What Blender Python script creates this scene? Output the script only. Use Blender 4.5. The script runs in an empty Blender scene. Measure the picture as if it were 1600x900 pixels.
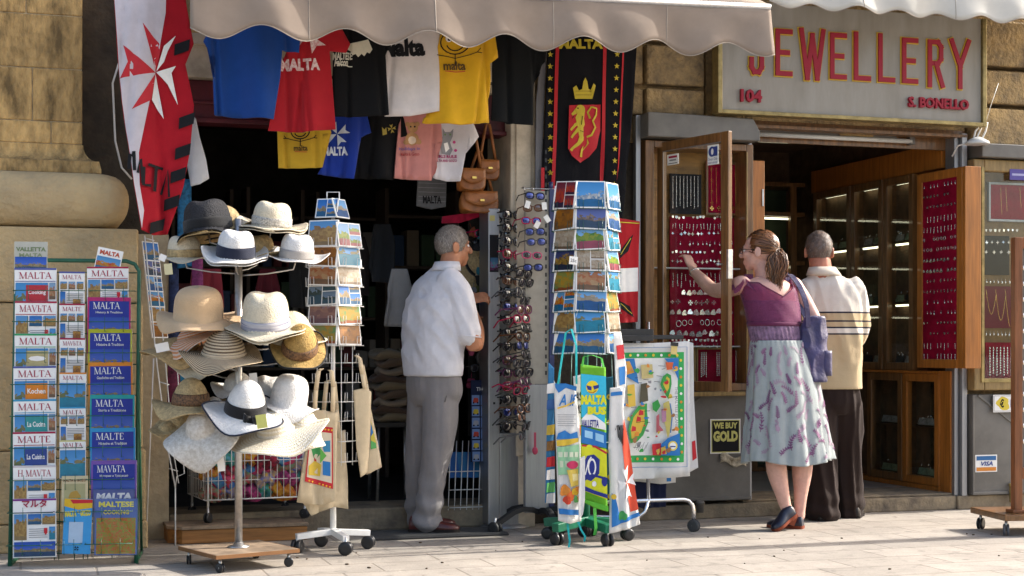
import bpy, bmesh, math, random
from mathutils import Vector, Matrix, noise as mnoise
random.seed(7)
PI = math.pi
rad = math.radians
scene = bpy.context.scene
COL = scene.collection

# ------------------------------------------------------------ camera, sky, sun, exposure
F = 2400.0                      # focal length in photo pixels (1600 wide)
cam_d = bpy.data.cameras.new('camera'); cam_d.sensor_width = 36.0; cam_d.lens = 36.0 * F / 1600.0
cam_d.shift_y = (545 - 450) / 1600.0; cam_d.clip_start = 0.1; cam_d.clip_end = 500
cam = bpy.data.objects.new('camera', cam_d); COL.objects.link(cam)
cam.location = (0, 0, 1.0); cam.rotation_euler = (PI / 2, 0, 0)
scene.camera = cam
SUN_EL = 34.0
SUN_TO = Vector((1.0, 0.336, 0)).normalized()          # horizontal direction towards the sun
world = bpy.data.worlds.new('World'); scene.world = world; world.use_nodes = True
_nt = world.node_tree; _bg = _nt.nodes['Background']
_sky = _nt.nodes.new('ShaderNodeTexSky'); _sky.sky_type = 'NISHITA'; _sky.sun_disc = False
_sky.sun_elevation = rad(SUN_EL); _sky.sun_rotation = math.atan2(SUN_TO.x, SUN_TO.y); _sky.dust_density = 4.0; _sky.ozone_density = 0.6
_nt.links.new(_sky.outputs[0], _bg.inputs[0]); _bg.inputs[1].default_value = 0.15
sun_d = bpy.data.lights.new('sun', 'SUN'); sun_d.energy = 3.0; sun_d.angle = rad(0.53); sun_d.color = (1.0, 0.95, 0.88)
sun = bpy.data.objects.new('sun', sun_d); COL.objects.link(sun)
_sd = Vector((SUN_TO.x * math.cos(rad(SUN_EL)), SUN_TO.y * math.cos(rad(SUN_EL)), math.sin(rad(SUN_EL))))
sun.rotation_euler = (-_sd).to_track_quat('-Z', 'Y').to_euler(); sun.location = _sd * 30
vs = scene.view_settings
vs.view_transform = 'Standard'; vs.look = 'None'; vs.gamma = 1.0; vs.use_curve_mapping = False; vs.exposure = 1.38
scene.cycles.max_bounces = 10; scene.cycles.transparent_max_bounces = 24
scene.cycles.use_denoising = True

# ------------------------------------------------------------ frames
A = math.atan(0.32)                                  # the shop fronts run away to the right
U = Vector((math.cos(A), math.sin(A), 0)); N = Vector((math.sin(A), -math.cos(A), 0))
P0 = Vector((0, 8.69, 0))
def FW(s, w, z): return P0 + U * s + N * w + Vector((0, 0, z))
def FR(px, py, w=0.0):                                # where the ray of a photo point meets the plane w in front of the wall
    k = (px - 800) / F; d0 = P0 + N * w
    t = d0.dot(N) / (Vector((k, 1, 0)).dot(N))
    p = Vector((k * t, t, 0)) - P0
    return p.dot(U), 1 - (py - 545) * t / F
def WP(px, py, Y): return Vector(((px - 800) * Y / F, Y, 1 - (py - 545) * Y / F))

# ------------------------------------------------------------ scene helpers
def tag(o, label=None, cat=None, group=None, kind=None):
    if label: o['label'] = label
    if cat: o['category'] = cat
    if group: o['group'] = group
    if kind: o['kind'] = kind
    return o
def thing(name, label, cat, loc=(0, 0, 0), rz=0.0, group=None):
    o = bpy.data.objects.new(name, None); COL.objects.link(o); o.empty_display_size = 0.1
    o.location = loc; o.rotation_euler = (0, 0, rz)
    return tag(o, label, cat, group)
def copy_tree(o, parent=None):
    c = o.copy(); COL.objects.link(c)
    if parent is not None: c.parent = parent
    for ch in list(o.children): copy_tree(ch, c)
    return c

class MB:
    def __init__(self): self.v = []; self.f = []; self.m = []; self.uv = []; self.sm = []; self.T = Matrix.Identity(4)
    def add(self, verts, faces, m=0, uvs=None, smooth=False):
        b = len(self.v); T = self.T
        self.v.extend([T @ Vector(p) for p in verts])
        for i, f in enumerate(faces):
            self.f.append([b + k for k in f]); self.m.append(m); self.sm.append(smooth)
            self.uv.append(uvs[i] if uvs else None)
    def box(self, x0, x1, y0, y1, z0, z1, m=0):
        v = [(x0, y0, z0), (x1, y0, z0), (x1, y1, z0), (x0, y1, z0), (x0, y0, z1), (x1, y0, z1), (x1, y1, z1), (x0, y1, z1)]
        self.add(v, [(0, 3, 2, 1), (4, 5, 6, 7), (0, 1, 5, 4), (1, 2, 6, 5), (2, 3, 7, 6), (3, 0, 4, 7)], m)
    def beam(self, a, b, w, h, m=0, up=(0, 0, 1)):
        a = Vector(a); b = Vector(b); d = (b - a).normalized(); u = Vector(up)
        s = d.cross(u)
        if s.length < 1e-4: s = d.cross(Vector((0, 1, 0)))
        s.normalize(); t = s.cross(d)
        v = []
        for p in (a, b):
            for i, j in ((-1, -1), (1, -1), (1, 1), (-1, 1)): v.append(p + s * i * w / 2 + t * j * h / 2)
        self.add(v, [(0, 1, 2, 3), (7, 6, 5, 4), (0, 4, 5, 1), (1, 5, 6, 2), (2, 6, 7, 3), (3, 7, 4, 0)], m)
    def loft(self, rings, m=0, cap=True, closed=True, smooth=True, uv=False):
        n = len(rings[0]); v = [p for r in rings for p in r]; f = []; u = []
        for i in range(len(rings) - 1):
            for j in range(n if closed else n - 1):
                k = (j + 1) % n
                f.append((i * n + j, i * n + k, (i + 1) * n + k, (i + 1) * n + j))
                a, b_ = j / n, (j + 1) / n; c, d = i / (len(rings) - 1), (i + 1) / (len(rings) - 1)
                u.append([(a, c), (b_, c), (b_, d), (a, d)])
        self.add(v, f, m, u if uv else None, smooth)
        if cap and closed:
            b = len(self.v) - len(v)
            self.f.append([b + j for j in range(n)][::-1]); self.m.append(m); self.uv.append(None); self.sm.append(False)
            e = b + (len(rings) - 1) * n
            self.f.append([e + j for j in range(n)]); self.m.append(m); self.uv.append(None); self.sm.append(False)
    def tube(self, pts, r, n=6, m=0, cap=True, closed=False):
        pts = [Vector(p) for p in pts]; L = len(pts); rings = []
        prev = None
        for i, p in enumerate(pts):
            a = pts[(i - 1) % L] if (i > 0 or closed) else p
            c = pts[(i + 1) % L] if (i < L - 1 or closed) else p
            d = (c - a).normalized()
            if prev is None:
                s = d.cross(Vector((0, 0, 1)))
                if s.length < 1e-3: s = d.cross(Vector((1, 0, 0)))
            else: s = prev - d * prev.dot(d)
            s.normalize(); prev = s; t = d.cross(s)
            rr = r[i] if isinstance(r, (list, tuple)) else r
            rings.append([p + (s * math.cos(2 * PI * k / n) + t * math.sin(2 * PI * k / n)) * rr for k in range(n)])
        if closed: rings.append(rings[0])
        self.loft(rings, m, cap and not closed)
    def lathe(self, prof, n=24, c=(0, 0, 0), m=0, sx=1, sy=1, cap=True):
        c = Vector(c)
        self.loft([[c + Vector((r * sx * math.cos(2 * PI * k / n), r * sy * math.sin(2 * PI * k / n), z)) for k in range(n)] for r, z in prof], m, cap)
    def ball(self, c, r, n=12, m=0, T=None):
        rx, ry, rz = r if isinstance(r, (tuple, list)) else (r, r, r)
        old = self.T
        if T is not None: self.T = old @ T
        self.loft([[Vector(c) + Vector((rx * math.sin(a) * math.cos(2 * PI * k / n), ry * math.sin(a) * math.sin(2 * PI * k / n), -rz * math.cos(a))) for k in range(n)]
                   for a in [0.02 + (PI - 0.04) * i / (n // 2 + 1) for i in range(n // 2 + 2)]], m)
        self.T = old
    def prism(self, pts, y0, y1, m=0):                 # outline in x,z pushed along y
        n = len(pts); v = [(p[0], y0, p[1]) for p in pts] + [(p[0], y1, p[1]) for p in pts]
        self.add(v, [tuple(range(n)), tuple(range(2 * n - 1, n - 1, -1))] + [(i, i + n, (i + 1) % n + n, (i + 1) % n) for i in range(n)], m)
    def grid(self, fn, nu, nv, m=0, smooth=True, uv=True):
        v = [fn(i / nu, j / nv) for j in range(nv + 1) for i in range(nu + 1)]; f = []; u = []
        for j in range(nv):
            for i in range(nu):
                a = j * (nu + 1) + i; f.append((a, a + 1, a + nu + 2, a + nu + 1))
                u.append([(i / nu, j / nv), ((i + 1) / nu, j / nv), ((i + 1) / nu, (j + 1) / nv), (i / nu, (j + 1) / nv)])
        self.add(v, f, m, u if uv else None, smooth)
    def build(self, name, mats, parent=None, bevel=0, solid=0, sub=0, weld=False, off=-1):
        me = bpy.data.meshes.new(name); me.from_pydata([tuple(p) for p in self.v], [], self.f)
        if not isinstance(mats, (list, tuple)): mats = [mats]
        for mt in mats: me.materials.append(mt)
        for p, mi, s in zip(me.polygons, self.m, self.sm): p.material_index = mi; p.use_smooth = s
        if any(u is not None for u in self.uv):
            ul = me.uv_layers.new(name='UVMap')
            for p, u in zip(me.polygons, self.uv):
                if u:
                    for li, c in zip(p.loop_indices, u): ul.data[li].uv = c
        if weld:
            bm = bmesh.new(); bm.from_mesh(me); bmesh.ops.remove_doubles(bm, verts=bm.verts, dist=1e-5); bmesh.ops.recalc_face_normals(bm, faces=bm.faces); bm.to_mesh(me); bm.free()
        o = bpy.data.objects.new(name, me); COL.objects.link(o)
        if parent is not None: o.parent = parent
        if solid: md = o.modifiers.new('solid', 'SOLIDIFY'); md.thickness = solid; md.offset = off
        if bevel: md = o.modifiers.new('bevel', 'BEVEL'); md.width = bevel; md.segments = 2; md.limit_method = 'ANGLE'
        if sub: md = o.modifiers.new('sub', 'SUBSURF'); md.levels = sub; md.render_levels = sub
        return o

# ------------------------------------------------------------ materials
def M(name, col, rough=0.7, metal=0.0, var=0.12, vs_=14.0, bump=0.0, bs=60.0, col2=None, isl=0.0, spec=0.4, sheen=0.0, trans=0.0, stretch=None, coat=0.0, streak=0.0):
    m = bpy.data.materials.new(name); m.use_nodes = True; nt = m.node_tree; L = nt.links; b = nt.nodes['Principled BSDF']
    b.inputs['Roughness'].default_value = rough; b.inputs['Metallic'].default_value = metal
    b.inputs['Specular IOR Level'].default_value = spec
    if coat: b.inputs['Coat Weight'].default_value = coat
    if sheen: b.inputs['Sheen Weight'].default_value = sheen
    tc = nt.nodes.new('ShaderNodeTexCoord'); mp = nt.nodes.new('ShaderNodeMapping'); L.new(tc.outputs['Object'], mp.inputs[0])
    if stretch: mp.inputs['Scale'].default_value = stretch
    n1 = nt.nodes.new('ShaderNodeTexNoise'); n1.inputs['Scale'].default_value = vs_; n1.inputs['Detail'].default_value = 6; n1.inputs['Roughness'].default_value = 0.65
    L.new(mp.outputs[0], n1.inputs[0])
    c2 = col2 if col2 else [c * (1 - var * 1.6) for c in col]
    c1 = col if col2 else [min(1, c * (1 + var * 0.6)) for c in col]
    mx = nt.nodes.new('ShaderNodeMix'); mx.data_type = 'RGBA'
    rp = nt.nodes.new('ShaderNodeMapRange'); rp.inputs[1].default_value = 0.32; rp.inputs[2].default_value = 0.68; L.new(n1.outputs[0], rp.inputs[0])
    L.new(rp.outputs[0], mx.inputs[0]); mx.inputs[6].default_value = (*c1, 1); mx.inputs[7].default_value = (*c2, 1)
    out = mx.outputs[2]
    if isl:
        g = nt.nodes.new('ShaderNodeNewGeometry'); hv = nt.nodes.new('ShaderNodeHueSaturation'); mr = nt.nodes.new('ShaderNodeMapRange')
        mr.inputs[3].default_value = 1 - isl; mr.inputs[4].default_value = 1 + isl * 0.6
        L.new(g.outputs['Random Per Island'], mr.inputs[0]); L.new(mr.outputs[0], hv.inputs['Value']); L.new(out, hv.inputs['Color']); out = hv.outputs[0]
    L.new(out, b.inputs['Base Color'])
    if bump:
        n2 = nt.nodes.new('ShaderNodeTexNoise'); n2.inputs['Scale'].default_value = bs; n2.inputs['Detail'].default_value = 5; L.new(mp.outputs[0], n2.inputs[0])
        bp = nt.nodes.new('ShaderNodeBump'); bp.inputs['Strength'].default_value = bump; bp.inputs['Distance'].default_value = 0.02
        L.new(n2.outputs[0], bp.inputs['Height']); L.new(bp.outputs[0], b.inputs['Normal'])
    if trans:
        tr = nt.nodes.new('ShaderNodeBsdfTranslucent'); ms = nt.nodes.new('ShaderNodeMixShader'); ms.inputs[0].default_value = trans
        L.new(out, tr.inputs[0]); L.new(b.outputs[0], ms.inputs[1]); L.new(tr.outputs[0], ms.inputs[2]); L.new(ms.outputs[0], nt.nodes['Material Output'].inputs[0])
    return m
_flat = {}
def C(r, g, b, rough=0.6, name='print_ink'):           # a plain printed / painted colour
    k = (round(r, 3), round(g, 3), round(b, 3), rough)
    if k not in _flat: _flat[k] = M(name, (r, g, b), rough, var=0.05, vs_=30, spec=.12 if r + g + b < .3 and rough > .3 else .3)
    return _flat[k]
def cloth(name, col, weave=True, **kw):
    kw.setdefault('bump', 0.25); kw.setdefault('bs', 350); kw.setdefault('sheen', 0.15); kw.setdefault('trans', 0.12); kw.setdefault('var', 0.06)
    return M(name, col, 0.85, spec=0.2, **kw)
def picture(name, sky, top, mid, low, h1=0.45, h2=0.2, seed=0.0, sc=7.0, blocky=True):
    """a printed photograph: sky over a skyline of built-up blocks over sea or ground, all inside the UV square of the print"""
    m = bpy.data.materials.new(name); m.use_nodes = True; nt = m.node_tree; L = nt.links; b = nt.nodes['Principled BSDF']; b.inputs['Roughness'].default_value = 0.35
    sky, top, mid, low = [tuple(max(0, (x * .74 - .16 * (sum(c) / 3)) ) for x in c) for c in (sky, top, mid, low)]
    uv = nt.nodes.new('ShaderNodeUVMap'); oi = nt.nodes.new('ShaderNodeObjectInfo')
    mp = nt.nodes.new('ShaderNodeMapping'); mp.inputs['Location'].default_value = (seed * 3.7, seed * 1.3, seed)
    L.new(uv.outputs[0], mp.inputs[0])
    sx = nt.nodes.new('ShaderNodeSeparateXYZ'); L.new(uv.outputs[0], sx.inputs[0])
    n = nt.nodes.new('ShaderNodeTexNoise'); n.inputs['Scale'].default_value = 3.2; n.inputs['Detail'].default_value = 3; L.new(mp.outputs[0], n.inputs[0])
    vo = nt.nodes.new('ShaderNodeTexVoronoi'); vo.inputs['Scale'].default_value = sc; vo.distance = 'CHEBYCHEV' if blocky else 'EUCLIDEAN'; L.new(mp.outputs[0], vo.inputs[0])
    def math_(op, a, b_):
        q = nt.nodes.new('ShaderNodeMath'); q.operation = op
        for i, x in enumerate((a, b_)):
            if isinstance(x, (int, float)): q.inputs[i].default_value = x
            else: L.new(x, q.inputs[i])
        return q.outputs[0]
    def mix(f, a, b_):
        q = nt.nodes.new('ShaderNodeMix'); q.data_type = 'RGBA'; L.new(f, q.inputs[0])
        for i, x in ((6, a), (7, b_)):
            if isinstance(x, tuple): q.inputs[i].default_value = (*x, 1)
            else: L.new(x, q.inputs[i])
        return q.outputs[2]
    sxx = nt.nodes.new('ShaderNodeSeparateColor'); L.new(vo.outputs['Color'], sxx.inputs[0])
    vc = math_('MULTIPLY', sxx.outputs[0], 0.22); nn = math_('MULTIPLY', n.outputs[0], 0.35)
    y = math_('SUBTRACT', math_('SUBTRACT', sx.outputs[1], vc), nn)          # ragged skyline
    up = math_('GREATER_THAN', y, h1 - 0.28)
    town = mix(sxx.outputs[1], top, mid)
    yl = math_('SUBTRACT', sx.outputs[1], math_('MULTIPLY', n.outputs[0], 0.15))
    dn = math_('LESS_THAN', yl, h2 - 0.07)
    skyc = mix(sx.outputs[1], tuple(min(1, c * 1.5 + 0.06) for c in sky), sky)
    cl = nt.nodes.new('ShaderNodeTexNoise'); cl.inputs['Scale'].default_value = 5; L.new(mp.outputs[0], cl.inputs[0])
    lowc = mix(cl.outputs[0], low, tuple(c * 0.5 for c in low))
    c = mix(dn, mix(up, town, skyc), lowc)
    L.new(c, b.inputs['Base Color'])
    return m

# ------------------------------------------------------------ flat artwork (prints, lettering) laid on a surface
_tc = {}
def text_mesh(s, bold=0.0):
    k = (s, bold)
    if k in _tc: return _tc[k]
    cu = bpy.data.curves.new('lettering', 'FONT'); cu.body = s; cu.size = 1.0; cu.offset = bold; cu.resolution_u = 2
    ob = bpy.data.objects.new('lettering', cu); me = bpy.data.meshes.new_from_object(ob)
    V = [(v.co.x, v.co.y) for v in me.vertices]; Fc = [tuple(p.vertices) for p in me.polygons]
    bpy.data.objects.remove(ob); bpy.data.curves.remove(cu); bpy.data.meshes.remove(me)
    x0 = min(v[0] for v in V); x1 = max(v[0] for v in V); y0 = min(v[1] for v in V); y1 = max(v[1] for v in V)
    V = [((v[0] - x0) / (x1 - x0), (v[1] - y0) / (y1 - y0)) for v in V]
    _tc[k] = (V, Fc, (x1 - x0) / (y1 - y0))
    return _tc[k]
SER = {'M': (1.15, [(0.14, 0, 0.14, 1, .05), (0.16, 1, 0.56, 0, .14), (0.56, 0, 0.98, 1, .05), (0.98, 1, 0.98, 0, .14)], [(0.14, 0), (0.98, 0), (0.1, 1), (1.0, 1)]),
       'A': (0.95, [(0.1, 0, 0.45, 1, .05), (0.45, 1, 0.82, 0, .14), (0.24, .36, 0.7, .36, .06)], [(0.1, 0), (0.82, 0)]),
       'L': (0.75, [(0.18, 0, 0.18, 1, .14), (0.1, .03, 0.66, .03, .06), (0.66, 0, 0.66, .26, .05)], [(0.18, 1), (0.18, 0)]),
       'T': (0.8, [(0.4, 0, 0.4, 1, .14), (0.05, .97, 0.75, .97, .06), (.05, .97, .05, .74, .05), (.75, .97, .75, .74, .05)], [(0.4, 0)]),
       'E': (0.75, [(0.18, 0, 0.18, 1, .14), (.1, .97, .62, .97, .06), (.1, .03, .66, .03, .06), (.2, .52, .5, .52, .06), (.62, .97, .62, .76, .05), (.66, .03, .66, .26, .05)], []),
       'H': (1.0, [(0.18, 0, 0.18, 1, .14), (.82, 0, .82, 1, .14), (.18, .5, .82, .5, .06)], [(.18, 0), (.82, 0), (.18, 1), (.82, 1)]),
       'V': (0.95, [(0.1, 1, 0.45, 0, .14), (0.45, 0, 0.82, 1, .05)], [(0.1, 1), (0.82, 1)]),
       'b': (0.75, [(0.18, 0, 0.18, 1, .14), (.2, .55, .55, .5, .06), (.2, .03, .55, .06, .06), (.57, .5, .57, .06, .14)], [(.18, 1)]),
       ' ': (0.5, [], [])}
def serif(s):
    quads = []; x = 0
    for ch in s:
        w, st, sf = SER[ch]
        for x0, y0, x1, y1, t in st:
            dx, dy = x1 - x0, y1 - y0; l = math.hypot(dx, dy) or 1
            if abs(dy) > abs(dx) * 0.2: ox, oy = t / 2 * 1.1, 0
            else: ox, oy = 0, t / 2
            quads.append([(x + x0 - ox, y0 - oy), (x + x0 + ox, y0 - oy if oy else y0), (x + x1 + ox, y1), (x + x1 - ox, y1 + oy)] if ox else [(x + x0, y0 - oy), (x + x1, y1 - oy), (x + x1, y1 + oy), (x + x0, y0 + oy)])
        for a, b in sf: quads.append([(x + a - .14, max(0, b - .05)), (x + a + .14, max(0, b - .05)), (x + a + .14, min(1, b + .05)), (x + a - .14, min(1, b + .05))])
        x += w
    return quads, x
def cross8(cx, cy, R, rot=0.0):                        # four notched arms
    out = []
    for k in range(4):
        a = rot + k * PI / 2; ca, sa = math.cos(a), math.sin(a)
        out.append([(cx + x * ca - y * sa, cy + x * sa + y * ca) for x, y in ((0.03 * R, 0), (R, -0.42 * R), (0.78 * R, 0), (R, 0.42 * R))])
    return out
def star(cx, cy, R, n=5, r2=0.4, rot=PI / 2):
    return [(cx + (R if i % 2 == 0 else R * r2) * math.cos(rot + i * PI / n), cy + (R if i % 2 == 0 else R * r2) * math.sin(rot + i * PI / n)) for i in range(2 * n)]
def ell(cx, cy, rx, ry, n=20, rot=0.0):
    return [(cx + rx * math.cos(2 * PI * i / n) * math.cos(rot) - ry * math.sin(2 * PI * i / n) * math.sin(rot), cy + rx * math.cos(2 * PI * i / n) * math.sin(rot) + ry * math.sin(2 * PI * i / n) * math.cos(rot)) for i in range(n)]
def blob(cx, cy, rx, ry, seed, n=18, amp=0.3):
    rnd = random.Random(seed); ph = [rnd.uniform(0, 6.28) for _ in range(4)]
    return [(cx + rx * math.cos(t) * q, cy + ry * math.sin(t) * q) for t in [2 * PI * i / n for i in range(n)] for q in [1 + amp * (math.sin(2 * t + ph[0]) * .4 + math.sin(3 * t + ph[1]) * .35 + math.sin(5 * t + ph[2]) * .25)]]

class Art:
    def __init__(self, fmap=None, du=0, dv=0, base=0.0012, step=0.0003):
        self.fmap = fmap or (lambda u, v, o: Vector((u, -o, v))); self.du = du; self.dv = dv; self.base = base; self.step = step
        self.layer = 0; self.mats = []; self.V = []; self.Fc = []; self.mi = []; self.uvs = []
    def _put(self, verts2, faces, mat, uvf=None, lay=None):
        if mat not in self.mats: self.mats.append(mat)
        mi = self.mats.index(mat); off = self.base + self.step * (self.layer if lay is None else lay)
        if lay is None: self.layer += 1
        bm = bmesh.new(); vs_ = [bm.verts.new((p[0], p[1], 0)) for p in verts2]
        for f in faces:
            try: bm.faces.new([vs_[i] for i in f])
            except ValueError: pass
        bmesh.ops.triangulate(bm, faces=bm.faces[:])
        for ax, d in ((0, self.du), (1, self.dv)):
            if d and bm.verts:
                lo = min(v.co[ax] for v in bm.verts); hi = max(v.co[ax] for v in bm.verts)
                k = math.floor(lo / d) + 1
                while k * d < hi:
                    no = Vector((1, 0, 0)) if ax == 0 else Vector((0, 1, 0))
                    bmesh.ops.bisect_plane(bm, geom=bm.verts[:] + bm.edges[:] + bm.faces[:], plane_co=no * (k * d), plane_no=no); k += 1
        b = len(self.V); bm.verts.index_update()
        co = [v.co.copy() for v in bm.verts]
        self.V += [self.fmap(c.x, c.y, off) for c in co]
        for f in bm.faces:
            if f.calc_area() < 1e-10: continue
            idx = [v.index for v in f.verts]
            if f.normal.z < 0: idx = idx[::-1]
            self.Fc.append([b + i for i in idx]); self.mi.append(mi)
            self.uvs.append([uvf(co[i]) for i in idx] if uvf else None)
        bm.free()
    def poly(self, pts, mat, lay=None): self._put(pts, [tuple(range(len(pts)))], mat, None, lay)
    def polys(self, L, mat):
        lay = self.layer
        for p in L: self.poly(p, mat, lay)
        self.layer += 1
    def rect(self, u0, v0, u1, v1, mat):
        self._put([(u0, v0), (u1, v0), (u1, v1), (u0, v1)], [(0, 1, 2, 3)], mat, lambda c: ((c.x - u0) / (u1 - u0), (c.y - v0) / (v1 - v0)))
    def text(self, s, u, v, h, mat, w=None, align='l', bold=0.0, rot=0.0, shear=0.0):
        V, Fc, asp = text_mesh(s, bold); w = w or asp * h
        ox = {'l': 0, 'c': -w / 2, 'r': -w}[align]; ca, sa = math.cos(rot), math.sin(rot)
        P = []
        for x, y in V:
            X = ox + x * w + y * h * shear; Y = y * h; P.append((u + X * ca - Y * sa, v + X * sa + Y * ca))
        self._put(P, Fc, mat)
    def serif(self, s, u, v, h, w, mat, align='c'):
        q, L = serif(s); ox = {'l': 0, 'c': -w / 2, 'r': -w}[align]; lay = self.layer
        for p in q:
            self.poly([(u + ox + x / L * w, v + y * h) for x, y in p], mat, lay); lay += 0.05
        self.layer = math.ceil(lay) + 1
    def stroke(self, pts, t, mat):
        lay = self.layer
        n = len(pts); Lp = []; Rp = []
        for i in range(n):
            a = pts[max(0, i - 1)]; b = pts[min(n - 1, i + 1)]; dx, dy = b[0] - a[0], b[1] - a[1]; l = math.hypot(dx, dy) or 1
            tt = t[i] if isinstance(t, (list, tuple)) else t
            Lp.append((pts[i][0] - dy / l * tt / 2, pts[i][1] + dx / l * tt / 2)); Rp.append((pts[i][0] + dy / l * tt / 2, pts[i][1] - dx / l * tt / 2))
        V = Lp + Rp
        self._put(V, [(i, i + 1, n + i + 1, n + i) for i in range(n - 1)], mat, None, lay); self.layer += 1
    def build(self, name, parent=None):
        mb = MB(); mb.v = self.V; mb.f = self.Fc; mb.m = self.mi; mb.uv = self.uvs; mb.sm = [True] * len(self.Fc)
        return mb.build(name, self.mats, parent)
# ------------------------------------------------------------ materials of the place
m_stone = M('limestone', (.50, .32, .125), .9, var=.45, vs_=7, bump=1.0, bs=30, isl=.18, stretch=(1.8, 1.8, .7))
m_stone2 = M('weathered_limestone', (.48, .33, .15), .9, var=.5, vs_=9, bump=1.0, bs=45, isl=.15, col2=(.16, .12, .075))
m_plinth = M('smooth_limestone', (.52, .375, .19), .85, var=.35, vs_=4, bump=.7, bs=32, col2=(.36, .27, .15))
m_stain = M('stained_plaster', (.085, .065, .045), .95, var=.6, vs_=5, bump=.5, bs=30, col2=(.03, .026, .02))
m_cream = M('cream_paint', (.55, .47, .36), .7, var=.25, vs_=6, bump=.15, bs=20)
m_jamb = M('painted_jamb', (.50, .41, .27), .8, var=.2, vs_=6, bump=.3, bs=30)
m_burg = M('burgundy_paint', (.10, .012, .02), .5, var=.3, vs_=8)
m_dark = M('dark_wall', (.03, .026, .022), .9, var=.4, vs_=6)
m_black = M('black_rubber', (.018, .018, .019), .6, var=.2, bump=.1)
m_blackp = M('black_plastic', (.02, .02, .022), .35, var=.2)
m_steel = M('galvanised_steel', (.55, .55, .55), .35, metal=.9, var=.2, vs_=20)
m_chrome = M('chrome', (.75, .75, .76), .12, metal=1.0, var=.03)
m_alu = M('brushed_aluminium', (.36, .36, .37), .42, metal=.75, var=.1, vs_=3, stretch=(20, 20, 1))
m_whitewire = M('white_coated_wire', (.74, .73, .70), .35, var=.06)
m_panel = M('grey_enamel_panel', (.15, .14, .125), .45, var=.25, vs_=2.5, bump=.05, bs=8)
m_wood = M('varnished_teak', (.20, .095, .032), .35, var=.35, vs_=6, stretch=(8, 8, .7), bump=.06, bs=30, coat=.25)
m_orange = M('orange_pine', (.42, .15, .025), .38, var=.25, vs_=5, stretch=(9, 9, .6), coat=.2)
m_gold = M('gold_painted_wood', (.30, .20, .075), .45, var=.25, vs_=8, stretch=(6, 6, 1))
m_velvet = M('crimson_velvet', (.27, .006, .03), .9, var=.25, vs_=8, spec=.05, bump=.1, bs=200)
m_blackvelvet = M('black_velvet', (.012, .012, .014), .9, var=.2, sheen=.1)
m_silver = M('silver', (.78, .77, .74), .22, metal=.85, var=.1)
m_goldmetal = M('gold_metal', (.75, .5, .14), .25, metal=1.0, var=.1)
m_ply = M('worn_plywood', (.30, .22, .15), .7, var=.4, vs_=7, bump=.15, bs=40)
m_plat = M('orange_wood_step', (.36, .16, .045), .5, var=.3, vs_=5, stretch=(.6, 8, 8))
m_concrete = M('worn_step_stone', (.32, .25, .16), .9, var=.5, vs_=8, bump=.5, bs=30, col2=(.14, .11, .08))
m_paper = M('white_paper', (.80, .79, .76), .55, var=.04)
m_kraft = C(.62, .55, .40)
def glass(name, tint=(1, 1, 1), alpha=.10, rough=.02):
    m = bpy.data.materials.new(name); m.use_nodes = True; nt = m.node_tree
    tr = nt.nodes.new('ShaderNodeBsdfTransparent'); tr.inputs[0].default_value = (*tint, 1)
    gl = nt.nodes.new('ShaderNodeBsdfGlossy'); gl.inputs['Roughness'].default_value = rough
    lw = nt.nodes.new('ShaderNodeLayerWeight'); lw.inputs[0].default_value = .5
    pw = nt.nodes.new('ShaderNodeMath'); pw.operation = 'POWER'; pw.inputs[1].default_value = 4.0; nt.links.new(lw.outputs['Facing'], pw.inputs[0])
    fr = nt.nodes.new('ShaderNodeMath'); fr.operation = 'MULTIPLY_ADD'; fr.inputs[1].default_value = .6; fr.inputs[2].default_value = .035; nt.links.new(pw.outputs[0], fr.inputs[0])
    mx = nt.nodes.new('ShaderNodeMixShader')
    nt.links.new(fr.outputs[0], mx.inputs[0]); nt.links.new(tr.outputs[0], mx.inputs[1]); nt.links.new(gl.outputs[0], mx.inputs[2])
    nt.links.new(mx.outputs[0], nt.nodes['Material Output'].inputs[0]); return m
m_glass = glass('window_glass', (.93, .95, .94))
m_cello = glass('clear_film', (.97, .97, .97))

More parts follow.
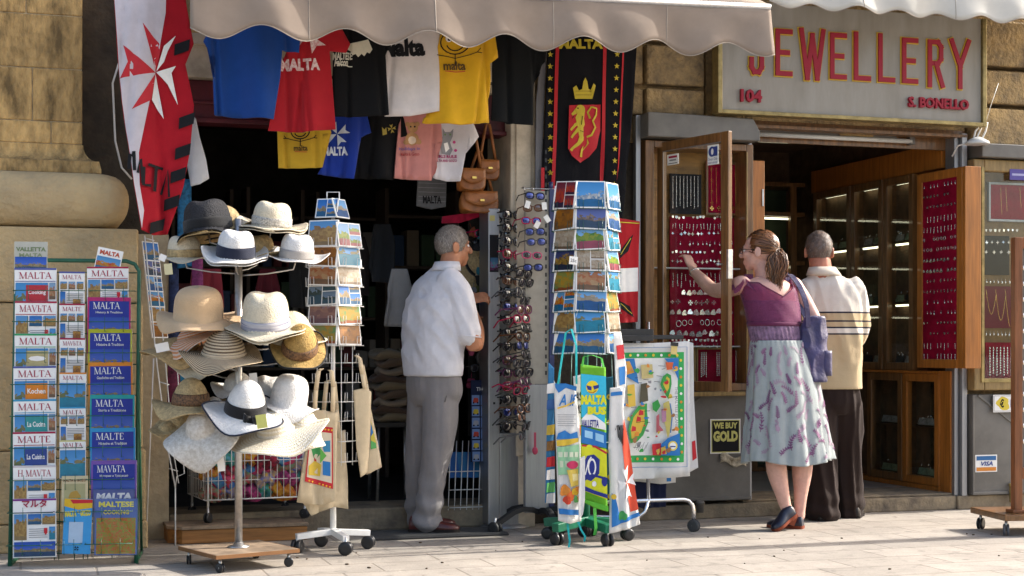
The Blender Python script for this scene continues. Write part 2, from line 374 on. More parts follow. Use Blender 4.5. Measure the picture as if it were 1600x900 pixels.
# ------------------------------------------------------------ ground
def pavement_mat():
    m = bpy.data.materials.new('paving_slabs'); m.use_nodes = True; nt = m.node_tree; L = nt.links; b = nt.nodes['Principled BSDF']; b.inputs['Roughness'].default_value = .82
    tc = nt.nodes.new('ShaderNodeTexCoord'); mp = nt.nodes.new('ShaderNodeMapping'); mp.inputs['Rotation'].default_value = (0, 0, -A); L.new(tc.outputs['Object'], mp.inputs[0])
    br = nt.nodes.new('ShaderNodeTexBrick'); br.inputs['Scale'].default_value = 1.0; br.inputs['Brick Width'].default_value = .52; br.inputs['Row Height'].default_value = .27
    br.inputs['Mortar Size'].default_value = .006; br.inputs['Mortar Smooth'].default_value = .3; br.offset = .37; br.inputs['Bias'].default_value = 0
    br.inputs['Color1'].default_value = (.375, .333, .283, 1); br.inputs['Color2'].default_value = (.335, .298, .253, 1); br.inputs['Mortar'].default_value = (.24, .205, .17, 1)
    L.new(mp.outputs[0], br.inputs[0])
    n = nt.nodes.new('ShaderNodeTexNoise'); n.inputs['Scale'].default_value = 2.2; n.inputs['Detail'].default_value = 8; n.inputs['Roughness'].default_value = .7; L.new(tc.outputs['Object'], n.inputs[0])
    n2 = nt.nodes.new('ShaderNodeTexNoise'); n2.inputs['Scale'].default_value = 90; n2.inputs['Detail'].default_value = 4; L.new(tc.outputs['Object'], n2.inputs[0])
    mr = nt.nodes.new('ShaderNodeMapRange'); mr.inputs[1].default_value = .3; mr.inputs[2].default_value = .7; mr.inputs[3].default_value = .72; mr.inputs[4].default_value = 1.15; L.new(n.outputs[0], mr.inputs[0])
    mr2 = nt.nodes.new('ShaderNodeMapRange'); mr2.inputs[1].default_value = .3; mr2.inputs[2].default_value = .75; mr2.inputs[3].default_value = .86; mr2.inputs[4].default_value = 1.08; L.new(n2.outputs[0], mr2.inputs[0])
    mu = nt.nodes.new('ShaderNodeMath'); mu.operation = 'MULTIPLY'; L.new(mr.outputs[0], mu.inputs[0]); L.new(mr2.outputs[0], mu.inputs[1])
    vo = nt.nodes.new('ShaderNodeTexVoronoi'); vo.inputs['Scale'].default_value = 3.1; vo.inputs['Randomness'].default_value = 1.0; L.new(tc.outputs['Object'], vo.inputs[0])
    gm_ = nt.nodes.new('ShaderNodeMapRange'); gm_.inputs[1].default_value = .035; gm_.inputs[2].default_value = .075; gm_.inputs[3].default_value = .62; gm_.inputs[4].default_value = 1.0; L.new(vo.outputs['Distance'], gm_.inputs[0])
    n3 = nt.nodes.new('ShaderNodeTexNoise'); n3.inputs['Scale'].default_value = 9; n3.inputs['Detail'].default_value = 7; n3.inputs['Distortion'].default_value = 1.2; L.new(tc.outputs['Object'], n3.inputs[0])
    st_ = nt.nodes.new('ShaderNodeMapRange'); st_.inputs[1].default_value = .56; st_.inputs[2].default_value = .72; st_.inputs[3].default_value = 1.0; st_.inputs[4].default_value = .68; L.new(n3.outputs[0], st_.inputs[0])
    mu2 = nt.nodes.new('ShaderNodeMath'); mu2.operation = 'MULTIPLY'; L.new(mu.outputs[0], mu2.inputs[0]); L.new(gm_.outputs[0], mu2.inputs[1])
    mu = nt.nodes.new('ShaderNodeMath'); mu.operation = 'MULTIPLY'; L.new(mu2.outputs[0], mu.inputs[0]); L.new(st_.outputs[0], mu.inputs[1])
    hv = nt.nodes.new('ShaderNodeHueSaturation'); L.new(mu.outputs[0], hv.inputs['Value']); L.new(br.outputs[0], hv.inputs['Color']); L.new(hv.outputs[0], b.inputs['Base Color'])
    ad = nt.nodes.new('ShaderNodeMath'); ad.operation = 'MULTIPLY_ADD'; ad.inputs[1].default_value = -1.0; L.new(br.outputs['Fac'], ad.inputs[0])
    sc = nt.nodes.new('ShaderNodeMath'); sc.operation = 'MULTIPLY'; sc.inputs[1].default_value = .35; L.new(n2.outputs[0], sc.inputs[0]); L.new(sc.outputs[0], ad.inputs[2])
    bp = nt.nodes.new('ShaderNodeBump'); bp.inputs['Strength'].default_value = .6; bp.inputs['Distance'].default_value = .006; L.new(ad.outputs[0], bp.inputs['Height']); L.new(bp.outputs[0], b.inputs['Normal'])
    return m
mb = MB(); mb.grid(lambda u, v: Vector((-150 + 300 * u, -150 + 300 * v, 0)), 4, 4, smooth=False, uv=False)
tag(mb.build('pavement', pavement_mat()), 'pale worn stone paving in front of the shops', 'pavement', kind='structure')
rnd = random.Random(3); mb = MB()
for _ in range(40):
    x = rnd.uniform(-2.0, 3.2); y = rnd.uniform(6.6, 8.3); r = rnd.uniform(.003, .011)
    mb.T = Matrix.Translation((x, y, 0)) @ Matrix.Rotation(rnd.uniform(0, 6), 4, 'Z')
    mb.ball((0, 0, r * .3), (r, r * .6, r * .4), 6)
tag(mb.build('leaf_litter', C(.10, .07, .045)), 'small dry bits of litter scattered over the paving', 'litter', kind='stuff')

# ------------------------------------------------------------ facade pieces (x = along the front, y = into the building)
def fthing(name, label, cat, s0, group=None):
    t = thing(name, label, cat, FW(s0, 0, 0), A, group); t['s0'] = s0; return t
def fmb(t):
    b = MB(); b.T = Matrix.Translation((-t['s0'], 0, 0)); return b
def fart(t, w, **k):
    s0 = t['s0']; return Art(lambda u, v, o: Vector((u - s0, -w - o, v)), **k)

t = fthing('stone_pillar', 'old limestone pillar with round moulded base at the left edge', 'pillar', -2.8)
b = fmb(t); rnd = random.Random(5)
rows = [(2.035, 2.144, [-3.6, -2.9, -2.50]), (2.148, 2.41, [-3.6, -3.05, -2.59]), (2.414, 2.68, [-3.6, -2.75]), (2.684, 2.95, [-3.6, -2.62]), (2.954, 3.3, [-3.6, -2.9])]
for z0, z1, xs in rows:
    xs = xs + [-2.346]
    for a, c in zip(xs, xs[1:]): b.box(a, c - .004, -.2 - rnd.uniform(0, .006), .3, z0, z1)
b.build('shaft', m_stone, t, bevel=.006)
b = fmb(t); b.box(-3.6, -2.352, -.1975, .3, 2.03, 3.3); b.build('mortar', M('pale_mortar', (.46, .36, .22), .95, var=.4, vs_=12, bump=.4, bs=50), t)
b = fmb(t)
prof = [(-.20, 2.032)] + [(-.20 - .075 * (1 - math.cos(k * PI / 12)), 2.032 - .09 * math.sin(k * PI / 12) ) for k in range(1, 7)] + [(-.285, 1.90), (-.285, 1.882)]
def sweep(mbd, prof, m=0):                             # profile (y offset, z) run along the front and returned round the right corner
    rings = []
    for y, z in prof:
        ex = -2.346 - .20 - y
        rings.append([Vector((-3.6, y, z)), Vector((ex, y, z)), Vector((ex, .3, z)), Vector((-3.6, .3, z))])
    mbd.loft(rings, m, cap=True, smooth=False)
sweep(b, prof); b.build('cavetto', m_stone, t)
b = fmb(t); tor = [(-.285 - .125 * math.sin(PI * k / 14) ** .8, 1.88 - .278 * k / 14 if 0 else 1.741 + .139 * math.cos(PI * k / 14)) for k in range(15)]
rings = []
for y, z in tor:
    ex = -2.346 - .20 - y + .01; r = .11; cx, cy = ex - r, y + r
    rings.append([Vector((-3.6, y, z))] + [Vector((cx + r * math.sin(a), cy - r * math.cos(a), z)) for a in [PI / 2 * q / 6 for q in range(7)]] + [Vector((ex, .3, z)), Vector((-3.6, .3, z))])
b.loft(rings, 0, True); b.build('torus_moulding', m_plinth, t)
b = fmb(t); b.box(-3.6, -2.085, -.37, .3, 1.23, 1.60); b.box(-3.6, -2.062, -.36, .3, .5, 1.226); b.box(-3.6, -2.05, -.375, .3, .14, .496); b.box(-3.6, -2.04, -.39, .3, 0, .136)
b.build('plinth', m_plinth, t, bevel=.01)

t = fthing('side_wall', 'dark stained plaster strip beside the limestone pillar', 'wall', -2.1)
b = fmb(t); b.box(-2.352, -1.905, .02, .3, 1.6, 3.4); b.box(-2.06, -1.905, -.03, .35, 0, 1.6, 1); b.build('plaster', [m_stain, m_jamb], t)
b = fmb(t); p = [FR(x, y, .02) for x, y in ((187, 95), (176, 130), (180, 220), (190, 262), (206, 280))]; b.tube([(s, -.02, z) for s, z in p], .006, 6); b.build('cable', m_whitewire, t)

t = fthing('souvenir_shop_front', 'souvenir shop doorway with cream lintel and burgundy fascia board', 'shop front', -.9)
b = fmb(t); b.box(-1.9, -.04, -.06, .3, 2.43, 2.64); b.box(-1.9, -.04, -.09, .0, 2.60, 2.66); b.build('lintel', m_cream, t, bevel=.006)
b = fmb(t); b.box(-1.9, -.04, -.0, .12, 2.2, 2.428); b.box(-1.9, -.04, -.03, .0, 2.2, 2.225); b.box(-1.9, -.04, -.02, .0, 2.30, 2.315); b.build('fascia', m_burg, t, bevel=.004)
b = fmb(t); b.box(-.04, .105, -.10, .35, 0, 3.2); b.box(-.012, .078, -.112, -.1, .4, 2.6); b.build('pilaster', m_cream, t, bevel=.006)
b = fmb(t); b.box(-1.9, -.04, 0, .4, 0, .125); b.build('threshold', m_concrete, t, bevel=.012)
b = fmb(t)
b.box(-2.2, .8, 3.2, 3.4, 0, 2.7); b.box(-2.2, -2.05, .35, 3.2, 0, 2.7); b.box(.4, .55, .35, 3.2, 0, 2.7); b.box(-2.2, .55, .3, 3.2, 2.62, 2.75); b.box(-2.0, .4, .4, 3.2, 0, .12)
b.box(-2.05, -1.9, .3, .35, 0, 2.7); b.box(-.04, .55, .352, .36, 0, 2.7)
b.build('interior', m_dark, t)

t = fthing('upper_wall', 'limestone wall courses above the two shops', 'wall', .5)
b = fmb(t); b.box(-2.3, 5.0, .06, .5, 3.0, 5.5); b.box(-2.3, .1, .05, .3, 2.645, 3.0); b.box(1.201, 2.969, .004, .4, 2.362, 2.999); b.build('masonry', m_stone2, t)
t = fthing('stone_pier', 'rusticated limestone pier between the awning and the jewellery sign', 'wall', .95)
b = fmb(t)
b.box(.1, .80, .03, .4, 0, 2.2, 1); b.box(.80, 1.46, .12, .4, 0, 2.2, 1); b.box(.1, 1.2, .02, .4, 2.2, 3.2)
for z0, z1 in ((2.36, 2.51), (2.535, 2.76), (2.785, 3.05)):
    b.box(.80, 1.165, -.06, .05, z0, z1)
    b.box(.72, .79, -.03, .05, z0, z1)
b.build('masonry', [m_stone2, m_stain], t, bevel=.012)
t = fthing('stone_pier', 'rusticated limestone pier right of the jewellery sign', 'wall', 3.3)
b = fmb(t); b.box(2.97, 4.6, .05, .4, 0, 3.1)
for z0, z1 in ((2.27, 2.50), (2.53, 2.735), (2.765, 3.05)): b.box(3.0, 3.62, -.08, .05, z0, z1); b.box(3.64, 4.6, -.08, .05, z0, z1)
b.build('masonry', m_stone2, t, bevel=.014)

# jewellery shop structure
t = fthing('jewellery_shop_front', 'jewellery shop doorway with stone step and grey metal panels', 'shop front', 2.2)
b = fmb(t); b.box(.62, 2.90, -.015, .5, 0, .085); b.box(2.90, 4.6, -.03, .04, 0, .085); b.box(1.45, 2.9, .02, .5, .085, .10); b.build('step', m_concrete, t, bevel=.012)
for q in (((.80, 1.475, -.03, .03, .105, .742), (.80, 1.475, -.04, -.03, .108, .128)), ((2.985, 4.2, -.05, .05, .09, .715), (2.985, 4.2, -.062, -.05, .09, .11), (2.985, 3.0, -.062, -.05, .11, .715))):
    b = fmb(t)
    for e_ in q: b.box(*e_)
    b.build('metal_panel', m_panel, t, bevel=.004)
for q in (((1.19, -.032, .74), (.86, -.032, .50)), ((3.03, -.053, .71), (3.45, -.053, .42))): b = fmb(t); b.beam(q[0], q[1], .012, .012); b.build('panel_crease', m_panel, t)
b = fmb(t); b.prism([(.765, 2.215), (1.475, 2.215), (1.475, 2.27), (1.43, 2.345), (.765, 2.355)], -.16, .03); b.build('canopy_box', m_panel, t, bevel=.006)
b = fmb(t); b.prism([(3.0, 2.185), (4.4, 2.185), (4.4, 2.27), (3.0, 2.27)], -.14, .05); b.build('canopy_box', m_panel, t, bevel=.006)
for q in ((2.895, 2.925, .0, .1, .085, 2.34), (2.93, 2.968, -.03, .05, .085, 2.34), (1.476, 1.50, .0, .08, .1, 2.34), (.735, .765, -.05, .0, .09, 2.35)): b = fmb(t); b.box(*q); b.build('jamb', m_alu, t, bevel=.003)
b = fmb(t); b.box(1.45, 2.97, .0, .10, 2.335, 2.36); b.box(1.45, 2.97, -.03, .06, 2.315, 2.334); b.box(1.45, 2.9, .1, .13, 2.25, 2.335); b.build('lintel', m_wood, t)
b = fmb(t)
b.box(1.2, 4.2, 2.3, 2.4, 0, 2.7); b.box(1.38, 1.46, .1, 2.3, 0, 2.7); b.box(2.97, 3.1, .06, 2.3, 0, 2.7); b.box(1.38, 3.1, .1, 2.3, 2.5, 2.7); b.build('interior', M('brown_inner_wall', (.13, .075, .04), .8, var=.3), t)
b = fmb(t); b.box(1.46, 2.97, .5, 2.3, .05, .098); b.build('floor_tiles', M('floor_tile', (.30, .28, .25), .3, var=.2, vs_=4), t)

# sign
t = fthing('shop_sign', 'large weathered grey JEWELLERY sign with raised red letters edged in yellow', 'sign', 2.08)
b = fmb(t); b.box(1.21, 2.955, -.19, -.14, 2.385, 3.02); b.box(1.32, 2.90, -.14, .0, 2.40, 3.0); b.build('board', M('grey_painted_board', (.30, .28, .245), .6, var=.22, vs_=5.0, bump=.06, bs=12, col2=(.225, .205, .17), stretch=(1.6, 1, .35)), t)
b = fmb(t); m_brass = M('tarnished_brass_trim', (.33, .25, .10), .4, metal=.5, var=.3)
for a in ((1.18, 1.208, -.21, -.13, 2.36, 3.02), (2.957, 2.985, -.21, -.13, 2.36, 3.02), (1.208, 2.957, -.21, -.13, 2.36, 2.383)): b.box(*a)
b.build('frame', m_brass, t, bevel=.003)
m_red = C(.27, .008, .025, .6); m_yel = C(.55, .36, .04, .5)
def raised(t, body, w, s0, z0, width, h, dep, mats, bold=0.0, grow=0.0):
    V, Fc, asp = text_mesh(body, bold); b = fmb(t)
    P = [(s0 + x * width, z0 + y * h) for x, y in V]; n = len(P)
    bm = bmesh.new(); vv = [bm.verts.new((x, -w, z)) for x, z in P]
    for f in Fc:
        try: bm.faces.new([vv[i] for i in f])
        except ValueError: pass
    r = bmesh.ops.extrude_face_region(bm, geom=bm.faces[:]); bmesh.ops.translate(bm, verts=[g for g in r['geom'] if isinstance(g, bmesh.types.BMVert)], vec=(0, -dep, 0))
    bmesh.ops.recalc_face_normals(bm, faces=bm.faces); bm.verts.index_update()
    b.add([v.co.copy() for v in bm.verts], [[v.index for v in f.verts] for f in bm.faces]); bm.free(); return b
def letter_strokes(ch):                                 # tall sign-writer capitals, in a unit box
    t_ = .27
    L = {'J': [[(.75, 1), (.75, .16), (.62, 0.06), (.38, .06), (.25, .16), (.25, .32)]], 'E': [[(.85, .94), (.2, .94), (.2, .06), (.85, .06)], [(.2, .5), (.72, .5)]],
         'W': [[(.02, 1), (.28, 0), (.5, .9), (.72, 0), (.98, 1)]], 'L': [[(.2, 1), (.2, .06), (.88, .06)]],
         'R': [[(.2, 0), (.2, .94), (.66, .94), (.82, .84), (.82, .58), (.66, .48), (.2, .48)], [(.55, .48), (.9, 0)]], 'Y': [[(.03, 1), (.5, .45), (.5, 0)], [(.97, 1), (.5, .45)]]}
    return L[ch]
word = 'JEWELLERY'; cx = [FR(x, 100, .2)[0] for x in (1182, 1224, 1269, 1309, 1346, 1384, 1421, 1461, 1500)]; lz0, lz1 = 2.585, 2.882
mo = MB(); mi_ = MB(); mo.T = mi_.T = Matrix.Translation((-t['s0'], 0, 0))
for i, ch in enumerate(word):
    wd = .128 if ch != 'W' else .150
    dz = -.004 * i * 0
    for k, (bb, th, y0, y1) in enumerate(((mo, .041, -.198, -.19), (mi_, .028, -.208, -.198))):
        for st in letter_strokes(ch):
            pts = [(cx[i] - wd / 2 + x * wd, lz0 + (y * .94 + .03) * (lz1 - lz0)) for x, y in st]
            for j, (p, q) in enumerate(zip(pts, pts[1:])):
                d = math.hypot(q[0] - p[0], q[1] - p[1]); ex, ez = (q[0] - p[0]) / d, (q[1] - p[1]) / d
                e = th / 2 * .95; a0 = (p[0] - ex * e, p[1] - ez * e); a1 = (q[0] + ex * e, q[1] + ez * e); nx, nz = -ez * th / 2, ex * th / 2
                vert = abs(ez) > .6
                yy = y0 + .0006 * j + (.0013 if st is not letter_strokes(ch)[0] and st != letter_strokes(ch)[0] else 0)
                bb.prism([(a0[0] + nx, a0[1] + nz), (a0[0] - nx, a0[1] - nz), (a1[0] - nx, a1[1] - nz), (a1[0] + nx, a1[1] + nz)], yy, y1)
mo.build('letter_edging', m_yel, t); mi_.build('letters', m_red, t)
s0, z0 = FR(1157, 159, .2); raised(t, '104', .19, s0, z0, .135, .075, .02, None, .035).build('number', m_red, t)
s0, z0 = FR(1419, 172, .2); raised(t, 'S. BONELLO', .19, s0, 2.455, .42, .064, .02, None, .035).build('name_lettering', m_red, t)

# awnings
m_hem = M('awning_hem', (.40, .34, .28), .8)
def awning(label, p_left, p_right, w, h, depth, rise, period, amp, phase, mat, sag=.0, back_dz=.55):
    sl, zl = FR(*p_left, w); sr, zr = FR(*p_right, w); L_ = sr - sl
    t = fthing('awning', label, 'awning', (sl + sr) / 2); s0 = t['s0']
    def zb(u): return zl + (zr - zl) * u - sag * math.sin(PI * u)
    def val(u, v):
        s = sl + L_ * u; k = 2 * PI * (s - sl) / period + phase
        bot = zb(u) + amp * .5 * math.cos(k) + amp * .5; top = zb(u) + h
        wob = .018 * math.sin(s * 7.3) * (1 - v) + .014 * math.sin(s * 17 + 1 + 2 * v) * (1 - v) + .012 * mnoise.noise(Vector((s * 5, v * 1.5, 3)))
        return Vector((s - s0, -w - wob - .015 * (1 - v), bot + (top - bot) * v))
    n = int(L_ / .02)
    b = MB(); b.grid(val, n, 8); b.build('valance', mat, t, solid=.0015)
    b = MB(); b.tube([val(i / n, 0) + Vector((0, -.001, 0)) for i in range(n + 1)], .0022, 5); b.build('valance_hem', m_hem, t)
    b = MB()
    b.grid(lambda u, v: Vector((sl + L_ * u - s0, -w + .005 + depth * v, zb(u) + h + .012 + rise * v)), 20, 6); b.build('canopy', mat, t, solid=.0015)
    for k in range(1, int(L_ / .62) + 1):
        b = MB(); uu = k * .62 / L_ - .02; b.tube([val(uu, v / 8) + Vector((0, -.0005, 0)) for v in range(9)], .0022, 4); b.build('seam', m_hem, t)
    b = MB(); b.tube([(sl - s0, -w + .012, zb(0) + h - .0), (sr - s0, -w + .012, zb(1) + h - .0)], .02, 10); b.build('front_bar', m_alu, t)
    return t
m_awn = cloth('cream_canvas', (.34, .268, .212), bump=.08, bs=900, trans=.22, var=.12, vs_=3)
m_awn2 = cloth('white_canvas', (.72, .70, .64), bump=.08, bs=900, trans=.3, var=.08, vs_=3)
awning('wide cream canvas awning with scalloped edge above the souvenirs', (297, 60), (1204, 91), .98, .27, .95, .42, .405, .072, 1.2, m_awn, back_dz=.5)
awning('white scalloped awning above the jewellery sign', (1203, 11), (1760, 52), .55, .24, .55, .25, .275, .035, .4, m_awn2)
# ------------------------------------------------------------ hanging cloth (shirts, flags, towels)
K = C(.012, .012, .014); WH = C(.80, .78, .76); RD = C(.50, .02, .03); YE = C(.72, .45, .03); NB = C(.02, .03, .12); GY = C(.22, .22, .24)
def folds(seed, amp, top, height, freq=20.0):
    r = random.Random(seed); a = [(r.uniform(.6, 1.5) * freq, r.uniform(0, 6.3), r.uniform(.4, 1)) for _ in range(4)]
    cr = [(r.uniform(-1, 1), r.uniform(.008, .016), r.uniform(1.8, 3.6), r.uniform(-.12, .12)) for _ in range(5)]
    def f(u, v):
        g = min(1, max(0.0, (top - v) / height)); g = .25 + .75 * g
        uc = (u * 2.6) % 2 - 1
        g2 = sum(d * math.exp(-((((u - q * .32 + .6 - k * v) % .62) - .31) / w) ** 2) for q, w, d, k in cr) * amp * max(0, g - .2)
        return -g2 + 2.6 * amp * g * sum(c * math.sin(k * u + p + .8 * math.sin(3 * v + p)) for k, p, c in a) / 2 + .25 * amp * math.sin(9 * v + seed + u * 5)
    return f
class Hang:
    """cloth hanging in a plane parallel to the shop fronts; photo outline -> real outline at distance w"""
    def __init__(self, name, label, cat, pts, w, mat, seed, amp=.010, turn=0.0, group=None, thick=.012, part='fabric', freq=26.0, du=.008, dv=.05):
        self.w = w; q = [FR(x, y, w) for x, y in pts]; sc = sum(p[0] for p in q) / len(q); top = max(p[1] for p in q); bot = min(p[1] for p in q)
        self.t = thing(name, label, cat, FW(sc, w, bot), A, group)
        fo = folds(seed, amp, top, max(.1, top - bot), freq)
        self.fm = lambda u, v, o: Vector((u - sc, -(fo(u, v) + turn * (u - sc) + o), v - bot))
        a = Art(self.fm, du, dv, base=0.0, step=0.0)
        a.poly(q, mat); ob = a.build(part, self.t)
        md = ob.modifiers.new('solid', 'SOLIDIFY'); md.thickness = thick; md.offset = -1
        self.a = Art(self.fm, du, dv, base=.008 if amp > .02 else .0032 if amp > .006 else .002, step=.0004)
    def q(self, x, y): return FR(x, y, self.w)
    def P(self, pts, mat): self.a.poly([self.q(*p) for p in pts], mat)
    def S(self, pts, t, mat): self.a.stroke([self.q(*p) for p in pts], t, mat)
    def E(self, x, y, r, mat, r2=None):
        c = self.q(x, y); k = abs(self.q(x + 1, y)[0] - c[0]); self.a.poly(ell(c[0], c[1], r * k, (r2 or r) * k), mat)
    def Tx(self, s, x0, y1, x1, y0, mat, bold=.03, shear=0):     # text filling the box left, bottom, right, top
        a = self.q(x0, y1); b = self.q(x1, y1); c = self.q(x0, y0)
        self.a.text(s, a[0], a[1], c[1] - a[1], mat, w=b[0] - a[0], bold=bold, rot=math.atan2(b[1] - a[1], b[0] - a[0]), shear=shear)
    def done(self, name='print'):
        if self.a.V: self.a.build(name, self.t)
        return self.t
def doodle(h, x, y, r, m):
    h.a.stroke([h.q(x + r * math.cos(k * PI / 10), y + r * .85 * math.sin(k * PI / 10)) for k in range(21)], .006, m)
    for s in (-.45, .4):
        h.E(x + s * r, y - .25 * r, r * .22, WH); h.E(x + s * r + .03 * r, y - .2 * r, r * .11, m)
    h.a.stroke([h.q(x + r * .6 * math.cos(a), y + .1 * r + r * .5 * math.sin(a)) for a in [PI * (.08 + .84 * k / 10) for k in range(11)]], .006, m)
    for s in (-1, 1):
        h.S([(x + s * r * 1.05, y + r * .9), (x + s * r * 1.5, y + r * .75), (x + s * r * 1.75, y + r * .45)], .004, m)
        h.S([(x + s * r * 1.5, y + r * .75), (x + s * r * 1.85, y + r * .8)], .004, m); h.S([(x, y + r * 1.15), (x + s * r * 1.1, y + r * .9)], .004, m)
    h.S([(x, y + r * .85), (x, y + r * 1.7)], .005, m)
    for s in (-.6, -.3, 0, .3, .6): h.S([(x + s * r, y - r * .8), (x + s * r * 1.3, y - r * 1.2)], .004, m)

SH1 = 'adult T-shirts hung in a row under the cream awning'; SH2 = 'T-shirts of the lower hanging row'
h = Hang('t_shirt', 'plain bright blue T-shirt, leftmost of the upper hanging row', 'T-shirt', [(345, 5), (318, 64), (324, 74), (339, 62), (337, 120), (340, 178), (385, 184), (427, 187), (438, 120), (441, 78), (466, 83), (468, 60), (455, 20), (430, 5)], .60, cloth('blue_jersey', (.008, .055, .26)), 1, .024, .12, SH1); h.done()
h = Hang('t_shirt', 'red T-shirt with white cross and MALTA print in the upper row', 'T-shirt', [(470, 5), (455, 62), (438, 110), (420, 203), (470, 206), (524, 202), (520, 140), (515, 80), (540, 83), (546, 70), (520, 20), (500, 5)], .60, cloth('red_jersey', (.42, .012, .02)), 2, .010, .12, SH1)
gm = M('gingham_print', (.75, .68, .66), .8, var=.3, vs_=90, col2=(.55, .2, .2))
h.Tx('MALTA', 440, 110, 500, 91, gm, .05)
for p in cross8(0, 0, 1, .55): h.P([(482 + 30 * x, 52 - 30 * y) for x, y in p], gm)
h.done()
h = Hang('t_shirt', 'black T-shirt with white falcon print in the upper row', 'T-shirt', [(545, 10), (522, 70), (521, 130), (523, 181), (565, 182), (607, 180), (603, 120), (600, 60), (618, 68), (618, 30), (600, 8)], .58, cloth('black_jersey', (.006, .006, .007), sheen=0), 3, .010, .12, SH1)
h.P([(543, 75), (545, 68), (575, 62), (581, 78), (577, 84), (573, 82), (569, 88), (565, 84), (560, 89), (556, 84), (551, 86), (549, 80)], C(.62, .58, .45))
h.Tx('MALTESE', 521, 93, 551, 81, C(.62, .6, .5), .03, .1); h.Tx('Falcon', 523, 103, 544, 91, C(.62, .6, .5), .03, .2); h.S([(524, 98), (538, 101), (551, 104)], .005, C(.62, .6, .5)); h.done()
h = Hang('t_shirt', 'white T-shirt with bold black Malta lettering in the upper row', 'T-shirt', [(615, 5), (600, 60), (601, 120), (606, 180), (640, 181), (688, 174), (687, 100), (685, 60), (702, 52), (690, 10)], .56, cloth('white_jersey', (.74, .68, .66)), 4, .007, .12, SH1)
h.Tx('Malta', 597, 88, 664, 59, K, .055); h.done()
h = Hang('t_shirt', 'large yellow T-shirt with smiling doodle, in the upper row', 'T-shirt', [(700, 8), (690, 45), (684, 80), (680, 150), (667, 190), (720, 195), (767, 191), (764, 150), (765, 100), (778, 90), (775, 76), (768, 30), (750, 8)], .60, cloth('yellow_jersey', (.72, .40, .015)), 5, .012, .1, SH1)
doodle(h, 711, 66, 22, K); h.Tx('malta', 693, 110, 727, 96, C(.1, .06, .02), .03); h.S([(695, 111), (710, 113), (726, 112)], .004, RD); h.done()
h = Hang('t_shirt', 'plain black T-shirt, rightmost of the upper hanging row', 'T-shirt', [(785, 10), (771, 60), (770, 120), (768, 188), (800, 192), (833, 196), (836, 130), (840, 80), (850, 95), (853, 75), (845, 30), (820, 8)], .55, cloth('faded_black_jersey', (.008, .009, .010), sheen=0), 6, .012, .1, SH1); h.done()

h = Hang('t_shirt', "small yellow child's T-shirt with smiling doodle, in the lower row", 'T-shirt', [(450, 150), (434, 203), (436, 262), (470, 263), (503, 262), (503, 210), (517, 208), (513, 190), (490, 150)], .30, cloth('yellow_child_jersey', (.62, .38, .03)), 7, .008, .1, SH2)
doodle(h, 469, 205, 14, K); h.Tx('malta', 459, 236, 480, 227, C(.1, .06, .02), .03); h.S([(460, 237), (479, 238)], .003, RD); h.done()
h = Hang('t_shirt', 'blue T-shirt with white eight-pointed cross in the lower row', 'T-shirt', [(530, 150), (510, 195), (505, 255), (497, 272), (525, 276), (552, 280), (560, 240), (565, 214), (580, 207), (574, 180), (555, 150)], .30, cloth('royal_jersey', (.012, .04, .30)), 8, .010, .1, SH2)
for p in cross8(0, 0, 1, .45): h.P([(527 + 18 * x, 209 - 18 * y) for x, y in p], C(.5, .55, .62))
h.Tx('MALTA', 506, 243, 543, 229, C(.6, .64, .7), .05); h.done()
h = Hang('t_shirt', 'black T-shirt with small yellow chest motif in the lower row', 'T-shirt', [(590, 150), (570, 190), (560, 240), (553, 277), (590, 280), (616, 281), (622, 230), (622, 215), (636, 213), (630, 185), (615, 150)], .28, cloth('black_child_jersey', (.007, .007, .008), sheen=0), 9, .010, .1, SH2)
for p in cross8(0, 0, 1, .2): h.P([(612 + 7 * x, 201 - 7 * y) for x, y in p], C(.35, .27, .05))
h.P([(596, 199), (600, 203), (603, 199), (604, 210), (597, 212)], C(.35, .27, .05)); h.done()
h = Hang('t_shirt', "pink child's T-shirt with teddy bear print in the lower row", 'T-shirt', [(640, 150), (628, 182), (622, 214), (617, 278), (650, 281), (675, 282), (678, 225), (690, 221), (688, 190), (665, 150)], .30, cloth('pink_jersey', (.62, .25, .22)), 10, .008, .1, SH2)
bw = C(.45, .24, .10)
for x, y, r in ((645, 199, 8), (637, 194, 3.5), (652, 194, 3.5), (644, 217, 10)): h.E(x, y, r, bw)
h.E(644, 219, 6, C(.7, .55, .42)); h.E(642, 198, 1.3, K); h.E(648, 198, 1.3, K); h.E(635, 222, 4, bw); h.E(654, 222, 4, bw)
h.Tx('Holidays in', 624, 236, 656, 230, C(.2, .12, .3), .02); h.Tx('Malta & Gozo', 627, 243, 655, 238, C(.4, .06, .06), .02); h.done()
h = Hang('t_shirt', "white child's T-shirt with grey kitten print in the lower row", 'T-shirt', [(695, 150), (685, 195), (680, 222), (677, 278), (700, 283), (718, 283), (726, 240), (732, 212), (740, 224), (747, 214), (738, 192), (720, 150)], .28, cloth('white_child_jersey', (.70, .66, .68)), 11, .008, .1, SH2)
h.P([(690, 240), (688, 225), (692, 212), (692, 200), (696, 206), (704, 206), (709, 201), (708, 213), (704, 222), (708, 234), (704, 242)], GY); h.P([(694, 224), (700, 222), (703, 232), (697, 238)], WH)
for x in (696, 704): h.E(x, 210, 1.4, C(.1, .2, .05))
for x, y in ((710, 222), (712, 235), (684, 230)): h.E(x, y, 2.2, C(.5, .05, .2))
h.Tx('GIRLS RULE', 679, 247, 714, 242, C(.35, .02, .12), .04); h.Tx('MALTA AND GOZO', 678, 253, 714, 249, C(.35, .02, .12), .03); h.done()
h = Hang('shopping_bag', 'grey patterned cloth bag hanging dimly inside the souvenir doorway', 'bag', [(655, 260), (652, 285), (650, 322), (675, 327), (697, 323), (698, 285), (694, 260)], .0, cloth('grey_bag_cloth', (.12, .12, .125)), 12, .008)
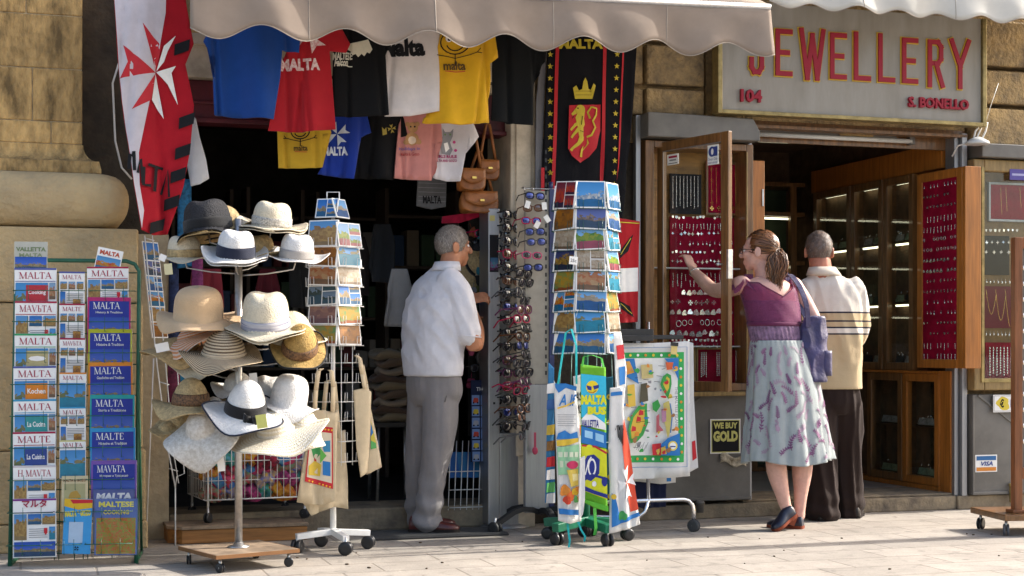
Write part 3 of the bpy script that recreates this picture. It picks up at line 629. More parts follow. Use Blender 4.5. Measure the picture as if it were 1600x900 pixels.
for i in range(5): h.S([(653, 286 + 7 * i), (697, 287 + 7 * i)], .003, GY)
h.Tx('MALTA', 660, 318, 690, 306, K, .03); h.done()
h = Hang('t_shirt', 'white cloth shirt hanging at the far left of the souvenir doorway', 'T-shirt', [(300, 180), (294, 210), (292, 250), (298, 291), (312, 288), (327, 279), (322, 250), (312, 215), (306, 185)], .30, cloth('white_hanging_cotton', (.66, .66, .68)), 13, .012); h.done()

# the hanging rail that carries both shirt rows
t = fthing('hanging_rail', 'dark steel rails carrying the T-shirts beneath the awning', 'rail', -.9)
b = fmb(t); b.tube([(-1.9, -.60, 2.80), (.25, -.60, 2.82)], .012, 8); b.build('rail', m_blackp, t)
b = fmb(t); b.tube([(-1.5, -.30, 2.42), (-.2, -.30, 2.44)], .008, 8); b.build('rail', m_blackp, t)

# flag at the left
h = Hang('flag', 'long red and white flag with cross and black checked edge beside the stone pillar', 'flag',
         [(178, -60), (178, 0), (184, 90), (190, 160), (200, 230), (208, 290), (220, 360), (240, 368), (262, 366), (275, 330), (287, 290), (297, 235), (303, 165), (290, 100), (303, 68), (292, 5), (288, -60)], .50, cloth('red_flag_cloth', (.50, .012, .025), trans=.25), 21, .022, .0, None, .002, 'cloth', 14, .02, .03)
wq = cloth('white_flag_cloth', (.74, .70, .74), trans=.25)
h.P([(178.5, -60), (178.5, 0), (184.5, 90), (190.5, 160), (200.5, 230), (208.5, 290), (220.5, 358), (224, 330), (217, 290), (216, 240), (232, 165), (243, 112), (250, 70), (259, 20), (262, -60)], wq)
for p in ([(243, 112), (222, 37), (236, 55), (252, 72)], [(243, 114), (192, 72), (199, 98), (187, 123)], [(243, 115), (236, 157), (205, 172)]): h.P(p, RD)
for p in ([(244, 112), (256, 72), (275, 55), (262, 80), (256, 97)], [(244, 113), (275, 103), (268, 114), (278, 164), (262, 132)], [(243, 116), (256, 186), (237, 157)]): h.P(p, WH)
for y in (75, 190, 238, 275, 318, 355):
    x = {75: 285, 190: 292, 238: 286, 275: 279, 318: 269, 355: 246}[y]; h.P([(x - 12, y - 6), (x + 12, y - 14), (x + 10, y + 4), (x - 13, y + 12)], K)
h.S([(200, 266), (202, 242), (206, 248), (208, 238), (209, 268)], .016, K); h.S([(214, 272), (219, 250), (222, 288)], .014, K)
h.S([(224, 262), (223, 290), (235, 291)], .016, K); h.S([(231, 258), (255, 264)], .014, K); h.S([(244, 262), (241, 300)], .016, K); h.S([(252, 304), (262, 266), (264, 308)], .012, K)
h.done()

# black banner with the lion
h = Hang('banner_towel', 'black banner towel with yellow stars and a lion on a red shield', 'banner', [(858, 20), (856, 80), (852, 180), (846, 300), (843, 350), (972, 352), (978, 300), (990, 170), (996, 60), (996, 20)], .16, cloth('black_terry', (.006, .006, .009), sheen=0), 31, .010, .0, None, .006, 'cloth', 10, .03, .05)
rs = C(.45, .012, .02); yy = C(.52, .40, .03); dk = C(.03, .02, .01)
for a, b_ in (((871, 60), (862, 350)), ((945, 60), (938, 350)), ((974, 75), (962, 350)), ((848, 262), (845, 350))): h.S([a, ((a[0] + b_[0]) / 2 + 1, (a[1] + b_[1]) / 2), b_], .020 if a[0] < 970 else .010, rs)
for i in range(13):
    y = 85 + 18.5 * i
    for x in (860 - .02 * i, 964 - 6 * (i / 12)): 
        c = h.q(x, y); h.a.poly(star(c[0], c[1], .018), yy)
h.Tx('MALTA', 872, 77, 941, 62, yy, .05)
h.P([(888, 165), (937, 164), (937, 205), (930, 232), (918, 246), (905, 255), (892, 244), (886, 232)], rs)
h.P([(897, 155), (894, 138), (899, 134), (903, 142), (908, 140), (910, 128), (913, 122), (916, 128), (918, 139), (922, 141), (926, 131), (930, 134), (924, 155)], yy)
for y in (143, 149): h.S([(898, y), (923, y)], .002, dk)
for p, tt in (([(908, 172), (904, 185), (907, 200), (908, 215)], [.035, .05, .045, .04]), ([(901, 172), (897, 176), (892, 180)], [.03, .022, .012]), ([(906, 190), (897, 196), (890, 204)], [.022, .016, .012]), ([(904, 200), (895, 210), (891, 216)], [.022, .014, .012]),
              ([(908, 215), (902, 225), (893, 232), (890, 236)], [.036, .02, .014, .016]), ([(910, 214), (915, 224), (907, 236), (906, 246)], [.034, .022, .014, .016]), ([(912, 216), (922, 212), (928, 200), (924, 190), (930, 180), (931, 170), (922, 168), (917, 176), (920, 186)], .011)):
    h.S(p, tt, yy)
h.E(905, 172, 7, yy); h.E(901, 170, 1.2, dk); h.S([(895, 182), (892, 186)], .004, dk); h.S([(908, 182), (906, 196)], .004, dk); h.S([(904, 205), (910, 207)], .003, dk)
h.done()
t = h.t
h = Hang('towel', 'narrow grey towel edge hanging left of the lion banner', 'towel', [(848, 60), (838, 160), (836, 300), (845, 300), (851, 160), (856, 60)], .14, cloth('grey_terry', (.20, .20, .22)), 32, .004, .0, None, .006); h.done()
h = Hang('flag', 'red flag with white band and black star beside the postcard carousel', 'flag', [(962, 340), (962, 505), (998, 503), (1000, 346)], .30, cloth('red_bunting', (.45, .012, .02)), 33, .006, .0, None, .003, 'cloth')
h.P([(962, 420), (998, 418), (998, 455), (962, 457)], WH); h.P([(968, 392), (984, 372), (990, 366), (982, 392), (968, 404)], K); h.P([(966, 470), (984, 478), (992, 496), (968, 482)], K); h.S([(964, 347), (999, 349)], .006, yy); h.S([(969, 398), (986, 372)], .004, yy); h.S([(968, 474), (988, 490)], .004, yy); h.done()

# tan leather handbags inside the doorway
m_tan = M('tan_leather', (.30, .105, .025), .45, var=.35, vs_=9, bump=.15, bs=60)
def handbag(label, px, py, w, wd, ht, dp, strap):
    s, z = FR(px, py, w); t = thing('handbag', label, 'handbag', FW(s, w, z), A, 'tan leather handbags in the doorway')
    b = MB(); rings = []
    for k in range(9):
        v = k / 8; ww = wd * (.42 + .10 * math.sin(PI * (v * .8 + .15))); d = dp * (.5 - .22 * v)
        rings.append([Vector((ww * math.copysign(abs(math.cos(a)) ** .5, math.cos(a)), d * math.copysign(abs(math.sin(a)) ** .6, math.sin(a)), ht * v - .01 * math.sin(a * 3))) for a in [2 * PI * j / 20 for j in range(20)]])
    b.loft(rings); b.build('body', m_tan, t, sub=1)
    b = MB(); b.grid(lambda u, v: Vector(((u - .5) * wd * .86, -dp * (.52 - .1 * v) - .006, ht * (.55 + .45 * v) - .03 * math.sin(PI * u) * (1 - v))), 8, 4); b.build('flap', m_tan, t, solid=.004)
    b = MB(); b.box(-.012, .012, -dp * .56 - .012, -dp * .5, ht * .5, ht * .6); b.build('buckle', m_goldmetal, t)
    b = MB(); b.tube([(-wd * .36, 0, ht * .95), (-wd * .22, 0, ht + strap * .5), (-.01, 0, ht + strap), (.01, 0, ht + strap), (wd * .22, 0, ht + strap * .5), (wd * .36, 0, ht * .95)], .009, 6); b.build('strap', m_tan, t)
handbag('tan leather handbag with long strap hanging left of the others', 736, 298, .12, .16, .12, .10, .26)
handbag('small orange-tan handbag hanging behind the cream pilaster edge', 762, 281, .05, .13, .11, .08, .20)
handbag('wide brown leather handbag hanging lowest in the souvenir doorway', 748, 333, .06, .22, .12, .11, .22)
# ------------------------------------------------------------ printed pictures
PIC = {
 'a harbour town under deep blue sky': picture('print_harbour', (.06, .20, .55), (.45, .36, .22), (.25, .18, .10), (.04, .16, .32), .55, .30, 1.0, 9),
 'a turquoise bay': picture('print_bay', (.12, .34, .68), (.30, .26, .15), (.12, .16, .06), (.02, .34, .50), .62, .50, 2.0, 5, False),
 'golden palace fronts': picture('print_palace', (.16, .36, .66), (.55, .38, .16), (.30, .17, .07), (.42, .30, .16), .75, .15, 3.0, 8),
 'a dusky skyline': picture('print_dusk', (.10, .13, .34), (.30, .22, .16), (.12, .09, .08), (.05, .09, .16), .5, .34, 4.0, 9),
 'red roofs and a church dome': picture('print_dome', (.30, .44, .62), (.40, .14, .07), (.50, .36, .22), (.26, .16, .10), .66, .18, 5.0, 7, False),
 'an orange evening street': picture('print_evening', (.50, .28, .08), (.42, .18, .04), (.16, .07, .03), (.30, .14, .05), .8, .12, 6.0, 8),
 'white cliffs above the sea': picture('print_cliff', (.20, .42, .74), (.55, .50, .42), (.32, .28, .22), (.03, .14, .38), .58, .40, 7.0, 6, False),
 'a dark lake at nightfall': picture('print_lake', (.16, .22, .30), (.05, .07, .06), (.03, .05, .04), (.07, .13, .17), .52, .36, 8.0, 6, False),
 'people in old costume': picture('print_people', (.22, .14, .16), (.40, .22, .16), (.16, .08, .08), (.20, .10, .10), .7, .2, 9.0, 6, False),
 'painted fishing boats': picture('print_boats', (.14, .34, .62), (.62, .36, .05), (.50, .06, .04), (.05, .22, .42), .6, .28, 10.0, 8, False)}
PIC.update({
 'a fortress at night': picture('print_night', (.02, .03, .12), (.45, .28, .08), (.12, .07, .03), (.02, .03, .06), .6, .25, 14.0, 10),
 'bright yellow balconies': picture('print_balcony', (.65, .45, .08), (.10, .30, .12), (.55, .30, .06), (.40, .12, .05), .95, .1, 15.0, 6),
 'red fireworks': picture('print_fireworks', (.16, .02, .04), (.55, .10, .05), (.30, .03, .06), (.04, .02, .06), .7, .2, 16.0, 6, False),
 'pale church interiors': picture('print_church', (.58, .52, .44), (.40, .30, .20), (.62, .55, .45), (.24, .16, .10), .9, .12, 17.0, 9),
 'green hills and flowers': picture('print_hills', (.22, .42, .70), (.08, .22, .04), (.30, .34, .06), (.45, .12, .16), .55, .3, 18.0, 7, False),
 'a collage of white boats': picture('print_white_boats', (.10, .30, .62), (.70, .70, .68), (.16, .26, .40), (.03, .20, .44), .52, .3, 19.0, 12)})
PK = list(PIC)
p_food = picture('print_food', (.10, .20, .50), (.62, .12, .03), (.20, .36, .05), (.60, .44, .14), 1.3, .02, 11.0, 34, False)
p_book = picture('print_cover_photo', (.04, .12, .50), (.42, .34, .20), (.22, .17, .10), (.04, .10, .22), .52, .30, 12.0, 12)
p_city = picture('print_old_city', (.05, .11, .46), (.50, .38, .20), (.28, .20, .10), (.05, .08, .16), .50, .28, 13.0, 14)
crim = C(.33, .012, .05); blu = C(.05, .08, .36)
def rayloc(org, rz, px, py, yl):                        # photo point -> (x, z) in the plane y = yl of a frame standing at org, turned rz
    ca, sa = math.cos(rz), math.sin(rz); k = (px - 800) / F
    # world = org + x*(ca,sa) + yl*(-sa,ca) ; ray = t*(k,1)
    bx, by = org[0] - yl * sa, org[1] + yl * ca
    x = (k * by - bx) / (ca - k * sa); t = by + x * sa
    return x, 1 - (py - 545) * t / F - org[2]
# ------------------------------------------------------------ green wire book rack
m_green = M('green_enamel_wire', (.015, .10, .055), .35, var=.2)
BR = Vector((-2.03, 7.11, 0)); BRZ = .17
rk = thing('book_rack', 'tall green wire rack of guide books before the stone pillar', 'book rack', BR, BRZ)
def lean(z): return .02 + .13 * z
b = MB(); hw = .283
b.tube([(-hw, 0, 0), (-hw, lean(.8), .8), (-hw, lean(1.36), 1.37), (-hw + .02, lean(1.4), 1.405), (-hw + .06, lean(1.41), 1.42), (hw - .06, lean(1.41), 1.42), (hw - .02, lean(1.4), 1.405), (hw, lean(1.36), 1.37), (hw, lean(.8), .8), (hw, 0, 0)], .010, 8)
b.tube([(-hw, 0, .008), (-hw, .36, .008)], .009, 8); b.tube([(hw, 0, .008), (hw, .36, .008)], .009, 8)
b.tube([(-hw, .36, .008), (-hw, lean(.9), .9)], .007, 6); b.tube([(hw, .36, .008), (hw, lean(.9), .9)], .007, 6)
b.build('frame', m_green, rk)
b = MB()
zr = [.05 + .146 * i for i in range(10)]
for z in zr: b.tube([(-hw, lean(z) + .012, z), (hw, lean(z) + .012, z)], .003, 5)
for x in (-.285, -.19, -.09, -.07, .0, .04, .06, .17, .28): b.tube([(x, lean(.02) + .014, .02), (x, lean(1.35) + .014, 1.35)], .0022, 5)
b.build('back_wires', m_green, rk)
books = []
def book(title, px0, px1, ytop, hpx, style, label, th=.012, yoff=0.0, **k):
    dz = rayloc(BR, BRZ, 100, ytop, 0)[1]
    yl = lean(dz) - .035 + yoff
    x0, zt = rayloc(BR, BRZ, px0, ytop, yl); x1, _ = rayloc(BR, BRZ, px1, ytop, yl); _, zb = rayloc(BR, BRZ, px0, ytop + hpx, yl)
    w, h = x1 - x0, zt - zb; c = Matrix.Rotation(BRZ, 3, 'Z') @ Vector(((x0 + x1) / 2, yl, zb)) + BR
    b = MB(); b.box(-w / 2, w / 2, 0, th, 0, h); o = b.build('book', m_paper, None, bevel=.0015)
    o.location = c; o.rotation_euler = (-.055, random.uniform(-.012, .012), BRZ + random.uniform(-.03, .03)); tag(o, label, 'book', 'guide books in the green wire rack')
    a = Art(lambda u, v, of: Vector((u, -of, v))); R_ = lambda u0, v0, u1, v1, m: a.rect((u0 - .5) * w, v0 * h, (u1 - .5) * w, v1 * h, m)
    tt = lambda s, u, v, hh, ww, m: a.text(s, (u - .5) * w, v * h, hh * h, m, w=ww * w, align='c', bold=.02)
    if style == 'guide':
        R_(.0, .965, 1, .998, k['band']); a.serif(title, 0, .81 * h, .115 * h, .78 * w, crim); R_(.02, .76, .98, .772, k['band'])
        if k.get('inset'):
            R_(.03, .02, .80, .74, k.get('pic', PIC[PK[1]])); R_(.83, .45, .98, .74, PIC[PK[4]]); R_(.83, .02, .98, .40, PIC[PK[2]])
            R_(.28, .42, .80, .70, k['inset']); tt(k['txt'], .54, .52, .09, .42, WH)
        else:
            R_(.03, .30, .32, .74, PIC[PK[2]]); R_(.35, .56, .65, .74, PIC[PK[0]]); R_(.68, .56, .98, .74, PIC[PK[2]]); R_(.03, .02, .98, .27, p_book)
            for i in range(5): R_(.37, .34 + .035 * i, .80, .35 + .035 * i, GY)
            R_(.84, .30, .98, .52, PIC[PK[1]]); a.poly([((x - .5) * w, y * h) for x, y in ((.72, .50), (.80, .50), (.80, .42), (.76, .38), (.72, .42))], RD)
    elif style == 'blue':
        R_(0, 0, 1, 1, k['band']); R_(.04, .03, .96, .93, C(.02, .035, .27)); R_(.04, .22, .96, .64, p_city); R_(.04, .03, .96, .22, p_book)
        a.serif(title, -.06 * w, .79 * h, .12 * h, .62 * w, C(.72, .72, .70)); tt(k['txt'], .5, .70, .05, .62, C(.6, .6, .62))
    elif style == 'small':
        R_(0, .96, 1, 1, k['band']); a.serif(title, 0, .82 * h, .10 * h, .74 * w, crim)
        if k.get('sea'): R_(.02, .02, .98, .74, PIC[PK[1]])
        else:
            for x in (.05, .37, .69): R_(x, .58, x + .26, .76, PIC[PK[2]] if x != .37 else PIC[PK[4]])
            for i in range(6): R_(.3, .26 + .04 * i, .95, .275 + .04 * i, GY)
            R_(.05, .05, .25, .52, PIC[PK[0]]); R_(.55, .08, .85, .34, PIC[PK[5]])
    a.build('cover', o); return o
gb = C(.07, .09, .30); gg = C(.03, .30, .12); oj = C(.62, .22, .03); tl = C(.02, .30, .32); pu = C(.18, .03, .22)
Lb = 'in left rack column'
book('MALTA', 22, 88, 418, 90, 'guide', 'guide book with MALTA title and red Cooking panel, top ' + Lb, band=gb, inset=C(.42, .03, .04), txt='Cooking')
book('MAVbTA', 22, 88, 470, 90, 'guide', 'guide book with Cyrillic title and small photos, second from the top ' + Lb, band=crim, yoff=-.008)
book('MALTA', 22, 88, 521, 90, 'guide', 'guide book with green band and yellow panel ' + Lb, band=gg, inset=C(.42, .36, .18), txt=' . ', yoff=-.016)
book('MALTA', 21, 88, 572, 90, 'guide', 'guide book with orange Kochen panel ' + Lb, band=gb, inset=C(.62, .20, .02), txt='Kochen', yoff=-.024)
book('MALTA', 21, 88, 624, 90, 'guide', 'guide book with teal La Cucina panel ' + Lb, band=C(.04, .28, .48), inset=C(.04, .26, .26), txt='La Cucina', yoff=-.032)
book('MALTE', 20, 87, 675, 90, 'guide', 'guide book titled MALTE with dark blue panel ' + Lb, band=crim, inset=C(.03, .06, .24), txt='La Cuisine', yoff=-.04)
book('H MAVTA', 20, 87, 728, 90, 'guide', 'guide book titled in Greek letters, just above the purple banded one', band=C(.55, .5, .52), yoff=-.048)
def jp():
    o = book(' ', 20, 88, 780, 92, 'guide', 'Japanese guide book with purple band and large town photo at the bottom left', band=pu, yoff=-.056)
    w = o.dimensions.x; a = Art(lambda u, v, of: Vector((u, -of, v)), base=.006); a.text('マルタ', 0, .79 * .29, .036, crim, w=.11, align='c', bold=.03); a.build('title', o)
jp()
cm = 'in middle rack column'
book('MALTA', 92, 132, 424, 66, 'small', 'slim book with MALTA title and photo row, topmost ' + cm, band=gb)
book('MALTE', 92, 132, 474, 66, 'small', 'slim book titled MALTE with small photos ' + cm, band=crim, yoff=-.01)
book('MAVbTA', 92, 132, 528, 66, 'small', 'slim book with Cyrillic title and small photos ' + cm, band=crim, yoff=-.02)
book('MALTA', 92, 134, 582, 64, 'small', 'slim book with orange edge and turquoise beach photo ' + cm, band=oj, sea=1, yoff=-.03)
book('MALTA', 93, 134, 636, 64, 'small', 'slim book with blue edge and small photos, below the beach cover', band=C(.04, .28, .5), yoff=-.04)
book('MALTA', 93, 134, 688, 60, 'small', 'slim book with pale grey title and beach photo, second of its kind', band=C(.55, .5, .2), sea=1, yoff=-.05)
cr = 'in right rack column'
book('MALTA', 136, 201, 416, 80, 'guide', 'white guide book with three small photos, top ' + cr, band=crim)
for i, (ti, y, bc, tx, d) in enumerate((('MALTA', 464, C(.40, .02, .14), 'History & Tradition', 'crimson'), ('MALTA', 514, C(.38, .40, .02), 'Histoire & Tradition', 'lime green'), ('MALTA', 566, C(.62, .22, .02), 'Geschichte und Tradition', 'orange'),
        ('MALTA', 617, C(.02, .30, .30), 'Storia e Tradizione', 'teal'), ('MALTE', 669, C(.03, .25, .52), 'Histoire et Tradition', 'bright blue'), ('MAVbTA', 720, C(.16, .08, .35), 'История и Традиция', 'violet'))):
    book(ti, 136 + i * 1.2, 204 + i * 1.9, y, 88, 'blue', 'dark blue guide book with %s border and town photo, ' % d + cr, band=bc, txt=tx, yoff=-.008 * (i + 1))
# leaflets and wrapped books of the rack
def leaflet(label, px0, px1, y0, y1, bg, fn, yoff, tilt=0.0, cat='leaflet', film=False):
    dz = rayloc(BR, BRZ, 100, y0, 0)[1]; yl = lean(dz) - .035 + yoff
    x0, zt = rayloc(BR, BRZ, px0, y0, yl); x1, _ = rayloc(BR, BRZ, px1, y0, yl); _, zb = rayloc(BR, BRZ, px0, y1, yl); w, h = x1 - x0, zt - zb
    b = MB(); b.box(-w / 2, w / 2, 0, .006, 0, h); o = b.build(cat, bg, None); o.location = Matrix.Rotation(BRZ, 3, 'Z') @ Vector(((x0 + x1) / 2, yl, zb)) + BR
    o.rotation_euler = (-.06, tilt, BRZ); tag(o, label, cat, 'guide books in the green wire rack')
    a = Art(lambda u, v, of: Vector((u, -of, v))); fn(a, w, h); a.build('cover', o)
    if film:
        b = MB(); b.grid(lambda u, v: Vector(((u - .5) * w * 1.12, -.006 - .004 * math.sin(7 * u + 5 * v), -.01 + v * h * 1.04)), 6, 8); b.build('wrapper', m_cello, o)
    return o
def f1(a, w, h):
    a.rect(-w / 2 + .004, .004, w / 2 - .004, .5 * h, p_book); a.text('VALLETTA', 0, .68 * h, .14 * h, C(.15, .20, .10), w=.9 * w, align='c', bold=.04); a.text('MALTA', 0, .50 * h, .12 * h, C(.2, .25, .14), w=.7 * w, align='c', bold=.03)
leaflet('grey green Valletta leaflet standing above the left column of the rack', 22, 74, 377, 425, C(.42, .42, .36), f1, .01)
def f2(a, w, h):
    a.rect(-w / 2 + .004, .004, w / 2 - .004, .62 * h, PIC[PK[9]]); a.text('MALTA', 0, .70 * h, .2 * h, C(.45, .08, .04), w=.8 * w, align='c', bold=.05)
leaflet('tilted postcard book with orange MALTA title above the right column', 146, 186, 388, 424, m_paper, f2, .005, .2)
def f3(a, w, h):
    a.text('MALTA & GOZO', 0, .84 * h, .07 * h, C(.16, .05, .02), w=.86 * w, align='c', bold=.03); a.rect(-w * .4, .1 * h, w * .4, .78 * h, C(.36, .34, .18)); a.poly(blob(0, .45 * h, w * .2, h * .14, 3), C(.40, .25, .05)); a.poly(blob(.02, .28 * h, w * .12, h * .1, 5), C(.12, .26, .06))
leaflet('cream road map leaflet of Malta and Gozo in the middle column', 96, 137, 744, 800, C(.56, .48, .30), f3, -.055)
def f4(a, w, h):
    a.rect(-w / 2, .0, w / 2, h, C(.05, .30, .62)); a.poly([(-w / 2, h), (w / 2, h * .99), (w / 2, h * .84), (0, h * .8), (-w / 2, h * .86)], C(.65, .40, .02)); a.poly([(-w * .3, h * .98), (w / 2, h * .99), (w * .5, h * .93), (-w * .2, h * .91)], RD)
    a.text('MALTA & GOZO', 0, .68 * h, .11 * h, C(.66, .58, .06), w=.92 * w, align='c', bold=.07, rot=.08); a.rect(-w * .3, .2 * h, w * .2, .58 * h, C(.4, .52, .66)); a.polys([[(x, y + .1 * h) for x, y in p] for p in cross8(0, .0, .012, .7)], K)
leaflet('bright blue Malta and Gozo street map leaflet tilted in the middle column', 97, 141, 780, 866, WH, f4, -.066, .04)
def f5(a, w, h):
    a.rect(-w / 2 + .003, .003, w / 2 - .003, h - .003, PIC[PK[3]]); a.text('MALTA', 0, .80 * h, .13 * h, C(.55, .57, .6), w=.86 * w, align='c', bold=.06, shear=.15)
leaflet('film wrapped book with slanted pale MALTA title behind the cooking book', 145, 210, 765, 850, C(.06, .10, .22), f5, -.062, 0, 'book', False)
def f6(a, w, h):
    a.rect(-w / 2 + .003, .003, w / 2 - .003, h - .003, C(.06, .12, .36)); a.rect(-w * .46, .02 * h, w * .46, .66 * h, p_food); a.text('MALTESE', 0, .85 * h, .1 * h, C(.62, .56, .08), w=.82 * w, align='c', bold=.04); a.text('COOKING', 0, .72 * h, .08 * h, C(.6, .5, .06), w=.6 * w, align='c', bold=.03)
leaflet('film wrapped Maltese cooking book with colourful food photo, lowest on the right', 147, 214, 780, 868, C(.08, .12, .3), f6, -.074, .01, 'book', True)
b = MB()                                               # pocket wires in front of the books
for i in range(9):
    z = .06 + .146 * i
    for x0, x1 in ((-.285, -.085), (-.07, .04), (.06, .27)):
        y = lean(z) - .075 - .006 * (8 - i)
        b.tube([(x0, lean(z), z + .045), (x0, y, z + .045), (x1, y, z + .045), (x1, lean(z), z + .045)], .0022, 5)
        for x in (x0 + .35 * (x1 - x0), x0 + .75 * (x1 - x0)): b.tube([(x, lean(z), z), (x, y - .002, z), (x, y - .002, z + .07)], .0014, 5)
b.build('pocket_wires', m_green, rk)

# ------------------------------------------------------------ postcard spinners
ORD = ['top', 'second', 'third', 'fourth', 'fifth', 'sixth', 'seventh', 'eighth', 'ninth']
def caster(parent, x, y, r=.032, w=.03, m=None, name='caster', stem=.02, metal=None):
    b = MB(); b.T = Matrix.Translation((x, y, r)) @ Matrix.Rotation(random.uniform(0, 3), 4, 'Z')
    for s in (-1, 1):
        b.T = b.T if s < 0 else b.T
        rings = [[Vector((q, rr * math.cos(a), rr * math.sin(a))) for a in [2 * PI * k / 14 for k in range(14)]] for q, rr in ((s * w * .12, r * .9), (s * w * .2, r), (s * w * .45, r), (s * w * .55, r * .75), (s * w * .5, r * .3))]
        b.loft(rings if s > 0 else [q[::-1] for q in rings])
    c = b.build(name, m or m_blackp, parent)
    b = MB(); b.T = Matrix.Translation((x, y, r)); b.tube([(0, 0, 0), (0, 0, r + stem)], .008, 6); b.tube([(-w * .5, 0, 0), (w * .5, 0, 0)], .006, 6); b.build('fork', metal or m_steel, c)
    return c
random.seed(11)
def card(pos, rz, w, h, pic, label, group, tilt=-.2, stack=.006, roll=0.0):
    b = MB(); b.box(-w / 2, w / 2, 0, stack, 0, h); q = .0055
    two = random.random() < .25
    cells = [(-w / 2 + q, w / 2 - q, q, h - q)] if not two else [(-w / 2 + q, -.002, q, h - q), (.002, w / 2 - q, q, h / 2 - .002), (.002, w / 2 - q, h / 2 + .002, h - q)]
    for x0, x1, z0, z1 in cells: b.add([(x0, -.0006, z0), (x1, -.0006, z0), (x1, -.0006, z1), (x0, -.0006, z1)], [(0, 1, 2, 3)], 1, [[(0, 0), (1, 0), (1, 1), (0, 1)]])
    o = b.build('postcard', [m_paper, pic], None); o.location = pos; o.rotation_euler = Matrix.Rotation(rz, 3, 'Z').to_4x4().to_euler()
    o.rotation_euler = (Matrix.Rotation(rz, 4, 'Z') @ Matrix.Rotation(tilt, 4, 'X') @ Matrix.Rotation(roll, 4, 'Y')).to_euler()
    return tag(o, label, 'postcard', group)
def spinner(t, cx, cy, faces, rows, r, cw, ch, wire, where, group, zskip=()):
    """faces: (angle of the face from the camera direction, description); rows: heights of the pocket floors"""
    b = MB()
    for ang, desc, rws in faces:
        d = Vector((math.sin(ang), -math.cos(ang), 0)); s = Vector((math.cos(ang), math.sin(ang), 0)); c0 = Vector((cx, cy, 0))
        for i in rws:
            z = rows[i]; o = c0 + d * r
            for k in (-.5, .5):
                p = o + s * k * cw * 1.02; b.tube([p + Vector((0, 0, z)), p + d * .03 + Vector((0, 0, z))], .0014, 5)
            for k in (-.36, .36):
                p = o + s * k * cw; b.tube([p + Vector((0, 0, z)), p + d * .032 + Vector((0, 0, z)), p + d * .034 + Vector((0, 0, z + .045)), p + s * (-.12 * cw * (1 if k > 0 else -1)) + d * .034 + Vector((0, 0, z + .045)), p + s * (-.12 * cw * (1 if k > 0 else -1)) + d * .032 + Vector((0, 0, z))], .0014, 5)
            b.tube([o - s * cw * .52 + Vector((0, 0, z)), o + s * cw * .52 + Vector((0, 0, z))], .0014, 5)
            b.tube([o - s * cw * .52 + d * .03 + Vector((0, 0, z)), o + s * cw * .52 + d * .03 + Vector((0, 0, z))], .0014, 5)
        for k in (-.3, .3):
            p = o + s * k * cw; zs = [rows[i] for i in rws]; b.tube([p + Vector((0, 0, min(zs) - .02)), p + Vector((0, 0, max(zs) + ch))], .002, 5)
            b.tube([p + Vector((0, 0, max(zs) + ch * .8)), c0 + Vector((0, 0, max(zs) + ch * .8))], .002, 5)
    return b
m_darkgreen = M('dark_green_wire', (.02, .09, .07), .35)
# white stand
WS = Vector((-.885, 7.60, 0)); sc_ = 2400 / 7.5
t = thing('postcard_stand', 'white wire postcard spinner on four casters between hats and doorway', 'postcard stand', WS, .1)
rows = [1 - (y - 545) * 7.48 / F for y in (386, 417, 447, 478, 508, 540)]
f2_ = [(-.36, 'left face', range(6)), (.90, 'right face', range(6))]
b = spinner(t, 0, 0, [(a - .1, d, r_) for a, d, r_ in f2_] + [(-1.65, '', range(6)), (2.2, '', range(6))], rows, .095, .165, .105, m_whitewire, '', '')
lowrows = [1 - (y - 545) * 7.5 / F for y in (567, 598, 628, 658, 690, 722)]
b2 = spinner(t, 0, 0, [(.80, '', range(6)), (-.46, '', range(6))], lowrows, .095, .13, .105, m_whitewire, '', ''); b.v += b2.v
n0 = len(b.v) - len(b2.v); b.f += [[i + n0 for i in f] for f in b2.f]; b.m += b2.m; b.uv += b2.uv; b.sm += b2.sm
b.build('wire_frame', m_whitewire, t)
b = MB(); b.tube([(0, 0, .12), (0, 0, 1.68)], .010, 8); b.tube([(0, 0, .10), (0, 0, .36)], .016, 10); b.tube([(-.03, 0, 1.66), (-.03, 0, 1.775), (.03, 0, 1.775), (.03, 0, 1.66)], .004, 6); b.build('pole', m_whitewire, t)
b = MB()
for k in range(4):
    a = .35 + k * PI / 2; b.beam((.0, .0, .095 + .0011 * k), (.19 * math.cos(a), .19 * math.sin(a), .08), .035, .03)
b.build('base', m_whitewire, t, bevel=.003)
for k in range(4):
    a = .35 + k * PI / 2; caster(t, .185 * math.cos(a), .185 * math.sin(a), .034, .045, m_blackp)
gW = 'postcards in the white wire stand'
def cards(org, faces, rows, r, cw, ch, who, group, order):
    n = 0
    for ang, desc, rws in faces:
        d = Vector((math.sin(ang), -math.cos(ang), 0))
        for i in rws:
            pk = PK[order[n % len(order)]]; n += 1
            w_ = cw * random.uniform(.94, 1.0); h_ = ch * random.uniform(.97, 1.16)
            card(org + d * (r + .022) + Vector((0, 0, rows[i] + .004)), ang, w_, h_, PIC[pk], 'postcard of %s, %s pocket, %s %s' % (pk, ORD[i], desc, who), group, -.13 + random.uniform(-.07, .05), random.choice((.004, .008, .014)), random.uniform(-.07, .07))
cards(WS, f2_, rows, .10, .162, .122, 'of white stand', gW, [2, 5, 4, 7, 8, 11, 14, 1, 13, 0, 11, 5])
card(WS + Vector((-.03, -.06, 1.645)), -.3, .115, .10, PIC[PK[0]], 'postcard of a harbour town clipped alone at the tip of the white stand', gW, -.3)
card(WS + Vector((.055, -.03, 1.645)), 1.1, .115, .10, PIC[PK[6]], 'postcard seen edge-on at the tip of the white stand', gW, -.3)

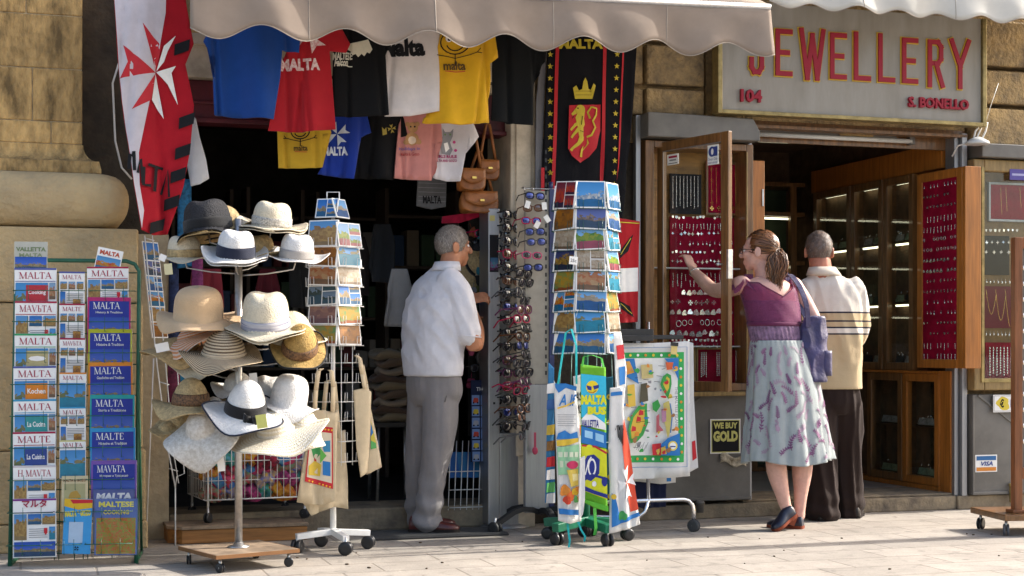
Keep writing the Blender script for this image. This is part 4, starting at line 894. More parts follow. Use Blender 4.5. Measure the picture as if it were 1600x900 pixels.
# green carousel
GS = Vector((.385, 7.98, 0))
t = thing('postcard_carousel', 'tall green based postcard carousel hung with printed cloths', 'postcard stand', GS, .05)
rows = [1 - (y - 545) * 7.82 / F for y in (326, 359, 391, 424, 456, 488, 521, 554)]
f3_ = [(-.86, 'left face', range(8)), (.10, 'front face', range(8)), (1.12, 'right face', range(8))]
b = spinner(t, 0, 0, [(a - .05, d, r_) for a, d, r_ in f3_] + [(-1.95, '', range(8))], rows, .135, .165, .105, m_darkgreen, '', '')
for z in (.62, .52):
    b.tube([(.15 * math.cos(2 * PI * k / 20), .15 * math.sin(2 * PI * k / 20), z) for k in range(20)], .003, 5, closed=True)
for k in range(6): b.tube([(.15 * math.cos(k * PI / 3), .15 * math.sin(k * PI / 3), .5), (.13 * math.cos(k * PI / 3), .13 * math.sin(k * PI / 3), 1.0)], .003, 5)
b.build('wire_frame', m_darkgreen, t)
m_grn = M('green_painted_steel', (.012, .16, .085), .4, var=.2)
b = MB(); b.tube([(0, 0, .1), (0, 0, 1.84)], .012, 8); b.tube([(0, 0, .09), (0, 0, .5)], .02, 8); b.build('pole', m_grn, t)
b = MB()
for k in range(5):
    a = -1.15 + k * 2 * PI / 5; b.beam((0, 0, .105 + .001 * k), (.235 * math.cos(a), .235 * math.sin(a), .088), .045, .045)
b.build('base', m_grn, t, bevel=.004)
for k in range(5):
    a = -1.15 + k * 2 * PI / 5; caster(t, .22 * math.cos(a), .22 * math.sin(a), .032, .05, m_blackp)
gG = 'postcards in the green carousel'
cards(GS, f3_, rows, .14, .160, .124, 'of green carousel', gG, [12, 5, 13, 10, 11, 9, 2, 0, 15, 3, 14, 13, 4, 6, 1, 0, 15, 6, 1, 14, 1, 11, 13, 6])
for i in range(8):
    if True:
        d = Vector((math.sin(-1.75), -math.cos(-1.75), 0)); card(GS + d * .165 + Vector((0, 0, rows[i] + .004)), -1.75, .15, .125, PIC[PK[i]], 'stack of postcards seen by its white edge, %s pocket at far left of carousel' % ORD[i], gG, -.1, .03)
b = MB(); s, z = FR(896, 407, 1.06); o_ = FW(s, 1.06, z); b.box(-.022, .022, 0, .001, -.02, .02); o = b.build('price_card', m_paper); o.location = o_; o.rotation_euler = (0, .1, A); tag(o, 'small white handwritten price card clipped to the green carousel', 'price card')
a = Art(lambda u, v, of: Vector((u, -of, v))); a.text('25c', 0, -.008, .016, K, align='c'); a.build('price', o)

# cloths hanging round the carousel
GT = 'printed cloths hung round the green carousel'
wt = cloth('white_tea_towel', (.76, .75, .73), trans=.2)
h = Hang('tea_towel', 'white recipe tea towel with blue border and vegetables, front left of the carousel', 'tea towel', [(866, 594), (872, 610), (882, 600), (899, 606), (903, 640), (908, 700), (911, 815), (890, 818), (873, 814), (870, 720)], 1.02, wt, 41, .007, 0, GT, .002, 'cloth', 30, .015)
bl = C(.02, .16, .44); gr = C(.10, .36, .10)
h.P([(868, 606), (873, 614), (884, 606), (900, 611), (901, 604), (883, 599), (873, 604), (867, 599)], bl); h.Tx('A lf', 873, 634, 897, 616, bl, .02, .2); h.S([(871, 638), (884, 634), (897, 628)], .008, C(.65, .42, .05))
for i in range(6): h.S([(871, 648 + 3.4 * i), (899 - 3 * (i % 2), 648 + 3.4 * i)], .002, GY)
h.P([(869, 686), (872, 677), (882, 672), (890, 678), (901, 674), (903, 686)], bl); h.P([(869, 688), (903, 684), (903, 690), (885, 696), (870, 697)], C(.62, .42, .04)); h.P([(870, 699), (904, 694), (905, 740), (872, 742)], C(.25, .48, .28))
for i in range(4): h.P([(872 + i * 8, 706), (878 + i * 8, 706), (878 + i * 8, 714), (872 + i * 8, 714)], C(.55, .6, .45)); h.P([(874 + i * 8, 720), (879 + i * 8, 720), (879 + i * 8, 730), (874 + i * 8, 730)], C(.5, .56, .4))
h.E(893, 726, 9, C(.50, .03, .10), 6); h.P([(884, 734), (902, 732), (903, 758), (890, 760)], C(.62, .45, .08)); h.P([(892, 740), (901, 740), (902, 750), (893, 752)], C(.75, .65, .3))
for x, y, r, c in ((881, 766, 8, oj), (889, 775, 7, C(.6, .12, .02)), (897, 768, 6, C(.62, .36, .02)), (903, 764, 5, oj), (884, 781, 6, C(.55, .05, .02)), (899, 780, 5, gr), (905, 778, 4, oj)): h.P([(p[0], p[1]) for p in blob(x, y, r, r, int(x))], c)
h.P([(872, 794), (910, 797), (910, 805), (873, 803)], bl); h.done()
h = Hang('tea_towel', 'folded white towel edge just right of the recipe towel', 'tea towel', [(906, 716), (914, 712), (914, 780), (911, 804), (905, 815), (904, 780)], 1.05, wt, 42, .004, 0, GT, .003, 'cloth'); h.done()
h = Hang('tea_towel', 'bright green and blue Malta bus towel at the front of the carousel', 'tea towel', [(907, 569), (946, 574), (947, 640), (946, 720), (947, 799), (930, 794), (910, 783), (909, 700)], 1.04, cloth('lime_towel', (.16, .46, .03), trans=.2), 43, .007, 0, GT, .002, 'cloth', 30, .015)
sk = C(.03, .42, .62); lm = C(.62, .62, .02); db = C(.03, .04, .22)
h.P([(907.5, 584), (946, 588), (946.5, 612), (944, 660), (909, 652)], sk); h.P([(909, 655), (918, 645), (930, 650), (945, 662), (946, 672), (909, 664)], WH)
h.E(925, 605, 9.5, C(.72, .55, .02)); h.P([(916, 602), (924, 604), (924, 610), (918, 609)], db); h.P([(926, 603), (935, 601), (935, 606), (928, 609)], db); h.S([(919, 612), (926, 614), (931, 610)], .004, C(.35, .1, .02))
h.Tx('MALTA', 908, 632, 947, 617, lm, .07); h.Tx('BUS', 918, 648, 946, 635, lm, .07); h.Tx('VALLETTA', 909, 668, 935, 656, db, .03)
h.P([(909, 666), (946, 676), (946, 700), (909, 692)], bl); h.P([(914, 672), (926, 675), (926, 686), (914, 683)], C(.3, .55, .75)); h.P([(930, 676), (942, 680), (942, 692), (930, 688)], C(.3, .55, .75))
h.P([(909, 694), (946, 702), (946, 780), (910, 766)], lm); h.S([(910, 696), (930, 698), (946, 708)], .010, RD); h.E(921, 700, 5, lm)
for p in ([(912, 724), (918, 712), (928, 710), (936, 718), (935, 740), (924, 752), (914, 748)],): h.P(p, db)
h.E(925, 730, 6, WH, 13); h.E(925, 730, 4, db, 10); h.S([(915, 742), (920, 720), (924, 714)], .006, WH); h.S([(911, 752), (925, 742), (946, 748)], .012, db); h.E(942, 752, 4, db, 7); h.E(928, 756, 3, WH, 4); h.P([(911, 758), (928, 766), (946, 772), (946, 778), (928, 772), (912, 766)], db)
h.P([(909.5, 779), (947, 790), (947, 798), (930, 793), (910.5, 783)], C(.10, .42, .03)); h.done()
h = Hang('tea_towel', 'white towel with large white cross on orange-red half, right of the bus towel', 'tea towel', [(953, 606), (972, 605), (974, 648), (984, 700), (994, 773), (1001, 819), (985, 826), (952, 834), (953, 760), (951, 700)], 1.04, wt, 44, .008, 0, GT, .002, 'cloth', 26, .015)
h.P([(954, 613), (972, 611), (972, 617), (954, 619)], bl)
rr = C(.62, .07, .03); h.P([(974, 652), (984, 700), (994, 773), (998, 796), (986, 800), (979, 770), (974, 720), (971, 690)], rr)
for p in cross8(0, 0, 1, .25): h.P([(979 + 14 * x, 754 - 26 * y) for x, y in p], WH)
for i in range(5): h.S([(961 + 3 * i, 672 - 4 * (i % 2)), (964 + 2 * i, 664), (966 + 1.5 * i, 684 + 3 * i)], .004, K)
h.P([(955, 770), (960, 775), (966, 800), (970, 812), (998, 800), (1000, 806), (970, 818), (955, 824)], bl); h.P(blob(972, 806, 6, 8, 4), C(.05, .3, .08)); h.E(958, 776, 4, C(.65, .42, .04)); h.done()
h = Hang('tea_towel', 'narrow striped souvenir towel at the far left of the carousel', 'tea towel', [(857, 566), (866, 575), (867, 640), (869, 786), (853, 786), (855, 680)], .96, cloth('blue_print_towel', (.04, .20, .42), trans=.2), 45, .006, 0, GT, .002, 'cloth')
for y, c in ((600, WH), (625, C(.03, .1, .3)), (665, C(.5, .36, .05)), (690, C(.2, .1, .03)), (715, RD), (735, WH), (755, gr), (772, C(.5, .5, .5))): h.P([(855, y), (868, y - 2), (868, y + 14), (854, y + 15)], c)
h.done()
h = Hang('tea_towel', 'white cloth with black handwriting between recipe and bus towels', 'tea towel', [(895, 588), (909, 585), (910, 700), (910, 780), (906, 760), (900, 690)], .95, wt, 46, .006, 0, GT, .002, 'cloth')
h.Tx('AS', 898, 626, 908, 612, K, .02, .1); h.Tx('MO', 898, 646, 909, 632, K, .02, .1); h.P([(899, 665), (909, 664), (909, 680), (902, 682)], C(.6, .1, .03)); h.P([(902, 690), (909, 688), (909, 740), (905, 745)], bl); h.done()
h = Hang('tea_towel', 'blue and green sunflower cloth behind the white cross towel', 'tea towel', [(947, 590), (958, 588), (957, 700), (956, 790), (948, 770), (946, 680)], .92, cloth('teal_print_towel', (.02, .14, .22), trans=.2), 47, .006, 0, GT, .002, 'cloth')
for y in (620, 660, 705, 745, 775): h.E(952, y, 4, C(.65, .45, .03)); h.E(952, y, 1.6, C(.12, .05, .01))
h.done()
h = Hang('apron', 'white apron with red corner hanging at the back right of the carousel', 'apron', [(958, 520), (970, 518), (980, 580), (975, 640), (965, 640), (960, 580)], .98, wt, 48, .006, 0, GT, .002, 'cloth'); h.P([(962, 540), (974, 538), (976, 560), (964, 562)], RD); h.P([(966, 574), (977, 572), (977, 600), (968, 602)], bl); h.done()
def ribbon(label, pts, w, mat, Lw=.012):
    q = [FR(x, y, w) for x, y in pts]; s, z = q[-1]; b = MB(); n = len(q)
    P = [Vector((p[0] - s, .004 * math.sin(3 * i), p[1] - z)) for i, p in enumerate(q)]
    for i in range(n - 1):
        d = Vector((Lw / 2, .002, 0)); b.add([P[i] - d, P[i] + d, P[i + 1] + d, P[i + 1] - d], [(0, 1, 2, 3)])
    o = b.build('apron_tie', mat, None, solid=.0012); o.location = FW(s, w, z); o.rotation_euler = (0, 0, A); tag(o, label, 'ribbon', 'apron ties dangling from the green carousel')
tq = cloth('teal_ribbon', (.01, .33, .36)); gb_ = cloth('green_ribbon', (.06, .36, .05))
ribbon('teal apron tie dangling lowest in front of the green base', [(886, 812), (888, 830), (890, 845), (888, 860)], 1.0, tq); ribbon('teal apron tie curling to the right at the carousel base', [(902, 812), (908, 828), (914, 838), (913, 846)], 1.0, tq)
ribbon('green apron tie hanging below the bus towel', [(929, 790), (930, 810), (931, 825), (929, 836)], 1.0, gb_, .018); ribbon('teal neck strap looped above the recipe towel', [(872, 600), (878, 560), (884, 520), (893, 514), (900, 540), (901, 600)], 1.04, tq); ribbon('green neck strap above the bus towel', [(910, 572), (912, 558), (925, 555), (940, 560), (943, 574)], 1.06, gb_)

# ------------------------------------------------------------ chrome rail with tea towels
CRp = Vector((.76, 8.42, 0)); CRZ = .32
t = thing('garment_rail', 'chrome garment rail on casters carrying tea towels beside the carousel', 'clothes rail', CRp, CRZ)
def lx(px, py, yl): return rayloc(CRp, CRZ, px, py, yl)
xp = lx(1013, 600, -.1)[0]
b = MB(); b.tube([(xp, -.1, lx(1013, 770, -.1)[1] - .07), (xp, -.1, lx(1013, 503, -.1)[1])], .011, 10); b.build('post', m_chrome, t)
xe = lx(1084, 800, -.1)[0]; zf = lx(1040, 781, -.1)[1]
b = MB(); b.tube([(xp - .35, -.1, zf)] + [(xp, -.1, zf)] + [(xe - .06, -.1, zf), (xe - .03, -.1, zf - .008), (xe - .01, -.1, zf - .03), (xe, -.1, zf - .07), (xe, -.1, .06)], .012, 10); b.build('foot', m_chrome, t)
b = MB(); b.tube([(xp, -.1, zf), (xp - .02, -.1, zf - .06), (xp - .06, -.1, zf - .09), (xp - .4, .1, zf - .09)], .012, 10); b.build('foot', m_chrome, t)
caster(t, xe, -.1, .034, .03, M('grey_rubber', (.06, .06, .06), .6)); caster(t, xp - .4, .1, .034, .03, m_blackp); caster(t, xp - .38, -.12, .034, .03, m_blackp)
zt_ = lx(1013, 520, -.1)[1]
b = MB(); b.box(xp - .22, xp + .02, -.13, -.085, zt_ - .02, zt_ + .02); b.box(xp - .02, xp + .20, -.12, -.09, zt_ - .035, zt_ - .012); b.box(xp - .22, xp, -.17, -.135, zt_ - .045, zt_ - .015); b.build('hanger_bar', m_blackp, t, bevel=.003)
TT = 'tea towels clipped on the chrome rail'
h = Hang('tea_towel', 'white tea towel with map of the Maltese islands in green border', 'tea towel', [(960, 536), (1020, 536), (1077, 533), (1079, 640), (1078, 744), (1020, 748), (962, 750)], .62, wt, 51, .006, 0, TT, .002, 'cloth', 12, .02)
gbd = C(.03, .34, .08)
h.S([(962, 544), (1073, 542), (1073, 729), (962, 731)], .003, bl)
h.P([(962, 551), (1068, 550), (1068, 722), (962, 723)], gbd); h.P([(962, 560), (1058, 559), (1058, 711), (962, 712)], C(.72, .72, .70))
for i in range(12): h.E(1063, 563 + 13 * i, 2, [C(.7, .5, .05), WH, oj][i % 3])
for i in range(8): h.E(972 + 12 * i, 717, 2, [C(.7, .5, .05), WH, oj][i % 3]); h.E(972 + 12 * i, 555, 2, [oj, C(.7, .5, .05), WH][i % 3])
h.P([(964, 561), (990, 560), (997, 600), (980, 590), (966, 585)], bl); h.P([(968, 566), (982, 564), (990, 582), (976, 586)], C(.6, .3, .05)); h.P([(1036, 560), (1058, 559), (1058, 595), (1050, 575)], bl); h.P([(1038, 566), (1050, 566), (1048, 577), (1040, 578)], C(.62, .12, .04))
h.P([(1000, 570), (1018, 569), (1020, 590), (1002, 592)], C(.55, .45, .2)); h.P([(978, 602), (990, 600), (992, 634), (980, 636)], C(.62, .42, .06)); h.P([(1000, 600), (1010, 598), (1012, 626), (998, 630)], C(.1, .09, .06))
h.P([(1040, 583), (1046, 586), (1047, 600), (1042, 624), (1034, 610), (1030, 600), (1034, 588)], C(.04, .3, .06)); h.P([(1040, 588), (1044, 592), (1043, 606), (1040, 612), (1034, 600)], C(.62, .45, .05)); h.E(1039, 597, 3.4, RD)
h.P([(983, 692), (979, 672), (984, 650), (996, 634), (1010, 630), (1010, 644), (1012, 660), (1004, 680), (994, 690)], C(.04, .3, .06)); h.P([(985, 686), (983, 670), (988, 652), (998, 640), (1006, 640), (1006, 660), (1000, 676)], C(.62, .40, .05))
for x, y in ((988, 670), (996, 655), (1000, 645), (993, 678)): h.P([(x - 4, y + 4), (x + 4, y + 3), (x + 4, y - 3), (x - 2, y - 5)], [RD, oj][int(x) % 2])
h.P([(1018, 630), (1026, 624), (1030, 634), (1024, 644), (1019, 640)], C(.04, .3, .06)); h.P([(1034, 630), (1042, 626), (1047, 640), (1046, 670), (1040, 684), (1036, 660)], C(.5, .42, .12)); h.S([(1044, 630), (1047, 650), (1044, 676)], .006, bl)
h.P([(1024, 650), (1028, 646), (1028, 664), (1034, 672), (1024, 676)], C(.5, .12, .14)); h.P([(1031, 640), (1038, 636), (1038, 658), (1032, 660)], C(.4, .2, .3))
h.P([(964, 696), (978, 704), (980, 711), (964, 712)], bl); h.P([(1040, 684), (1058, 676), (1058, 711), (1020, 711), (1024, 700)], bl); h.P([(1017, 694), (1030, 692), (1030, 711), (1018, 711)], RD); h.P([(1022, 704), (1036, 696), (1038, 709), (1022, 710)], C(.65, .45, .08)); h.E(1047, 696, 7, C(.72, .55, .06)); h.E(1047, 696, 5, WH); h.S([(1043, 697), (1051, 697)], .006, db)
c0 = h.q(1051, 604); c1 = h.q(1051, 672); h.a.text('THE MALTESE ISLANDS', c0[0], c0[1], .016, GY, w=c0[1] - c1[1], rot=-PI / 2, bold=.01)
rq = random.Random(77); mc = [RD, oj, C(.62, .45, .05), bl, C(.04, .3, .06), C(.3, .14, .05), GY]
for i in range(46):
    x = rq.uniform(966, 1054); y = rq.uniform(566, 706); r = rq.uniform(1.2, 4.2); h.P(blob(x, y, r, r * rq.uniform(.5, 1.3), i, 9, .5), mc[i % 7])
for i in range(16):
    x = rq.uniform(966, 1040); y = rq.uniform(566, 706); h.S([(x, y), (x + rq.uniform(5, 11), y + rq.uniform(-1, 1))], .0025, K)
for i in range(7): h.S([(986 + 3 * i, 700 + (i % 3) * 2), (990 + 3 * i, 690 + (i % 2) * 4)], .002, K)
h.done()
h = Hang('tea_towel', 'white tea towel with red corner showing behind the map towel', 'tea towel', [(1068, 532), (1083, 536), (1084, 620), (1093, 731), (1076, 738), (1066, 640)], .56, wt, 52, .006, 0, TT, .002, 'cloth'); h.P([(1081, 690), (1087, 688), (1090, 716), (1082, 720)], RD); h.done()
h = Hang('tea_towel', 'white tea towel with blue stripe peeping out lowest on the rail', 'tea towel', [(985, 600), (1060, 600), (1056, 754), (1030, 756), (990, 752)], .53, wt, 53, .006, 0, TT, .002, 'cloth'); h.P([(1040, 740), (1048, 740), (1048, 752), (1040, 752)], bl); h.done()
h = Hang('tea_towel', 'navy cloth hanging in shade beneath the white tea towels', 'tea towel', [(990, 700), (1042, 700), (1040, 792), (1005, 795), (992, 790)], .48, cloth('navy_cloth', (.012, .016, .05)), 54, .006, 0, TT, .002, 'cloth'); h.done()
b = MB(); s, z = FR(1054, 545, .66); b.box(-.018, .018, 0, .001, -.03, .02); o = b.build('price_tag', C(.62, .48, .18)); o.location = FW(s, .655, z); o.rotation_euler = (0, .08, A); tag(o, 'yellowed price tag clipped on the map tea towel', 'price tag')
b = MB(); b.box(-.02, .02, -.006, .008, .015, .035); b.build('clip', m_blackp, o)

# ------------------------------------------------------------ tote bags on the white stand
TB = 'cotton tote bags hung on the white wire stand'; tot = cloth('natural_cotton', (.66, .54, .36), trans=.18, var=.08)
def tote(label, pts, strap, w, seed, art=None):
    h = Hang('tote_bag', label, 'tote bag', pts, w, tot, seed, .008, 0, TB, .010, 'cloth', 18, .02)
    b = MB()
    for sp in strap:
        q = [h.q(*p) for p in sp]; P = [h.fm(p[0], p[1], .002) for p in q]
        for i in range(len(P) - 1):
            d = Vector((.011, .002, 0)); b.add([P[i] - d, P[i] + d, P[i + 1] + d, P[i + 1] - d], [(0, 1, 2, 3)], smooth=True)
    b.build('strap', tot, h.t, solid=.002)
    if art: art(h)
    h.done()
def bagart(h):
    h.P([(486, 664), (520, 668), (520, 764), (476, 752)], RD); h.P([(486, 673), (518, 677), (518, 755), (479, 745)], C(.62, .55, .42))
    h.P([(486, 700), (495, 686), (502, 690), (500, 710), (492, 720)], C(.05, .28, .08)); h.P([(502, 690), (516, 688), (516, 706), (506, 706)], C(.04, .22, .4)); h.P([(482, 728), (492, 720), (502, 726), (500, 744), (482, 742)], C(.6, .42, .05)); h.P([(504, 720), (516, 722), (516, 744), (504, 742)], bl); h.P([(500, 700), (510, 712), (500, 724)], C(.10, .36, .06))
    for i in range(7): h.E(483 + 5.3 * i, 751 + 1.6 * i, 1.4, YE); h.E(488 + 5.0 * i, 668.5 + .6 * i, 1.4, YE)
tote('natural cotton tote with large red bordered print, front of the white stand', [(489, 640), (509, 642), (528, 645), (526, 700), (523, 783), (500, 790), (464, 785), (474, 720), (484, 680)], [[(492, 642), (494, 610), (498, 580), (503, 576)], [(520, 644), (521, 605), (518, 580), (515, 578)]], .93, 61, bagart)
tote('plain natural tote hanging behind the red bordered one', [(478, 690), (540, 672), (543, 740), (545, 796), (520, 792), (486, 806), (470, 780)], [[(500, 690), (506, 640), (510, 596), (517, 594)], [(530, 685), (526, 640), (522, 596)]], .84, 62)
tote('plain natural tote on the right side of the white stand', [(552, 610), (570, 606), (580, 612), (578, 680), (574, 738), (562, 745), (556, 700)], [[(570, 608), (566, 585), (562, 560), (556, 555)]], .86, 63)
tote('natural tote with green and yellow print seen from its edge', [(570, 620), (580, 640), (592, 700), (597, 730), (586, 735), (573, 742)], [[(576, 626), (572, 600), (566, 570)]], .80, 64, lambda h: (h.P([(579, 656), (584, 676), (588, 694), (579, 697)], C(.55, .45, .06)), h.P([(579, 660), (583, 676), (579, 682)], bl), h.P([(579, 688), (587, 692), (588, 700), (579, 702)], gr)))
# ------------------------------------------------------------ hat stand
HS = Vector((-1.262, 7.09, 0))
t = thing('hat_stand', 'galvanised hat stand on a square wooden base with casters', 'hat stand', HS, .62)
b = MB(); b.box(-.205, .205, -.205, .205, .066, .084); b.build('base_board', m_ply, t, bevel=.004)
b = MB(); b.box(-.207, .207, -.2085, -.2055, .066, .083); b.box(-.207, .207, .2055, .2085, .066, .083); b.box(-.2085, -.2055, -.205, .205, .066, .083); b.box(.2055, .2085, -.205, .205, .066, .083); b.build('board_edging', M('brown_edge_strip', (.20, .09, .03), .5), t)
for x, y in ((-.17, -.17), (.17, -.17), (-.17, .17), (.17, .17)): caster(t, x, y, .022, .02, m_blackp)
b = MB(); b.tube([(0, 0, .084), (0, 0, 1.60)], .018, 14); b.lathe([(.05, .085), (.05, .09), (.025, .095), (.02, .11)], 16); b.build('pole', m_steel, t)
hat_pegs = MB()
def hat(label, px, py, wpx, hpx, Y, col, crown='fedora', band=None, rx=.28, ry=0.0, yaw=0.0, up=.02, stack=0, floppy=0.0, bandh=.34, edge=None, band2=None, crown_k=.56, bow=None):
    k = Y / F; R = wpx * k * .53; H = hpx * k * 1.06; c = WP(px, py, Y); rc = R * crown_k
    root = thing('hat', label, 'hat', c, 0, 'hats on the hat stand'); root.rotation_euler = (Matrix.Rotation(ry, 4, 'Y') @ Matrix.Rotation(rx, 4, 'X') @ Matrix.Rotation(yaw, 4, 'Z')).to_euler()
    sd = random.uniform(0, 6)
    def cz(q, a):                                      # crown: q 0 at the top centre, 1 at the brim joint
        r = rc * (math.sin(q * PI / 2) ** .55 if crown != 'round' else math.sin(q * PI / 2)) * (1 + .06 * (q ** 3))
        z = H * (math.cos(q * PI / 2) ** (.42 if crown != 'round' else .9)) if q < 1 else 0
        x, y = r * .93 * math.cos(a), r * 1.10 * math.sin(a)
        if crown == 'fedora':
            z -= H * .10 * math.exp(-(x / (rc * .38)) ** 2) * max(0, 1 - q ** 3)
            pin = .16 * math.exp(-((y + rc * .75) / (rc * .42)) ** 2) * min(1, z / H * 1.2)
            x *= 1 - pin
            z += H * .05 * (-y / rc) * (z / H)
        return x, y, z
    qf = lambda fz: 2 / PI * math.acos(min(1, max(0, fz)) ** (1 / (.42 if crown != 'round' else .9)))
    def sh(dz, grow):
        def f(u, v):
            a = 2 * PI * u
            if v < .5:
                x, y, z = cz(v * 2, a); return Vector((x * grow, y * grow, z + dz))
            q = (v - .5) * 2; x0, y0, z0 = cz(1, a); r0 = math.hypot(x0, y0); r1 = R * (1 + .04 * math.sin(2 * a + sd) + (.05 + .08 * floppy) * math.sin(3 * a + sd))
            r = r0 + (r1 - r0) * q; z = up * q * q * (.55 * abs(math.cos(a)) ** 2 * 1.4 + .5 * max(0, math.sin(a))) * 1.6 - .004 * q - floppy * (.10 * q * q) + (.010 + .05 * floppy) * q * math.sin(3 * a + sd) * q + .006 * q * math.sin(5 * a + 2 * sd)
            return Vector((r * math.cos(a), r * math.sin(a) * 1.05, z + dz))
        return f
    b = MB(); b.grid(sh(0, 1), 40, 26); b.build('body', col, root, solid=.003, off=1)
    for s_ in range(stack):
        b = MB(); f = sh(-.016 - .014 * s_, .97); b.grid(lambda u, v: f(u, .45 + .55 * v) * 1.0 + Vector((0, .006, 0)), 40, 10); b.build('stacked_brim', col if band2 is None else band2, root, solid=.003)
    if band:
        b = MB()
        b.grid(lambda u, v: (lambda p: Vector((p[0] * 1.025 + .0015 * math.cos(2 * PI * u), p[1] * 1.025 + .0015 * math.sin(2 * PI * u), p[2] + .002)))(cz(qf(.02 + bandh * v), 2 * PI * u)), 40, 4); b.build('band', band, root, solid=.002)
        if bow:
            b = MB(); s0 = -1
            for dx in (-1, 1): b.loft([[Vector((bow * rc + dx * (.004 + .032 * q) + .0 * w_, -rc * 1.14 - .01 - .012 * math.sin(PI * q) , H * .16 + (.006 + .022 * q) * w_ - .012 * q)) for w_ in (-1, 1)] for q in (0, .3, .6, 1)], 0, False, False)
            for dx in (-.5, .9): b.loft([[Vector((bow * rc + dx * .03 * q + .012 * w_, -rc * 1.16 - .012, H * .16 - .055 * q)) for w_ in (-1, 1)] for q in (0, .5, 1)], 0, False, False)
            b.build('bow', band, root, solid=.002)
    if edge:
        b = MB(); f = sh(.001, 1); b.tube([f(i / 48, 1) for i in range(48)], .004, 6, closed=True); b.build('edge_binding', edge, root)
    return root
def straw(name, col, col2=None, rings=False, sc=90, hs=1.0):
    m = M(name, col, .75, var=.08 if col[2] > .3 else .25, vs_=60, bump=.5, bs=160, col2=col2, spec=.25, trans=.10)
    if rings:
        nt = m.node_tree; L = nt.links; tc = nt.nodes.new('ShaderNodeTexCoord'); sx = nt.nodes.new('ShaderNodeSeparateXYZ'); L.new(tc.outputs['UV'], sx.inputs[0])
        s = nt.nodes.new('ShaderNodeMath'); s.operation = 'MULTIPLY'; s.inputs[1].default_value = sc; L.new(sx.outputs[1], s.inputs[0])
        q = nt.nodes.new('ShaderNodeMath'); q.operation = 'SINE'; L.new(s.outputs[0], q.inputs[0]); g = nt.nodes.new('ShaderNodeMapRange'); g.inputs[1].default_value = -.1; g.inputs[2].default_value = .25; L.new(q.outputs[0], g.inputs[0])
        mx = nt.nodes.new('ShaderNodeMix'); mx.data_type = 'RGBA'; L.new(g.outputs[0], mx.inputs[0]); mx.inputs[6].default_value = (*col, 1); mx.inputs[7].default_value = (*(hs), 1)
        L.new(mx.outputs[2], nt.nodes['Principled BSDF'].inputs['Base Color'])
    return m
s_white = straw('white_paper_straw', (.76, .74, .71)); s_cream = straw('cream_straw', (.68, .60, .45)); s_nat = straw('natural_straw', (.55, .40, .20)); s_gold = straw('golden_straw', (.46, .30, .10)); s_blk = straw('charcoal_straw', (.03, .03, .034)); s_cot = cloth('sand_cotton', (.58, .40, .23), bs=120)
s_str = straw('striped_straw', (.56, .45, .30), rings=True, sc=150, hs=(.12, .08, .05)); s_cs = straw('cream_striped_straw', (.70, .62, .46), rings=True, sc=120, hs=(.78, .74, .66)); s_or = straw('orange_striped_straw', (.66, .28, .12), rings=True, sc=90, hs=(.72, .60, .52))
navy = cloth('navy_grosgrain', (.012, .016, .035), trans=0); grey = cloth('grey_ribbon', (.32, .30, .28), trans=0); leo = M('leopard_ribbon', (.24, .12, .05), .7, vs_=110, col2=(.015, .01, .008), var=.5)
chk = M('checked_ribbon', (.62, .58, .50), .8, vs_=120, col2=(.10, .10, .10), var=.5); nst = M('navy_striped_ribbon', (.62, .60, .58), .8, vs_=4, col2=(.04, .05, .14), stretch=(1, 1, 60)); blk = cloth('black_gauze', (.012, .012, .013), trans=0)
lace = straw('white_crochet', (.76, .74, .70), col2=(.50, .46, .40)); bluep = C(.03, .28, .52)
hat('charcoal straw trilby at the upper left of the hat stand', 326, 362, 98, 48, 7.12, s_blk, band=blk, rx=.02, ry=-.12, up=-.02, stack=1, band2=s_nat, crown_k=.72)
hat('cream fedora with grey checked band at the upper right', 424, 354, 104, 38, 7.16, s_cream, band=chk, rx=.14, ry=.12, up=.015, stack=1)
hat('white trilby with wide navy band, second brim stacked beneath', 368, 401, 100, 41, 6.98, s_white, band=navy, rx=.24, ry=.10, up=.022, stack=1, bandh=.40)
hat('white trilby with thin grey band on the right arm', 463, 404, 90, 38, 7.10, s_white, band=grey, rx=.16, ry=.10, up=.022)
hat('beige straw hat with paper tags on the left arm', 288, 402, 88, 33, 7.15, s_cream, band=s_nat, rx=.12, ry=0, up=.0)
hat('sand cotton bush hat with bright blue patch', 310, 496, 122, 45, 6.99, s_cot, 'flat', rx=.22, ry=.06, up=.012, floppy=.3, crown_k=.60)
hat('orange and white striped sun hat beneath the bush hat', 312, 522, 122, 16, 7.12, s_or, 'round', rx=.10, ry=-.28, floppy=.45)
hat('frayed natural straw brim under the orange striped hat', 280, 544, 112, 16, 7.14, s_nat, 'round', rx=.12, ry=.05, floppy=.4)
hat('cream panama with navy striped band in the middle right', 415, 512, 118, 56, 6.97, s_cream, band=nst, rx=.26, ry=.03, up=.012, stack=1, bandh=.26, crown_k=.60)
hat('brown and cream ring striped sun hat in the centre', 350, 553, 128, 36, 6.93, s_str, 'round', band=M('thin_cord', (.5, .4, .28), .8), rx=.20, ry=.06, floppy=.3, bandh=.1, crown_k=.50)
hat('golden straw hat with dark band and black edging, tilted forward', 468, 546, 88, 42, 7.02, s_gold, 'round', band=leo, rx=.62, ry=.20, up=0, edge=blk, crown_k=.60)
hat('round natural straw hat with leopard print band at the lower left', 298, 632, 110, 40, 6.98, s_nat, 'round', band=leo, rx=.10, ry=.04, floppy=.32, bandh=.42, crown_k=.50)
hat('white hat with navy edge and black gauze bow', 383, 644, 122, 50, 6.88, s_white, 'round', band=blk, rx=.30, ry=.18, floppy=.22, edge=navy, bandh=.34, crown_k=.50, bow=.55)
hat('white cotton cloche at the lower right of the hat stand', 450, 632, 84, 44, 7.05, s_white, 'flat', rx=.14, ry=.2, floppy=.3, crown_k=.66)
